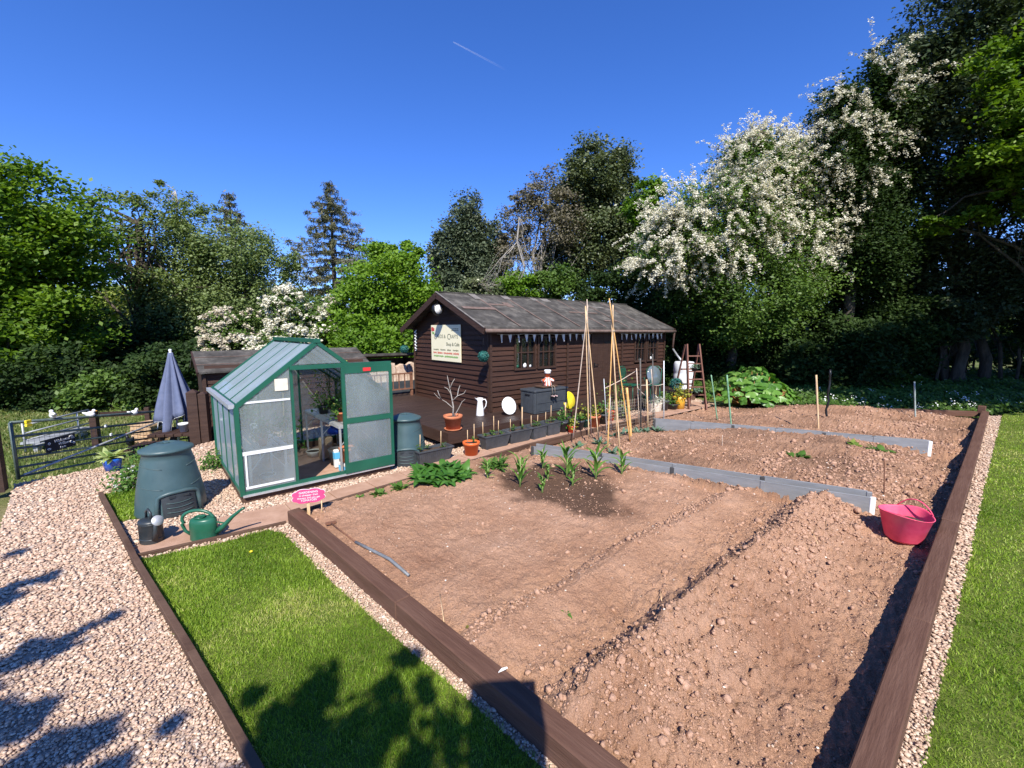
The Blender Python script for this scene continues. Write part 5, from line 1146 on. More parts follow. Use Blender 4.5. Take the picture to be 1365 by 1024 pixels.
# potted bare shrub on the deck corner
t = pot('potted_shrub', M['terracotta'], onto(604, 573), .165, .27, 'terracotta pot with a bare branching shrub on the deck corner', 'potted shrub', saucer=True, sides=26, taper=.72)
m_ = MB(); rg = np.random.default_rng(12)
m_.tube([(0, 0, .22), (.01, .01, .42), (-.02, .0, .62), (-.07, .02, .86), (-.09, .02, .98)], [.017, .014, .011, .007, .003], 6)
for pts in ([(0, 0, .40), (-.12, .03, .50), (-.27, .06, .58), (-.34, .06, .66)], [(-.01, 0, .52), (.09, -.02, .62), (.2, .0, .66), (.24, .0, .72)], [(.02, 0, .24), (.10, .04, .38), (.16, .05, .5), (.22, .06, .55)], [(-.03, 0, .66), (-.09, .03, .74), (-.15, .05, .77)], [(-.05, 0, .74), (.0, .04, .86), (.04, .03, .92)], [(-.2, .04, .54), (-.24, .0, .64), (-.26, -.02, .72)], [(.09, -.02, .62), (.10, .05, .72), (.13, .06, .8)]): m_.tube(pts, [.009, .007, .005, .003], 5)
m_.build('branch', M['bark_pale'], t)
# white enamel jug
t = thing('enamel_jug', 'tall white enamel jug on the deck by the cabin corner', 'jug', onto(640, 554), R(0))
m_ = MB(); m_.lathe([(.085, 0), (.088, .01), (.07, .16), (.055, .28), (.052, .30), (.07, .37), (.066, .37), (.047, .30), (.001, .28)], 26); m_.add([(-.06, .022, .355), (-.06, -.022, .355), (-.115, 0, .385), (-.056, 0, .31)], [(0, 2, 1), (0, 3, 2), (1, 2, 3)], True); m_.build('body', M['white'], t)
m_ = MB(); m_.tube([(.055, 0, .34), (.11, 0, .345), (.135, 0, .29), (.12, 0, .20), (.075, 0, .13)], .011, 8); m_.build('handle', M['white'], t)
# white basin leaning on the wall
q = onto(677, 553); nrm = Vector((math.sin(CR), -math.cos(CR), 0))
t = thing('enamel_basin', 'round white enamel basin leaning against the cabin wall', 'basin', q, CR)
RB = Matrix.Rotation(R(72), 3, 'X'); m_ = MB(); m_.lathe([(.001, 0), (.12, .0), (.165, .055), (.188, .06), (.190, .068), (.163, .066), (.118, .012), (.001, .012)], 34, (0, .02, .18), rot=RB); m_.build('bowl', M['white'], t)
# chest
ch = thing('storage_chest', 'charcoal resin storage chest on the deck below the large window', 'chest', onto(713, 553), CR)
cw, cd, chh = 1.02, .46, .46
m_ = MB(); m_.box((cw / 2, cd / 2, chh / 2), (cw, cd, chh), bev=.012)
m_.box((cw / 2, -.004, chh * .5), (cw - .12, .012, .012)); m_.box((cw / 2, -.004, .06), (cw - .12, .012, .012))
for x in (.05, cw * .5, cw - .05): m_.box((x, -.005, chh / 2), (.03, .014, chh - .03))
for y in (.04, cd - .04): m_.box((-.005, y, chh / 2), (.014, .03, chh - .03))
m_.build('body', M['chest'], ch)
m_ = MB(); m_.box((cw / 2, cd / 2, chh + .03), (cw + .03, cd + .03, .055), bev=.014); m_.box((cw / 2, cd / 2, chh + .058), (cw - .08, cd - .08, .012), bev=.004); lid = m_.build('lid', M['chest'], ch)
m_ = MB(); m_.box((-.004, cd / 2, chh - .06), (.02, .15, .03), bev=.004); m_.build('handle', M['black'], ch)
def chp(x, y, z): return ch.location + Matrix.Rotation(CR, 3, 'Z') @ Vector((x, y, z))
# flower pot figure sitting on a board on the chest, boots dangling
m_ = MB(); m_.box((0, 0, .02), (.46, .28, .03), bev=.005); m_.box((0, .06, -.002), (.3, .05, .015)); tag(m_.build('wooden_board', M['brown_old'], None, chp(.50, .17, chh + .078), CR), 'dark wooden board lying on top of the storage chest', 'board')
ff = thing('pot_figure', 'flowerpot figure in red and white stripes sitting on the storage chest', 'ornament', chp(.49, .12, chh + .115), CR)
m_ = MB(); prof = [(.095, 0), (.092, .02), (.062, .17), (.058, .18)]; m_.lathe(prof, 24); m_.build('body', M['stripe'] if 'stripe' in M else M['white'], ff)
for sx in (-1, 1):
    m_ = MB(); m_.lathe([(.028, 0), (.046, .085), (.044, .09), (.001, .088)], 14, (sx * .075, -.01, .14), rot=Matrix.Rotation(R(sx * 118), 3, 'Y')); m_.build('arm', M['stripe'] if 'stripe' in M else M['white'], ff)
m_ = MB(); m_.lathe([(.040, .18), (.058, .26), (.062, .26), (.064, .285), (.05, .285)], 22); hd = m_.build('head', M['orange'], ff)
m_ = MB(); m_.lathe([(.066, .262), (.070, .30), (.066, .315), (.05, .325), (.001, .33)], 22)
for k in range(9): a = 6.283 * k / 9; m_.ball((.055 * math.cos(a), .055 * math.sin(a), .325), .024, 8)
m_.build('hat', M['white'], hd)
for sx in (-1, 1): m_ = MB(); m_.ball((sx * .022, -.058, .235), .008, 8); m_.build('eye', M['black'], hd)
for sx in (-1, 1):
    m_ = MB(); m_.tube([(.03 + sx * .03, -.09, .01), (.03 + sx * .04, -.155, -.02), (.03 + sx * .042, -.165, -.17)], .004, 5); lg = m_.build('leg', M['rope'], ff)
    m_ = MB(); m_.lathe([(.028, -.17), (.045, -.24), (.03, -.25), (.001, -.252)], 14, (.03 + sx * .045, -.172, 0)); m_.ball((.03 + sx * .045, -.205, -.235), .032, 10, (.8, 1.4, .7)); bt = m_.build('boot', M['black'], lg)
    m_ = MB(); m_.lathe([(.030, -.19), (.040, -.215), (.041, -.215), (.031, -.19)], 14, (.03 + sx * .045, -.172, 0)); m_.ball((.03 + sx * .045, -.222, -.222), .017, 8); m_.build('boot_patch', M['lf_pinkw'], bt)
# yellow disc
q = onto(759, 545); t = thing('yellow_lid', 'bright yellow round plastic lid leaning beside the storage chest', 'lid', q, CR)
m_ = MB(); m_.lathe([(.001, 0), (.19, 0), (.20, .012), (.196, .02), (.001, .014)], 34, (0, .03, .195), rot=Matrix.Rotation(R(76), 3, 'X')); m_.build('disc', M['yellow'], t)
# ================================================================== TROUGHS AND POTS ALONG THE DECK
SEED = 0
def seedling(par, x, y, z, h, mat='lf_mid', rng=None, n=9, w=.035):
    sp = [((x, y, z + h * rng.uniform(.35, 1)), rng.uniform(0, 6.28), rng.uniform(-.1, .9), rng.uniform(.05, .09), w * rng.uniform(.8, 1.2)) for _ in range(n)]
    d = blades([(s, dict(bend=.8, seg=3, fold=.1)) for s in sp], rng); o = obj_leaf('seedling', d, M[mat], par)
    m_ = MB(); m_.tube([(x, y, z), (x + .01, y, z + h)], [.005, .003], 5); m_.build('stem', M['stem'], o); return o
TG = 'plant troughs along the deck front'
def trough(s, t_, L_, w_, h, label, mat, canes, ribs, rnd, flare=.05):
    rng = np.random.default_rng(rnd); r = thing('plant_trough', label, 'trough', bw(s, t_, .0), R(40.8) + rng.uniform(-.05, .05), TG)
    m_ = MB(); a, b = L_ / 2, w_ / 2; i = flare
    def ring(x, y, z): return [(-x, -y, z), (x, -y, z), (x, y, z), (-x, y, z)]
    V = ring(a - i, b - i, 0) + ring(a, b, h) + ring(a + .012, b + .012, h) + ring(a + .012, b + .012, h + .02) + ring(a - .012, b - .012, h + .02) + ring(a - .02, b - .02, h - .03)
    fs = [(3, 2, 1, 0)]
    for k in range(5):
        for j in range(4): fs.append((k * 4 + j, k * 4 + (j + 1) % 4, k * 4 + 4 + (j + 1) % 4, k * 4 + 4 + j))
    fs.append((20, 21, 22, 23)); m_.add(V, fs)
    if ribs:
        for k in range(ribs):
            x = -a + .03 + (L_ - .06) * k / (ribs - 1); m_.bar((x * (a - i) / a, -b + i - .002, .02), (x, -b - .002, h - .005), .007, .007, up=(0, 1, 0))
    m_.build('body', mat, r)
    m_ = MB(); m_.box((0, 0, h - .024), (L_ - .05, w_ - .05, .02)); m_.build('potting_soil', M['soil_pot'], r)
    for x, hh, th in canes:
        m_ = MB(); m_.tube([(x, .02, h - .03), (x + rng.uniform(-.01, .01), .02, h + hh)], .006 * th, 6); m_.build('cane', M['bamboo'], r)
        seedling(r, x + rng.uniform(-.03, .05), -.02, h - .02, rng.uniform(.07, .14), 'lf_mid', rng)
    seedling(r, rng.uniform(-.1, .1), .03, h - .02, .1, 'lf_mid', rng)
trough(1.12, 5.60, .62, .24, .22, 'grey ribbed trough with two canes in front of the deck corner', M['grey_pl'], [(-.22, .26, 1), (.16, .26, 1)], 16, 1)
trough(2.40, 5.62, .56, .24, .24, 'grey ribbed trough with three canes just beyond the orange pot', M['grey_pl'], [(-.24, .26, 1), (.0, .34, 1), (.1, .24, 1)], 16, 2)
trough(2.98, 5.64, .54, .24, .24, 'grey ribbed trough with one thick cane between two grey planters', M['grey_pl'], [(-.16, .22, 1), (.12, .42, 1.9)], 16, 3)
trough(3.46, 5.66, .38, .28, .24, 'square grey planter with two canes, nearest of the square pair', M['grey_pl'], [(-.1, .22, 1), (.08, .2, 1)], 0, 4, .015)
trough(3.88, 5.68, .38, .28, .25, 'square grey planter with tall seedling, farther of the square pair', M['grey_pl'], [(-.1, .22, 1), (.06, .34, 1)], 0, 5, .015)
trough(4.36, 5.68, .48, .26, .24, 'dark grey trough with a broad wooden stake, last in the trough row', M['grey_pl'], [(-.14, .22, 1), (.02, .36, 2.4)], 12, 6)
t = pot('orange_pot', M['orange'], bw(1.80, 5.50, .0), .14, .24, 'bright orange plastic pot with two canes between grey troughs', 'flowerpot', sides=26)
for x, y, h in ((-.06, .0, .2), (.05, .02, .30)): m_ = MB(); m_.tube([(x, y, .2), (x, y, .24 + h)], .006, 6); m_.build('cane', M['bamboo'], t)
seedling(t, .04, 0, .21, .09, 'lf_mid', np.random.default_rng(3))
PG = 'pots in front of the cabin deck'
for i, (px, py, r, h, mt, leaf, ph, lb) in enumerate((
    (750, 576, .10, .20, 'grey_pl', 'lf_dark', .30, 'small grey pot with dark bushy plant at the end of the trough row'),
    (762, 577, .075, .13, 'red_pl', 'lf_fern', .20, 'small red pot with bushy plant in front of the deck'),
    (771, 573, .11, .18, 'grey_pl', 'lf_dark', .16, 'grey pot with low plant between red and teal pots'),
    (780, 570, .085, .16, 'teal', 'lf_fern', .34, 'teal pot with yellow green shrub in front of the deck'),
    (791, 569, .135, .22, 'terracotta', 'lf_fern', .26, 'large terracotta pot with yellow green plant by the first wigwam'),
    (803, 565, .12, .20, 'black_pl', 'lf_dark', .30, 'black pot with dark upright plant beside the terracotta pot'),
    (813.5, 561, .10, .22, 'red_pl', 'lf_fern', .10, 'orange red pot half hidden by the second wigwam'),
    (820, 560, .11, .26, 'bin', 'lf_lime', .75, 'dark green pot with tall yellow green shrub by the cabin door'),
    (829, 558, .12, .15, 'grey_pl', 'lf_blue', .18, 'low grey pot with greyish plant near the cabin door'))):
    pot('potted_plant', M[mt], P(px, py, 0), r * 1.15, h * 1.2, lb, 'potted plant', PG, leaf=leaf, seed=20 + i, ph=ph, npl=int(70 + 160 * ph), size=.055, pr=r * 1.35)
# ================================================================== WIGWAMS, CANES, NETTING AND STAKES
def wigwam(feet, top, cross, mats, label, tie):
    ft = [P(x, y, .10) for x, y in feet]; c = sum(ft, Vector()) / len(ft); t = thing('cane_wigwam', label, 'wigwam', (c.x, c.y, .08), 0, 'bamboo cane wigwams')
    cr = D(*cross, c.y) - t.location; tp = D(*top, c.y) - t.location; rg = random.Random(len(feet))
    for i, f in enumerate(ft):
        a = f - t.location; d = (cr - a); k = (tp.z - a.z) / (cr.z - a.z) * rg.uniform(.955, 1.02); b = a + d * k + Vector((rg.uniform(-.03, .03), rg.uniform(-.03, .03), 0))
        m_ = MB(); n = 9; m_.tube([tuple(a.lerp(b, j / n)) for j in range(n + 1)], [(.011 - .003 * j / n) * (1.0 if j % 3 else 1.22) for j in range(n + 1)], 7); m_.build('cane', M[mats[i % len(mats)]], t)
    m_ = MB(); 
    for k in range(4): m_.tube([(cr.x + .022 * math.cos(q), cr.y + .022 * math.sin(q), cr.z - .012 + .008 * k) for q in np.linspace(0, 6.283, 9)[:-1]], .004, 4, closed=True)
    m_.build('twine', M['rope'], t)
wigwam(((764, 583), (785, 585), (788, 578), (798, 585)), (782, 402), (782.5, 430), ['bamboo_old', 'bamboo'], 'pale bamboo wigwam of four canes nearer the storage chest', 0)
wigwam(((810, 599), (826, 600), (840, 590), (822, 583)), (817, 401), (817.5, 441), ['bamboo_gold', 'bamboo'], 'golden bamboo wigwam of four canes in front of the cabin door', 0)
def stake(px, py, ytop, z, r, mat, label, lean=0.0, name='garden_stake', top=None, grp='stakes in the vegetable bed'):
    b = P(px, py, z); tp = D(px + lean, ytop, b.y); d = tp - b; m_ = MB(); n = 8; m_.tube([(d.x * j / n, d.y * j / n, -.12 + (d.z + .12) * j / n) for j in range(n + 1)], [r * (1 if j % 3 else 1.12) for j in range(n + 1)], 8)
    return tag(m_.build(name, M[mat], None, b), label, 'stake', grp)
stake(976, 570, 500, .14, .016, 'stake_green', 'green coated stake beside the rhubarb', -7); stake(957, 556, 500, .1, .014, 'stake_green', 'pale leaning stake between ladder and rhubarb', -9)
stake(1092, 573, 500, .14, .017, 'bamboo', 'pale bamboo stake in the far bed', -4); stake(1221, 555, 509, .12, .016, 'stake_grey', 'grey mottled stake in the far bed near the corner', -2)
b_ = P(1101, 560, .12); m_ = MB(); m_.tube([(.012 * math.sin(j * 1.3), .012 * math.cos(j * 1.7), -.1 + (D(1097, 494, b_.y).z + 0.0) * j / 14) for j in range(15)], [.02 + .006 * (j % 2) for j in range(15)], 7); tag(m_.build('garden_stake', M['black'], None, b_), 'black knotted stake right behind the pale bamboo stake', 'stake', 'stakes in the vegetable bed')
stake(1180, 655, 612, .08, .007, 'rust', 'thin rusty rod standing in the soil near the pink tub', -1)
stake(842.5, 585, 517, .08, .024, 'bamboo_gold', 'thick golden bamboo stake beside the second wigwam', -7)
stake(963, 0 + 598, 580, .12, .005, 'bamboo_old', 'thin short stick in the far bed soil', 0)
nf = thing('net_fence', 'net fence strung on canes along the slab path', 'fence', (0, 0, 0))
cs = ((809, 576, 505, 'galv', .010, -4), (815, 574, 518, 'galv', .009, -2), (852.5, 567, 491, 'bamboo_old', .011, -4), (854.5, 571, 478, 'cane_dark', .016, -1), (864, 572, 506, 'bamboo', .017, -2), (871, 564, 472, 'cane_dark', .012, -1), (874, 560, 492, 'bamboo_old', .010, -6), (885, 566, 481, 'white_pl', .011, 0))
tops = []
for px, py, yt, mt, r, ln in cs:
    b = P(px, py, .04); tp = D(px + ln, yt, b.y); m_ = MB(); m_.tube([b - Vector((0, 0, .1)), b.lerp(tp, .5), tp], r, 7); m_.build('cane', M[mt], nf); tops.append((b, tp))
for (a, ua), (b, ub) in (((0, .82), (2, .96)), ((0, .0), (0, .4)), ((3, .62), (6, .72)), ((2, .66), (4, .66)), ((5, .55), (7, .64)), ((4, .3), (7, .42)), ((0, .45), (1, .52))):
    p0 = tops[a][0].lerp(tops[a][1], ua); p1 = tops[b][0].lerp(tops[b][1], ub); m_ = MB(); m_.tube([p0, p0.lerp(p1, .5) + Vector((0, 0, -.02)), p1], .009, 6); m_.build('cross_cane', M['bamboo_old'], nf)
m_ = MB(); order = [0, 2, 4, 7]
for a, b in zip(order[:-1], order[1:]):
    A, B_ = tops[a], tops[b]; L_ = (B_[0] - A[0]).length; n = max(3, int(L_ / .07)); hh = .62
    for i in range(n + 1):
        p = A[0].lerp(B_[0], i / n); m_.tube([p, p + Vector((0, 0, hh))], .0022, 4)
    for k in range(10): z = Vector((0, 0, .03 + k * hh / 10)); m_.tube([A[0] + z, B_[0] + z], .0022, 4)
m_.build('netting', M['net'], nf)
# ================================================================== BEHIND THE BED: BUTT, LADDER, POTS, BISTRO SET
bt = P(910, 533, .0); bY = 13.2; bq = D(910, 527, bY); t = thing('water_butt', 'large white ribbed plastic water butt at the far end of the cabin', 'water butt', (bq.x, bq.y, -.1), 0)
zt = D(910, 482, bY).z + .1; zb_ = bq.z + .1; rb = .31; hB = zt - zb_
m_ = MB(); pr_ = [(.24, 0), (.26, .03), (rb * .93, hB * .3), (rb * .90, hB * .34), (rb * .96, hB * .38), (rb, hB * .60), (rb * .955, hB * .64), (rb * .955, hB * .69), (rb, hB * .73), (rb * .985, hB * .93), (rb * .9, hB * .985), (rb * .84, hB), (.001, hB + .01)]; m_.lathe([(r_, z + zb_) for r_, z in pr_], 36); m_.build('body', M['white_pl'], t)
m_ = MB(); m_.box((0, 0, zb_ / 2), (.56, .56, zb_ - .01)); m_.build('stand', M['brown_old'], t)
m_ = MB(); m_.tube([(.0, -.30, zb_ + .1), (.0, -.37, zb_ + .1), (.0, -.38, zb_ + .06)], .012, 8); m_.build('tap', M['black'], t)
e = cl(CL + .2, -.22, EZ - .70); m_ = MB(); m_.tube([e, e.lerp(Vector((bq.x - .1, bq.y - .05, zt - .1)), .5) + Vector((0, 0, -.01)), Vector((bq.x - .1, bq.y - .05, zt - .08))], .03, 10); tag(m_.build('drain_pipe', M['galv'], None), 'pale drain pipe sloping from the cabin eaves to the white water butt', 'pipe')
# A-frame ladder
lf = P(916, 546, .0); ld = thing('step_ladder', 'old red brown wooden step ladder used as a plant stand', 'ladder', (D(930, 546, lf.y).x, lf.y, -.02), R(6))
zt = D(930, 459, lf.y + .35).z + .02; wt, wb = .175, .25; dt = .42
for sx in (-1, 1):
    m_ = MB(); m_.bar((sx * wb, 0, 0), (sx * wt, dt, zt), .035, .075, up=(0, 1, 0)); m_.build('front_rail', M['ladder'], ld)
    m_ = MB(); m_.bar((sx * (wb + .02), dt * 2.2, 0), (sx * (wt + .02), dt + .04, zt - .02), .03, .055, up=(0, 1, 0)); m_.build('back_rail', M['ladder'], ld)
for k in range(1, 7):
    u = .13 + .118 * k - .02; m_ = MB(); hw = wb + (wt - wb) * u; m_.box((0, dt * u + .02, zt * u), (hw * 2, .09, .025)); m_.build('step', M['ladder'], ld)
for u in (.35, .6): m_ = MB(); m_.bar((-(wb + (wt - wb) * u), dt * 2.2 + (dt * -1.2) * u, zt * u), ((wb + (wt - wb) * u), dt * 2.2 + (dt * -1.2) * u, zt * u), .02, .04); m_.build('back_crossbar', M['ladder'], ld)
for i, (u, lb, r, mt) in enumerate(((.60, 'trailing blue green plant on an upper ladder step', .11, 'lf_blue'), (.13, 'teal leaved plant at the foot of the ladder', .12, 'lf_blue'))):
    pot('potted_plant', M['black_pl'], ld.matrix_basis @ Vector((-.02, dt * u + .0, zt * (.13 + .118 * (4 if i == 0 else 1) - .02) + .014)), .07, .09, lb, 'potted plant', None, leaf=mt, seed=40 + i, ph=.12, npl=90, size=.05, pr=r)
# yellow pot and topiaries
pot('potted_plant', M['yellow_pot'], P(905, 545, .0), .17, .34, 'yellow square shouldered pot with a fern like shrub by the ladder', 'potted plant', None, leaf='lf_fern', seed=50, ph=.34, npl=220, size=.07, pr=.30, rim=False, taper=.8)
pot('potted_plant', M['black_pl'], P(896, 546, .0), .15, .16, 'low black pot tipped among the plants by the yellow pot', 'potted plant', None, leaf='lf_dark', seed=51, ph=.14, npl=60, size=.06)
pot('potted_plant', M['grey_pl'], P(884, 547, .0), .15, .28, 'dark grey pot with grassy plant beside the netting', 'potted plant', None, leaf='lf_mid', seed=52, ph=.25, npl=140, size=.06)
q = P(900, 541, .0); t = thing('topiary_tree', 'small round topiary on a stem in front of the white water butt', 'topiary', (q.x, q.y, 0)); zt = D(900, 512, q.y).z
m_ = MB(); m_.tube([(0, 0, 0), (0, 0, zt)], .014, 6); m_.build('stem', M['bark'], t); rg = np.random.default_rng(6); d = rg.normal(size=(260, 3)); d /= np.linalg.norm(d, axis=1)[:, None]
obj_leaf('foliage', leafcloud(d * .15 + np.array([0, 0, zt]), .012, 4, .045, .5, .2, rg), M['lf_teal'], t)
m_ = MB(); m_.lathe([(.09, 0), (.12, .18), (.11, .18), (.001, .16)], 16); m_.build('pot', M['black_pl'], t)
# stone planter with pale dome
q = P(872, 549, .0); t = thing('stone_planter', 'pale stone planter with rounded white plant beside the netting', 'planter', (q.x, q.y, 0)); m_ = MB(); m_.lathe([(.15, 0), (.17, .04), (.19, .22), (.20, .24), (.17, .24), (.001, .22)], 20); m_.build('body', M['cream'], t)
rg = np.random.default_rng(7); bush(t, 'foliage', (0, 0, .24), (.17, .17, .22), 60, 6, .05, M['lf_white'], rg)
m_ = MB(); m_.tube([(.02, 0, .2), (.02, 0, .74)], .012, 6); m_.build('cane', M['bamboo'], t)
# bistro set, seen through the net
def bistro_chair(px, rz, label):
    q = P(px, 536, .33); t = thing('bistro_chair', label, 'chair', (q.x, q.y, DZ), rz, 'green iron bistro chairs'); G_ = M['green_metal']
    for x in (-.17, .17):
        for y in (-.16, .16): m_ = MB(); m_.tube([(x, y, 0), (x * .9, y * .9, .43)], .011, 6); m_.build('leg', G_, t)
    m_ = MB()
    for k in range(6): m_.box((0, -.16 + .064 * k, .44), (.38, .045, .015))
    for x in (-.17, .17): m_.box((x, 0, .428), (.02, .36, .012))
    m_.build('seat', G_, t)
    m_ = MB(); m_.tube([(-.17, .17, .44), (-.18, .22, .80), (-.1, .23, .88), (.1, .23, .88), (.18, .22, .80), (.17, .17, .44)], .011, 6)
    for k in range(4): m_.box((-.105 + .07 * k, .205, .66), (.03, .012, .38))
    m_.box((0, .19, .50), (.34, .014, .03)); m_.build('backrest', G_, t)
bistro_chair(839, R(50), 'green iron bistro chair near the cabin door'); bistro_chair(870, R(-20), 'green iron bistro chair by the far cabin window')
q = P(853, 537, .33); t = thing('bistro_table', 'green iron bistro table with its round smoked top tipped upright', 'table', (q.x + .25, q.y + .1, DZ), R(30))
m_ = MB(); m_.lathe([(.001, 0), (.24, 0), (.245, .008), (.24, .016), (.001, .016)], 34, (.12, -.02, .66), rot=Matrix.Rotation(R(78), 3, 'X')); m_.build('tabletop', M['mirror_glass'], t)
for a in range(3): m_ = MB(); c_, s_ = math.cos(a * 2.094), math.sin(a * 2.094); m_.tube([(.22 * c_, .22 * s_, 0), (.05 * c_, .05 * s_, .35), (.14 * c_, .14 * s_, .62)], .012, 6); m_.build('leg', M['green_metal'], t)
# ================================================================== IN THE BED
CG = 'young sweetcorn plants in the damp soil'
for i, (px, py, ph, lb) in enumerate(((649.7, 641, 33, 'sweetcorn seedling at the edge of the damp patch, beside the small leafy clump'), (693, 651, 54, 'tall thin sweetcorn plant with several stalks beside the clump side of the damp patch'), (697, 634, 25, 'short pale sweetcorn seedling behind the tall thin plant'),
    (722.5, 658, 32, 'short sweetcorn seedling nearest to the viewer'), (723, 628, 38, 'dark leaved sweetcorn plant in front of the grey board end'), (730, 641, 28, 'broad sweetcorn seedling in the middle of the damp patch'), (755, 638, 56, 'tallest sweetcorn plant with wide leaves and a stem cage'),
    (763, 647, 36, 'upright narrow sweetcorn seedling next to the tallest plant'), (794, 640, 60, 'large leafy sweetcorn plant before the grey board'), (828.6, 632, 40, 'small dark sweetcorn plant last beside the grey board'))):
    q = P(px, py, .13); q.z = sh(q.x, q.y) - .01; h = ph * q.y / F_PX * .98; rg = np.random.default_rng(60 + i)
    t = thing('sweetcorn_plant', lb, 'plant', q, 0, CG); n = 6 + int(h * 10); sp = []
    for k in range(n):
        u = k / n; az = 2.4 * k + rg.uniform(-.5, .5); sp.append((((0, 0, .02 + h * .62 * u), az, rg.uniform(1.15, 1.5), h * rg.uniform(.42, .66), .026 + .05 * h * rg.uniform(.7, 1.3)), dict(bend=rg.uniform(.4, 2.2), seg=6, peak=.35, fold=.25)))
    obj_leaf('leaf_blades', blades(sp, rg), M['lf_corn'], t)
    m_ = MB(); m_.tube([(0, 0, -.02), (.01, 0, h * .4), (0, .01, h * .75)], [.014, .011, .006], 7); m_.build('stem', M['lf_stemcorn'], t)
def leafy(px, py, z, n, L_, w_, label, cat, mat, seed, grp=None, spread=.05, el=(.5, 1.3), bend=1.3, sx=1.0):
    q = P(px, py, z); q.z = max(0, sh(q.x, q.y)) - .01 if z > 0 else 0; t = thing('leafy_plant', label, cat, q, 0, grp); rg = np.random.default_rng(seed); obj_leaf('foliage', rosette((0, 0, .0), n, L_, w_, el, bend, spread, rg), M[mat], t); t.scale = (sx, 1, 1)
    return t
leafy(588, 637, .1, 330, .25, .105, 'big clump of glossy dark green leaves at the bed edge by the slab path', 'plant', 'lf_dark', 1, None, .35, (.7, 1.45), 2.0, 1.0)
leafy(661, 625, .1, 70, .24, .05, 'smaller leafy clump between big clump and sweetcorn', 'plant', 'lf_mid', 2, None, .12)
leafy(533, 655, .08, 26, .15, .055, 'small bright green seedling clump nearest the big leafy clump', 'plant', 'lf_mid', 3, 'small weeds at the bed corner', .04)
leafy(506, 661, .08, 30, .11, .045, 'small curly green weed in the middle of the corner row', 'plant', 'lf_mid', 4, 'small weeds at the bed corner', .04)
leafy(480, 666, .08, 12, .08, .03, 'tiny green weed nearest the pink sign', 'plant', 'lf_mid', 5, 'small weeds at the bed corner', .03)
leafy(756, 817, .14, 9, .045, .02, 'tiny green weed alone in the smooth soil of the near bed', 'plant', 'lf_mid', 6, None, .012, (.1, .9))
leafy(626, 832, .1, 7, .04, .012, 'tiny brownish weed near the sleeper', 'plant', 'lf_fern', 7, None, .01, (.1, .9))
for i, (px, py, lb) in enumerate(((1065, 606, 'courgette seedling with lobed leaves in the middle bed, nearest board'), (1139, 594, 'pale courgette seedling against the far grey board'), (1170, 597, 'courgette seedling with broad leaf against the far grey board end'))):
    leafy(px, py, .14, 10, .20, .11, lb, 'plant', 'lf_lime' if i == 1 else 'lf_mid', 10 + i, 'courgette seedlings in the far beds', .06, (.4, 1.0), 1.1)
BL = ['beside the first wigwam foot', 'between the two wigwams', 'behind the second wigwam', 'by the thick golden stake', 'at the first dark cane', 'at the netting middle', 'at the netting end', 'in front of the second wigwam']
for i, (px, py) in enumerate(((772, 592), (800, 590), (820, 581), (834, 578), (850, 576), (860, 571), (877, 569), (815, 604))):
    leafy(px, py, .08, 16, .17, .07, 'young blue green cabbage ' + BL[i], 'plant', 'lf_blue', 30 + i, 'young cabbages along the netting', .05, (.3, 1.2), .8)
# rhubarb
rq = P(1012, 543, .0); t = thing('rhubarb_plant', 'large rhubarb with huge bright green leaves at the far end of the bed', 'rhubarb', (rq.x, rq.y + .35, 0)); rg = np.random.default_rng(77); ps = []; stems = MB()
for k in range(280):
    a = rg.uniform(0, 6.283); r_ = math.sqrt(rg.uniform(0, 1)); ux, uy = r_ * math.cos(a), r_ * math.sin(a); c = np.array([ux * 1.25, uy * .75, .22 + .86 * (1 - r_ ** 2) * rg.uniform(.55, 1.12) * (1 - .30 * ux)])
    L_ = rg.uniform(.13, .27); az = math.atan2(uy, ux) + rg.uniform(-.6, .6); pit = rg.uniform(.3, 1.35); fx = np.array([math.cos(az) * math.cos(pit), math.sin(az) * math.cos(pit), -math.sin(pit)]); sd = np.array([-math.sin(az), math.cos(az), 0]); nn = np.cross(fx, sd)
    n = 18; V = [c]; 
    for j in range(n):
        th = 6.283 * j / n; rad = (.5 + .12 * math.cos(th) - .10 * math.cos(2 * th)) * L_ * (1 + .20 * math.sin(th * 5 + k)) ; V.append(c + fx * (rad * math.cos(th) + L_ * .2) + sd * rad * math.sin(th) * 1.05 + nn * (.11 * L_ * math.sin(th * 4 + k) - .22 * rad))
    V = np.array(V); Fq = np.array([(0, 1 + j, 1 + (j + 1) % n, 1 + (j + 1) % n) for j in range(n)])[:, :3]; ps.append((V, Fq, np.full(len(V), rg.uniform(.05, .95))))
    b0 = (ux * .4, uy * .3, 0); stems.tube([b0, tuple(np.array(b0) * .5 + c * .5), tuple(np.array(b0) * .12 + c * .88)], [.018, .014, .008], 5)
obj_leaf('leaves', join(ps), M['lf_rhub'], t); stems.build('stalk', M['lf_stemred'], t)
# pink tub
q = P(1213, 722, .0); t = thing('trug_tub', 'bright pink rubber tub half full of soil by the sleeper', 'tub', (q.x + .02, q.y + .10, -.02), R(20))
m_ = MB(); n = 40; V = []; prof = [(.135, 0), (.15, .02), (.205, .27), (.212, .275), (.206, .277), (.200, .262), (.165, .17)]
for r_, z in prof:
    for k in range(n): th = 6.283 * k / n; lift = .03 * abs(math.cos(th)) ** 3 * (1 if z > .2 else 0); sq = 1 + (.07 * math.cos(2 * th) * (z / .27)); V.append((r_ * math.cos(th) * sq, r_ * math.sin(th) * (2 - sq), z + lift))
fs = [tuple(range(n - 1, -1, -1))]
for j in range(len(prof) - 1):
    for k in range(n): fs.append((j * n + k, j * n + (k + 1) % n, (j + 1) * n + (k + 1) % n, (j + 1) * n + k))
m_.add(V, fs, True); m_.build('body', M['pink'], t)
m_ = MB(); vv = []; n2 = 24
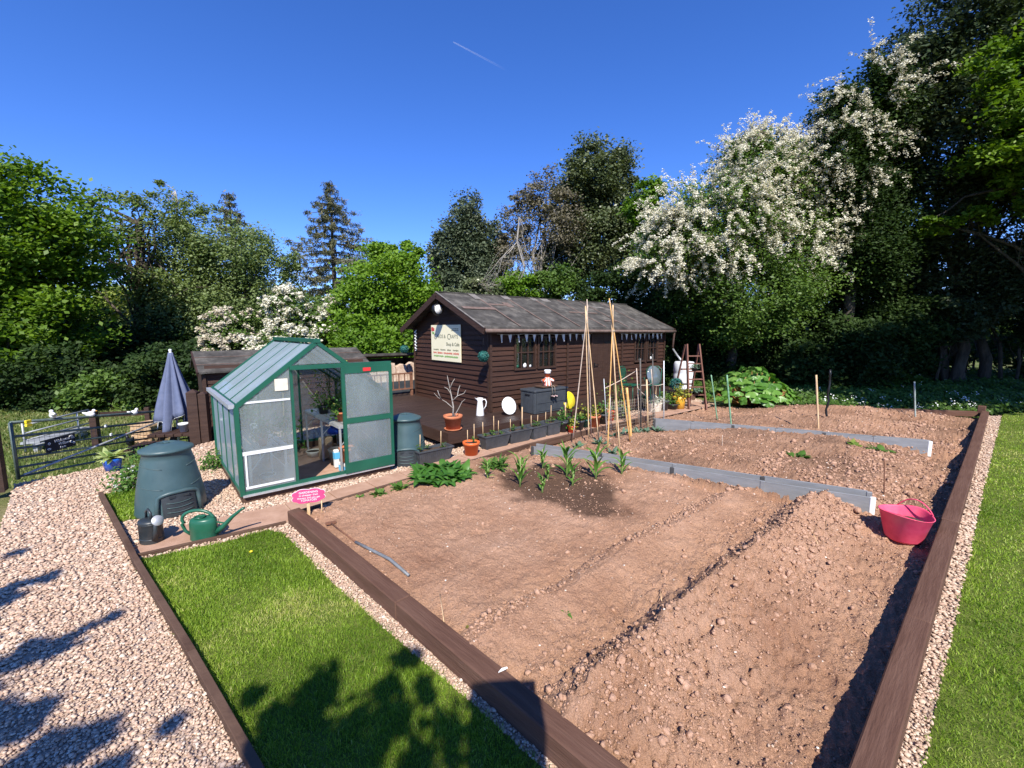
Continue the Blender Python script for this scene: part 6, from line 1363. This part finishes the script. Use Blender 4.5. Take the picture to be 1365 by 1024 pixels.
for rr_, zz in ((.175, .19), (.12, .205), (.06, .21), (.0, .213)):
    for k in range(n2): th = 6.283 * k / n2; vv.append((rr_ * math.cos(th), rr_ * math.sin(th), zz + .008 * math.sin(k * 2.3 + rr_ * 40)))
m_.add(vv, [(j * n2 + k, j * n2 + (k + 1) % n2, (j + 1) * n2 + (k + 1) % n2, (j + 1) * n2 + k) for j in range(3) for k in range(n2)], True); m_.build('soil_fill', M['soil_pot'], t)
for sg in (-1, 1):
    m_ = MB(); pts = []
    for k in range(13): u = k / 12; a = -.85 + 1.7 * u; rr_ = .212; hx = sg * rr_ * math.cos(a) * 1.05; pts.append((hx + (-.07 * math.sin(u * math.pi) if sg > 0 else .13 * math.sin(u * math.pi)), rr_ * math.sin(a) * .95, .285 + (.11 if sg > 0 else -.02) * math.sin(u * math.pi)))
    m_.tube(pts, .006, 8); m_.build('handle', M['pink'], t)
# hoe, sign, odd sticks
a = P(441, 699, .11); b = P(474, 723, .13); c = P(520, 747, .13); d = P(545, 768, .12); t = thing('hand_hoe', 'long hoe with grey bent handle lying on the soil by the sleeper', 'hoe', a)
for q in (a, b, c, d): q.z = sh(q.x, q.y) + .02
a.z += .01; O_ = Vector((t.location.x, t.location.y, t.location.z))
m_ = MB(); m_.tube([b - O_, b.lerp(c, .5) - O_, c - O_, d - O_], [.013, .014, .014, .012], 10); m_.build('handle', M['hoe_grey'], t)
m_ = MB(); m_.tube([a - O_, b - O_], .007, 7); m_.build('shaft', M['rust'], t); m_ = MB(); m_.box(tuple(a - O_), (.10, .03, .02), rz=.5); m_.build('blade', M['rust'], t)
q = P(413, 687, .08); q.z = .06; sgn = thing('slogan_sign', 'pink scalloped sign reading Gardening is cheaper than therapy on a wooden stick', 'sign', q, R(21)); zc = D(413, 661, q.y).z - q.z
SWd, SHt = .165, .078; out = []
for k in range(96):
    th = 6.283 * k / 96; c_, s_ = math.cos(th), math.sin(th); e = (abs(c_) ** 3.2 + abs(s_) ** 3.2) ** (-1 / 3.2); bump = .90 + .11 * abs(math.sin(th * 4)); out.append((SWd * c_ * e * bump, SHt * s_ * e * bump))
Mx = Matrix(((1, 0, 0, 0), (0, 0, 1, 0), (0, 1, 0, zc), (0, 0, 0, 1)))
m_ = MB(); m_.prism([(x * 1.03, y * 1.05) for x, y in out], -.001, .006, Mx); m_.build('border', M['white_pl'], sgn)
m_ = MB(); m_.prism(out, -.007, .002, Mx); pn = m_.build('panel', M['pink_paint'], sgn)
def sm(u, v): return Matrix(((1, 0, 0, u), (0, 0, -1, -.0085), (0, 1, 0, zc + v), (0, 0, 0, 1)))
for s_, v, sz_ in (('GARDENING', .033, .033), ('is cheaper than', .003, .031), ('therapy and you get', -.026, .028), ('TOMATOES', -.056, .030)): text_mesh(sgn, 'lettering', s_, sz_, M['ink_white'], sm(0, v), 'CENTER', .001)
m_ = MB(); m_.box((-.01, .012, zc / 2 - .05), (.03, .01, zc + .02)); m_.build('stick', M['bamboo'], sgn)
m_ = MB(); m_.tube([(0, 0, -.05), (.005, 0, .17)], .006, 6); q2 = P(429, 684, .08); q2.z = .06; tag(m_.build('plant_label', M['bamboo'], None, q2), 'thin wooden plant label beside the pink sign', 'plant label')
for a, b, lb in (((586, 786), (593, 825), 'thin straw stalk lying on the soil near the sleeper'), ((1078, 712), (1091, 726), 'short straw stalk lying on the soil ridge'), ((880, 1000 - 220), (882, 800), 'fine twig lying in the soil furrow')):
    p0 = P(*a, .15); p1 = P(*b, .15); p0.z = sh(p0.x, p0.y) + .012; p1.z = sh(p1.x, p1.y) + .012; m_ = MB(); m_.tube([p0, p0.lerp(p1, .5) + Vector((0, 0, .008)), p1], .0035, 5); tag(m_.build('straw_stalk', M['bamboo'], None), lb, 'straw', 'straws lying on the soil')
p0 = P(664, 897, .152); m_ = MB(); m_.add([(0, 0, 0), (.03, .012, .004), (.055, .03, .002), (.05, .035, .006), (.02, .022, .008)], [(0, 1, 2, 3, 4)]); m_.add([(0, 0, .003), (.03, .012, .007), (.055, .03, .005), (.05, .035, .009), (.02, .022, .011)], [(0, 1, 2, 3, 4)]); tag(m_.build('white_feather', M['white'], None, p0), 'small white feather on the sleeper by the square shadow', 'feather')
p0 = P(335, 737, .03); t = thing('dandelion', 'single yellow dandelion flower in the mown lawn', 'flower', (p0.x, p0.y, 0)); m_ = MB(); m_.lathe([(.001, .038), (.016, .042), (.012, .050), (.001, .052)], 14); m_.build('flower_head', M['yellow'], t); m_ = MB(); m_.tube([(0, 0, 0), (0, 0, .04)], .002, 5); m_.build('stem', M['stem'], t)
# ================================================================== TREES AND HEDGEROW
M['t_maple'] = leaf_mat('maple_leaf', [(0, (.050, .105, .008)), (.5, (.105, .19, .013)), (1, (.19, .29, .028))], .38, .5)
M['t_lime'] = leaf_mat('spring_leaf', [(0, (.060, .13, .010)), (.5, (.12, .225, .016)), (1, (.20, .32, .03))], .38, .5)
M['t_ash'] = leaf_mat('ash_leaf', [(0, (.075, .11, .024)), (.5, (.13, .175, .042)), (1, (.20, .24, .07))], .3, .5)
M['t_birch'] = leaf_mat('birch_leaf', [(0, (.085, .13, .038)), (.5, (.15, .205, .066)), (1, (.23, .285, .11))], .3, .5)
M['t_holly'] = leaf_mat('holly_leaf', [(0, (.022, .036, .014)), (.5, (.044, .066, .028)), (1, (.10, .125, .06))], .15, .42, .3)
M['t_olive'] = leaf_mat('olive_tree_leaf', [(0, (.050, .072, .026)), (.5, (.090, .115, .046)), (1, (.165, .185, .085))], .2, .4, .4)
M['t_grey'] = leaf_mat('sparse_bud_leaf', [(0, (.10, .085, .05)), (.5, (.14, .125, .08)), (1, (.20, .18, .12))], .2, .6)
M['t_haw'] = leaf_mat('hawthorn_leaf', [(0, (.036, .074, .012)), (.5, (.078, .142, .022)), (1, (.15, .235, .045))], .3, .5)
M['t_dark'] = leaf_mat('shade_dark_leaf', [(0, (.012, .026, .007)), (.5, (.026, .052, .012)), (1, (.056, .092, .022))], .25, .62, .15)  # leaf colour kept near black to carry the understorey's shade
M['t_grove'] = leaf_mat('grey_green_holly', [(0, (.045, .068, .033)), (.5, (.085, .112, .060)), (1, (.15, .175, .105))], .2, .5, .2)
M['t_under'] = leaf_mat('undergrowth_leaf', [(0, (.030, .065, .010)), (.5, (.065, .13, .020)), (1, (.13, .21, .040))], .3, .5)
M['t_needle'] = leaf_mat('spruce_needles', [(0, (.055, .068, .028)), (.5, (.110, .118, .052)), (1, (.22, .185, .095))], .05, .6)
M['bl_white'] = leaf_mat('white_blossom', [(0, (.60, .57, .42)), (1, (.86, .83, .70))], .3, .7)
M['bl_cream'] = leaf_mat('cream_blossom', [(0, (.52, .46, .34)), (1, (.76, .70, .55))], .3, .7)
def gb(px, Y): X = (px - 682.5) / F_PX * Y; return (X, Y, gz(X, Y) - .05)
TGp = 'trees round the garden'
tree('maple_tree', 'big bright green maple at the edge beyond the gate', gb(70, 17.5), [lobe(38, 312, 80, 82, 17.5), lobe(62, 400, 62, 84, 17.5), lobe(5, 475, 72, 56, 15.5), lobe(-70, 400, 100, 150, 17.5)], 46000, .19, M['t_maple'], 1, trunk_r=.3, sig=.5, per=24, shell=.55, group=TGp)
tree('ash_tree', 'open crowned ash tree with bare forked trunk showing sky through it', gb(182, 23), [lobe(145, 290, 48, 36, 23), lobe(205, 300, 42, 44, 23), lobe(118, 345, 30, 40, 23), lobe(175, 345, 48, 34, 23), lobe(215, 380, 36, 34, 23)], 7600, .17, M['t_ash'], 2, trunk_r=.30, sig=.34, per=13, n_limb=34, twigs=190, shell=.3, dense=.95, loose=.3, trunk_top=tuple(D(186, 300, 23)), group=TGp)
tree('ash_tree', 'thin topped pale twiggy tree rising behind the ash', gb(232, 25), [lobe(232, 275, 26, 36, 25), lobe(262, 285, 26, 22, 25), lobe(245, 330, 36, 40, 25)], 3000, .15, M['t_ash'], 3, bark='bark_pale', trunk_r=.09, sig=.32, per=10, n_limb=26, twigs=130, shell=.2, loose=.4, dense=1.2, trunk_top=tuple(D(234, 255, 25)), group=TGp)
tree('birch_tree', 'broad grey green weeping birch left of the tall spruce', gb(300, 25), [lobe(262, 352, 48, 54, 25), lobe(316, 346, 50, 40, 25), lobe(354, 390, 32, 54, 25), lobe(250, 425, 55, 55, 24), lobe(315, 430, 60, 50, 25), lobe(383, 352, 12, 26, 25)], 34000, .15, M['t_birch'], 4, trunk_r=.26, sig=.55, per=22, flat=1.25, shell=.55, droop=.7, group=TGp)
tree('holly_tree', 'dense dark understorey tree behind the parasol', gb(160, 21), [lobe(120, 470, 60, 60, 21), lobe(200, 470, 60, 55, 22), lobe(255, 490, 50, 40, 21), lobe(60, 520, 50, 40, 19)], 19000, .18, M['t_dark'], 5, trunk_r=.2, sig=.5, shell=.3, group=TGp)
tree('lime_tree', 'yellow green sunlit bush glimpsed under the ash', gb(205, 27), [lobe(165, 415, 40, 32, 27), lobe(215, 440, 40, 26, 27)], 7000, .19, M['lf_lime'], 6, trunk_r=.15, sig=.5, group=TGp)
for i, (px, py, rx, ry, Y, lb) in enumerate(((-10, 505, 70, 40, 15.5, 'dark shaded shrub at the wood edge above the chalkboard'), (85, 512, 60, 44, 15.2, 'dark shaded shrub at the wood edge behind the brown fence post'), (160, 515, 52, 44, 15.0, 'dark shaded shrub at the wood edge behind the straw coloured coop'), (225, 508, 46, 48, 15.2, 'dark shaded shrub at the wood edge behind the parasol'))):
    tree('shrub', lb, gb(px, Y), [lobe(px, py + (8, -4, 10, 0)[i], rx, ry * (.8, 1.05, .75, 1)[i], Y)], 8000, .14, M[('t_haw', 't_dark', 't_haw', 't_dark')[i]], 130 + i, 'bush', 'dark shrubs at the wood edge', .07, n_limb=8, sig=.42, shell=.25, twigs=30, dense=1.3)
# spruces: whorled, drooping boughs
def spruce(name, label, px, ytop, Y, ybot, wpx, seed, yb=None):
    rg = np.random.default_rng(seed); top = D(px, ytop, Y); X, Yb, zb_ = gb(px, Y); H_ = top.z - zb_; r = thing(name, label, 'tree', (X, Yb, zb_), 0, TGp)
    zl = D(px, ybot, Y).z - zb_; Wm = wpx / F_PX * Y; mb = MB(); mb.tube([(0, 0, -.1), (0, 0, H_ * .5), (0, 0, H_)], [.32, .2, .02], 8); mb.build('trunk', M['bark'], r)
    br = MB(); cen = []; z = H_ - .2
    while z > zl:
        u = (H_ - z) / (H_ - zl); n = 6 if u > .15 else 4; a0 = rg.uniform(0, 6.28)
        for k in range(n):
            a = a0 + 6.283 * k / n + rg.uniform(-.3, .3); L_ = Wm * (u ** .74 * .95 + .02) * rg.uniform(.68, 1.15); pts = []
            for j in range(7): w_ = j / 6; pts.append(np.array([math.cos(a) * L_ * w_, math.sin(a) * L_ * w_, z + L_ * (.16 * w_ - .42 * w_ ** 1.5 + .20 * w_ ** 4)]))
            br.tube([tuple(q) for q in pts], [.04 * (1 - j / 7) + .006 for j in range(7)], 4, cap=False)
            m = max(5, int(L_ * 10))
            for j in range(m):
                w_ = rg.uniform(.12, 1.04); i = min(int(w_ * 6), 5); q = pts[i] + (pts[i + 1] - pts[i]) * (w_ * 6 - i); cen.append(q + np.array([rg.normal() * .10, rg.normal() * .10, -abs(rg.normal()) * .13]))
        z -= rg.uniform(.42, .70) * (1 + .5 * u)
    br.build('bough', M['bark'], r); cen = np.array(cen); ps = leafcloud(cen, (.09, .09, .11), 9, .32, .20, .1, rg, None, 1.1); obj_leaf('needles', ps, M['t_needle'], r)
spruce('spruce_tree', 'tall brownish spruce with drooping boughs standing alone against the sky', 451, 243, 38, 396, 84, 7)
spruce('spruce_tree', 'dark spruce whose pointed tip shows above the birch', 322, 256, 32, 420, 60, 8)
tree('hawthorn', 'small cream flowered hawthorn behind the low shed', gb(308, 19), [lobe(309, 438, 24, 26, 19), lobe(303, 460, 22, 22, 18.6)], 9000, .12, M['t_haw'], 9, 'tree', TGp, .1, n_limb=8, sig=.32, blossom=(900, 3, .09, 9, .10, M['bl_cream'], -2, None))
tree('hawthorn', 'white flowered hawthorn bush between birch and bright green bush', gb(400, 20), [lobe(408, 412, 36, 32, 20), lobe(382, 446, 24, 26, 19.5), lobe(430, 440, 26, 34, 20), lobe(390, 465, 50, 24, 19)], 14000, .12, M['t_haw'], 10, 'tree', TGp, .12, n_limb=10, sig=.36, blossom=(1500, 3, .12, 9, .10, M['bl_white'], -2, None))
tree('hazel_bush', 'rounded bright green bush behind the log store', gb(515, 20.5), [lobe(518, 385, 55, 54, 20.5), lobe(478, 432, 42, 48, 20), lobe(560, 425, 40, 58, 20.5), lobe(532, 350, 36, 22, 21), lobe(520, 460, 70, 40, 19.5)], 36000, .15, M['t_lime'], 11, trunk_r=.16, sig=.40, per=22, shell=.4, loose=.4, group=TGp)
tree('bare_bush', 'pale bare twiggy bush in front of the tall spruce', gb(475, 24), [lobe(470, 362, 24, 20, 24), lobe(490, 352, 18, 16, 24)], 500, .10, M['t_grey'], 12, bark='bark_pale', trunk_r=.07, sig=.3, per=5, n_limb=40, twigs=160, stems=4, shell=.2, group=TGp)
tree('holly_tree', 'dark holly with twin pointed tops behind the cabin ridge', gb(628, 24), [lobe(622, 312, 26, 44, 24), lobe(600, 350, 26, 50, 24), lobe(652, 340, 26, 44, 24), lobe(630, 380, 48, 34, 24)], 30000, .15, M['t_grove'], 13, trunk_r=.2, sig=.42, shell=.45, flat=1.2, bark='bark_pale', loose=.3, group=TGp)
tree('sparse_tree', 'thin grey tree with pale stems and few leaves above the cabin', gb(712, 22.5), [lobe(698, 290, 26, 36, 22.5), lobe(728, 262, 28, 32, 22.5), lobe(748, 305, 36, 44, 22.5), lobe(690, 335, 30, 34, 22.5)], 6500, .12, M['t_grey'], 14, bark='bark_pale', trunk_r=.085, sig=.36, per=9, n_limb=48, twigs=330, dense=2.6, stems=4, shell=.15, loose=.35, trunk_top=tuple(D(715, 262, 22.5)), group=TGp)
tree('holm_oak', 'tall rounded dark olive tree, highest one above the cabin roof', gb(800, 24), [lobe(800, 235, 46, 38, 24), lobe(768, 268, 34, 38, 24), lobe(824, 272, 28, 58, 24), lobe(790, 330, 50, 56, 24), lobe(838, 335, 32, 50, 23.5), lobe(752, 352, 36, 38, 24)], 38000, .16, M['t_olive'], 15, trunk_r=.22, sig=.42, per=20, shell=.3, bark='bark_pale', n_limb=26, twigs=200, loose=.3, group=TGp)
tree('bare_tree', 'leafless pale dead tree with crooked branches behind the cabin roof', gb(690, 19.5), [lobe(688, 330, 14, 50, 19.5), lobe(660, 365, 26, 26, 19.5)], 60, .10, M['t_grey'], 16, bark='bark_pale', trunk_r=.06, sig=.3, per=3, n_limb=14, twigs=60, trunk_top=tuple(D(692, 290, 19.5)), shell=.5, group=TGp)
for i, (px, py, rx, ry, Y, mt, lb) in enumerate(((690, 388, 34, 20, 20, 't_lime', 'fresh green bush just above the middle of the cabin ridge'), (735, 385, 34, 26, 20.5, 't_haw', 'green bush above the cabin ridge below the thin grey tree'), (640, 395, 40, 18, 20, 't_olive', 'olive green bush behind the near end of the cabin ridge'), (800, 395, 44, 30, 20.5, 't_dark', 'dark bush behind the far part of the cabin ridge'), (868, 275, 24, 34, 19, 't_lime', 'yellow green young tree beside the big white hawthorn'), (855, 390, 40, 46, 20, 't_dark', 'dark shaded bush behind the far end of the cabin'))):
    tree('shrub', lb, gb(px, Y), [lobe(px, py, rx, ry, Y), lobe(px + 6, min(py + 40, 455), rx, ry, Y)], 9000, .14, M[mt], 30 + i, 'bush', 'bushes behind the cabin', .08, n_limb=8, sig=.36, shell=.3)
HG = 'hedgerow trees beyond the bed'
tree('hawthorn', 'big hawthorn thick with white blossom behind the cabin end', gb(985, 16.6), [lobe(1003, 258, 62, 56, 16.8), lobe(945, 312, 70, 62, 16.2), lobe(892, 342, 48, 46, 16), lobe(1046, 312, 52, 74, 16.6), lobe(985, 395, 92, 56, 16.4), lobe(1008, 206, 34, 22, 17)], 60000, .105, M['t_haw'], 40, group=HG, trunk_r=.22, sig=.34, per=22, shell=.5, n_limb=30, twigs=220, loose=.3, blossom=(1350, 8, .12, 13, .052, M['bl_white'], 3.4, (0, 1, 2, 3, 5)))
tree('hawthorn', 'taller dark hawthorn with white sprays on its upper edge', gb(1125, 16), [lobe(1140, 145, 44, 46, 16), lobe(1108, 215, 46, 62, 15.8), lobe(1165, 215, 50, 80, 16.4), lobe(1130, 320, 58, 74, 16.4)], 52000, .11, M['t_dark'], 41, group=HG, trunk_r=.22, sig=.36, per=22, shell=.4, n_limb=28, twigs=160, loose=.3, blossom=(190, 9, .12, 13, .050, M['bl_white'], 5.5, (0, 1)))
tree('holm_oak', 'huge dark tree with sky showing between its twin trunks', gb(1298, 16.5), [lobe(1262, 62, 68, 62, 16), lobe(1208, 130, 48, 66, 16), lobe(1320, 20, 90, 70, 16.5), lobe(1265, 190, 90, 86, 16), lobe(1205, 290, 62, 74, 16.6), lobe(1340, 290, 90, 80, 17), lobe(1270, 360, 90, 46, 17), lobe(1390, 120, 90, 110, 17)], 70000, .135, M['t_holly'], 42, group=HG, trunk_r=.20, sig=.42, per=20, shell=.35, n_limb=40, twigs=240, stems=2, loose=.3)
tree('maple_tree', 'bright leaved maple overhanging the edge of the lawn', gb(1440, 14.5), [lobe(1340, 92, 48, 46, 13.6), lobe(1372, 190, 62, 60, 13.2), lobe(1340, 268, 40, 24, 13.8), lobe(1222, 300, 34, 14, 14.8), lobe(1440, 110, 90, 130, 14.5)], 24000, .15, M['t_maple'], 43, group=HG, trunk_r=.22, sig=.4, per=20, shell=.4, n_limb=26, twigs=120, loose=.25)
tree('elder_tree', 'dark shaded tree filling the gap right of the white hawthorn', gb(1085, 18), [lobe(1085, 330, 50, 60, 18), lobe(1075, 400, 60, 44, 18), lobe(1150, 400, 66, 40, 18.5), lobe(1190, 360, 50, 40, 18)], 23000, .14, M['t_dark'], 44, group=HG, trunk_r=.2, sig=.42, per=18, shell=.3, n_limb=20, twigs=120)
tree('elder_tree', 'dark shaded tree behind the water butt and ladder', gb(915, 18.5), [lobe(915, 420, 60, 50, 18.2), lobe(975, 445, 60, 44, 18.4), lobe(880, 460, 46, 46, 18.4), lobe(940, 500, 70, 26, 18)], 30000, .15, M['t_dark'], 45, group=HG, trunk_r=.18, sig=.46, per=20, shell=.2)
for i, (px, base_py, top_py, lx, Y, r, lb) in enumerate(((1316, 520, 250, -6, 17, .19, 'bare hedgerow trunk, thickest of those seen against the light'), (1268, 520, 260, -34, 16.6, .15, 'leaning hedgerow trunk, second thickest'), (1205, 520, 330, -8, 17.6, .11, 'thin hedgerow trunk among dark leaves'), (1345, 518, 400, -28, 16.6, .07, 'thin leaning sapling at the edge by the lawn'), (1290, 520, 400, 3, 18, .05, 'slender sapling between the two thick trunks'), (1066, 520, 380, 5, 18, .16, 'dark trunk behind the rhubarb'))):
    t = thing('tree_trunk', lb, 'tree trunk', gb(px, Y), 0, 'bare trunks in the hedgerow'); tp = D(px + lx, top_py, Y + .3) - t.location; mb = MB(); rg = np.random.default_rng(70 + i); limb(mb, (0, 0, -.1), tuple(tp), r, r * .6, rg, 8, .10, 10)
    for k in range(4): a = rg.uniform(.45, 1); e = np.array(tp) * a; limb(mb, e, e + rg.normal(size=3) * np.array([1.2, .5, .8]) + np.array([0, 0, 1.2]), r * .3, r * .08, rg, 4, .15, 5)
    mb.build('bark', M['bark'], t)
UG = 'shrubs under the hedgerow trees'
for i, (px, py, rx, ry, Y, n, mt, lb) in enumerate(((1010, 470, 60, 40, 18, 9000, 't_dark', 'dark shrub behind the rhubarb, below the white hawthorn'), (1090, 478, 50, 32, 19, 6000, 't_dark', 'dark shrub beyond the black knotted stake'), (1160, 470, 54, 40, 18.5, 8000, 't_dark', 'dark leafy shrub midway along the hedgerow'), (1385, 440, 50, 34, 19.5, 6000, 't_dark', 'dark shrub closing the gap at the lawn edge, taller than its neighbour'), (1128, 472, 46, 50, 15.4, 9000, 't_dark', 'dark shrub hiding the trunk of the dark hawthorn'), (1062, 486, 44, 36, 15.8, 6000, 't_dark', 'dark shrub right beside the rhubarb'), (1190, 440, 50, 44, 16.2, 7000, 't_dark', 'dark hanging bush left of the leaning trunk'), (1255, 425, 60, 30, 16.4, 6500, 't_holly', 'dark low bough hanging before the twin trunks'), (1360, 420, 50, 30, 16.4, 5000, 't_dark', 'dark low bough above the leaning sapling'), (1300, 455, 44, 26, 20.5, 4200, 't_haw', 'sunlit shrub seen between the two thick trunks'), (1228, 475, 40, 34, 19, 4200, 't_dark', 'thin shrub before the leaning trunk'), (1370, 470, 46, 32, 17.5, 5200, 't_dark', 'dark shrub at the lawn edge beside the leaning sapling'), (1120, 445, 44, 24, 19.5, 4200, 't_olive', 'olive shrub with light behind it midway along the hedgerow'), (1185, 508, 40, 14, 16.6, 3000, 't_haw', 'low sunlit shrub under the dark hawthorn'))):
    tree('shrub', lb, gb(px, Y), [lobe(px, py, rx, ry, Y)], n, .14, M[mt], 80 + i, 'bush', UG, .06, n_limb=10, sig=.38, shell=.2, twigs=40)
# trees out of view that shade the hedgerow, the drive and the lawn
tree('oak_tree', 'oak out of view beyond the lawn edge, shading the hedgerow', (18.8, 8.6, -.1), [(18.8, 8.4, 7.6, 3.4, 3.0, 2.6), (20.5, 7.5, 6.4, 3, 3, 2.2), (17.6, 9.6, 7.0, 2.2, 1.8, 2.2)], 12000, .22, M['t_maple'], 90, group='trees out of view', trunk_r=.25, sig=.5)
tree('oak_tree', 'oak out of view farther beyond the lawn, shading the hedgerow', (24, 10, -.1), [(24, 10, 7.4, 3.6, 3.0, 3.0)], 7000, .24, M['t_maple'], 91, group='trees out of view', trunk_r=.25, sig=.5)
tree('oak_tree', 'oak out of view on the lawn, shading the undergrowth beyond the bed', (15.6, 3.0, -.1), [(12.2, 4.9, 9.0, 2.2, 1.9, 1.7), (14.6, 5.4, 8.8, 2.4, 2.2, 2.0), (17.2, 6.4, 8.2, 2.4, 2.2, 2.2), (15, 4.2, 10.6, 2.4, 1.8, 1.6)], 12000, .24, M['t_maple'], 93, group='trees out of view', trunk_r=.25, sig=.5)
def shade(px, py, h, r): q = P(px, py, 0); d_ = h / math.tan(SUN_EL); return (q.x + SUN_DIR.x * d_, q.y + SUN_DIR.y * d_, h, r, r * 1.0, r * .8)
TL = []
for x0, y0, x1, y1, n_, h_, r_ in ((-40, 815, 74, 765, 5, 4.5, .15), (5, 882, 178, 806, 7, 4.4, .17), (-40, 985, 115, 900, 6, 4.3, .20), (128, 1018, 242, 945, 5, 4.1, .15), (-60, 930, 40, 860, 4, 4.5, .22), (-20, 760, 20, 735, 3, 4.6, .14), (40, 1040, 90, 985, 3, 4.2, .22)):
    TL += [shade(x0 + (x1 - x0) * (k + .5) / n_, y0 + (y1 - y0) * (k + .5) / n_, h_, r_ * (1.25 - .6 * k / n_)) for k in range(n_)]
for x0, y0, h_, r_ in ((365, 915, 3.8, .12), (352, 950, 3.8, .10), (430, 945, 3.8, .26), (470, 985, 3.7, .28), (525, 935, 3.7, .17), (550, 965, 3.7, .20), (585, 930, 3.6, .10), (420, 1015, 3.8, .24), (520, 1020, 3.7, .26), (590, 990, 3.7, .18), (480, 1060, 3.7, .3), (380, 1000, 3.8, .1)): TL.append(shade(x0, y0 - 18, h_, r_ * 1.25))
tree('apple_tree', 'thin leaved tree standing behind the viewer', (-3.2, -4.6, 0), TL, 7500, .085, M['t_maple'], 92, group='trees out of view', trunk_r=.10, sig=.16, per=8, loose=.25, n_limb=26, twigs=60, shell=.1, dense=1.0, trunk_top=(-2.4, -3.8, 4.2))
# unseen board, added behind the viewer to drop a square shadow on the sleeper
q = P(672, 911, .15); hB = 2.5; dB = (hB - .15) / math.tan(SUN_EL); nb = thing('shadow_board', 'unseen board on a post, added behind the viewer to cast the square shadow', 'shadow caster', (q.x + SUN_DIR.x * dB, q.y + SUN_DIR.y * dB, 0), math.atan2(SUN_DIR.x, -SUN_DIR.y))
m_ = MB(); m_.box((0, 0, hB - .45), (.38, .05, .9)); m_.build('panel', M['brown'], nb); m_ = MB(); m_.box((0, .07, hB * .45), (.1, .08, hB * .9)); m_.build('post', M['brown'], nb)
# ---------------------------------------------------------------- undergrowth, wild flowers, far wood: stuff
rg = np.random.default_rng(101)
UPOLY = [bw(10.3, 3.7).xy, bw(13.4, 0).xy, (12.9, 10.9), (15.4, 11.4), (23, 13), (27, 21), (6, 21), (6.6, 14.2)]
n = 26000; a = np.array(UPOLY); c = rg.uniform(a.min(0), a.max(0), (n, 2)); c = c[inside(c[:, 0], c[:, 1], UPOLY)]
hh = .10 + .26 * np.clip(.5 + fbm(c[:, 0], c[:, 1], .8, 3, 9), 0, 1) + .02 * np.clip(c[:, 1] - 11, 0, 8)
cen = np.column_stack([c, -.1 + hh * rg.uniform(.3, 1, len(c))])
tag(obj_leaf('undergrowth', leafcloud(cen, (.08, .08, .06), 5, .10, .6, .7, rg), M['t_under']), kind='stuff')
k = rg.uniform(size=len(c)) < .035 * np.clip(1.0 - (c[:, 1] - 10.5) / 2.6, 0, 1) + .001; fc = cen[k]; fc[:, 2] = -.02 + hh[k]
if len(fc): tag(obj_leaf('wild_flowers', leafcloud(fc, (.05, .05, .04), 6, .036, .9, 1.2, rg), M['lf_flower']), kind='stuff')
def wood(name, specs, n, size, mat, seed):
    rg = np.random.default_rng(seed); lo = np.array(specs); pk = rg.choice(len(lo), n); d = rg.normal(size=(n, 3)); d /= np.linalg.norm(d, axis=1)[:, None]; d[:, 1] = -np.abs(d[:, 1])
    cen = lo[pk, :3] + d * lo[pk, 3:6] * rg.uniform(.6, 1.1, (n, 1)); cen = cen[cen[:, 2] > -1]
    tag(obj_leaf(name, leafcloud(cen, (size * 2, size * 2, size * 1.6), 16, size, .65, .4, rg), mat), kind='stuff')
sp = []; r2 = random.Random(4)
for px in range(-420, 760, 34): sp.append(lobe(px, 440 + r2.uniform(-12, 8), 42, r2.uniform(34, 58), r2.uniform(40, 50)))
wood('distant_wood', sp, 5200, .42, M['t_birch'], 5)
sp = [lobe(px, 446 + r2.uniform(-4, 3), 70, r2.uniform(16, 26), r2.uniform(120, 150)) for px in range(760, 2000, 50)]
wood('distant_wood', sp, 3500, 1.0, M['t_birch'], 6)
# contrail
c0 = D(604, 56, 900); c1 = D(676, 94, 900); m, nt, b = new_mat('thin_vapour'); L = nt.links.new
tr = nt.nodes.new('ShaderNodeBsdfTransparent'); df = nt.nodes.new('ShaderNodeBsdfDiffuse'); df.inputs[0].default_value = (.95, .95, .95, 1); tl = nt.nodes.new('ShaderNodeBsdfTranslucent'); tl.inputs[0].default_value = (.95, .95, .95, 1); ad = nt.nodes.new('ShaderNodeMixShader'); ad.inputs[0].default_value = .5; L(df.outputs[0], ad.inputs[1]); L(tl.outputs[0], ad.inputs[2])
tc = nt.nodes.new('ShaderNodeTexCoord'); sx_ = nt.nodes.new('ShaderNodeSeparateXYZ'); L(tc.outputs['Object'], sx_.inputs[0]); mr = N(nt, 'ShaderNodeMapRange'); mr.inputs[1].default_value = 0; mr.inputs[2].default_value = (c1 - c0).length; mr.inputs[3].default_value = .12; mr.inputs[4].default_value = .0; L(sx_.outputs[0], mr.inputs[0])
mx = nt.nodes.new('ShaderNodeMixShader'); L(mr.outputs[0], mx.inputs[0]); L(tr.outputs[0], mx.inputs[1]); L(ad.outputs[0], mx.inputs[2]); L(mx.outputs[0], nt.nodes['Material Output'].inputs['Surface'])
m_ = MB(); Lc = (c1 - c0).length; m_.tube([(0, 0, 0), (Lc * .03, 0, 0), (Lc * .5, 0, 0), (Lc, 0, 0)], [.6, 1.0, 1.5, 2.0], 8); o = m_.build('contrail', m, None, c0); o.rotation_euler = (c1 - c0).to_track_quat('X', 'Z').to_euler(); tag(o, 'short thin white aircraft trail in the blue sky', 'contrail')
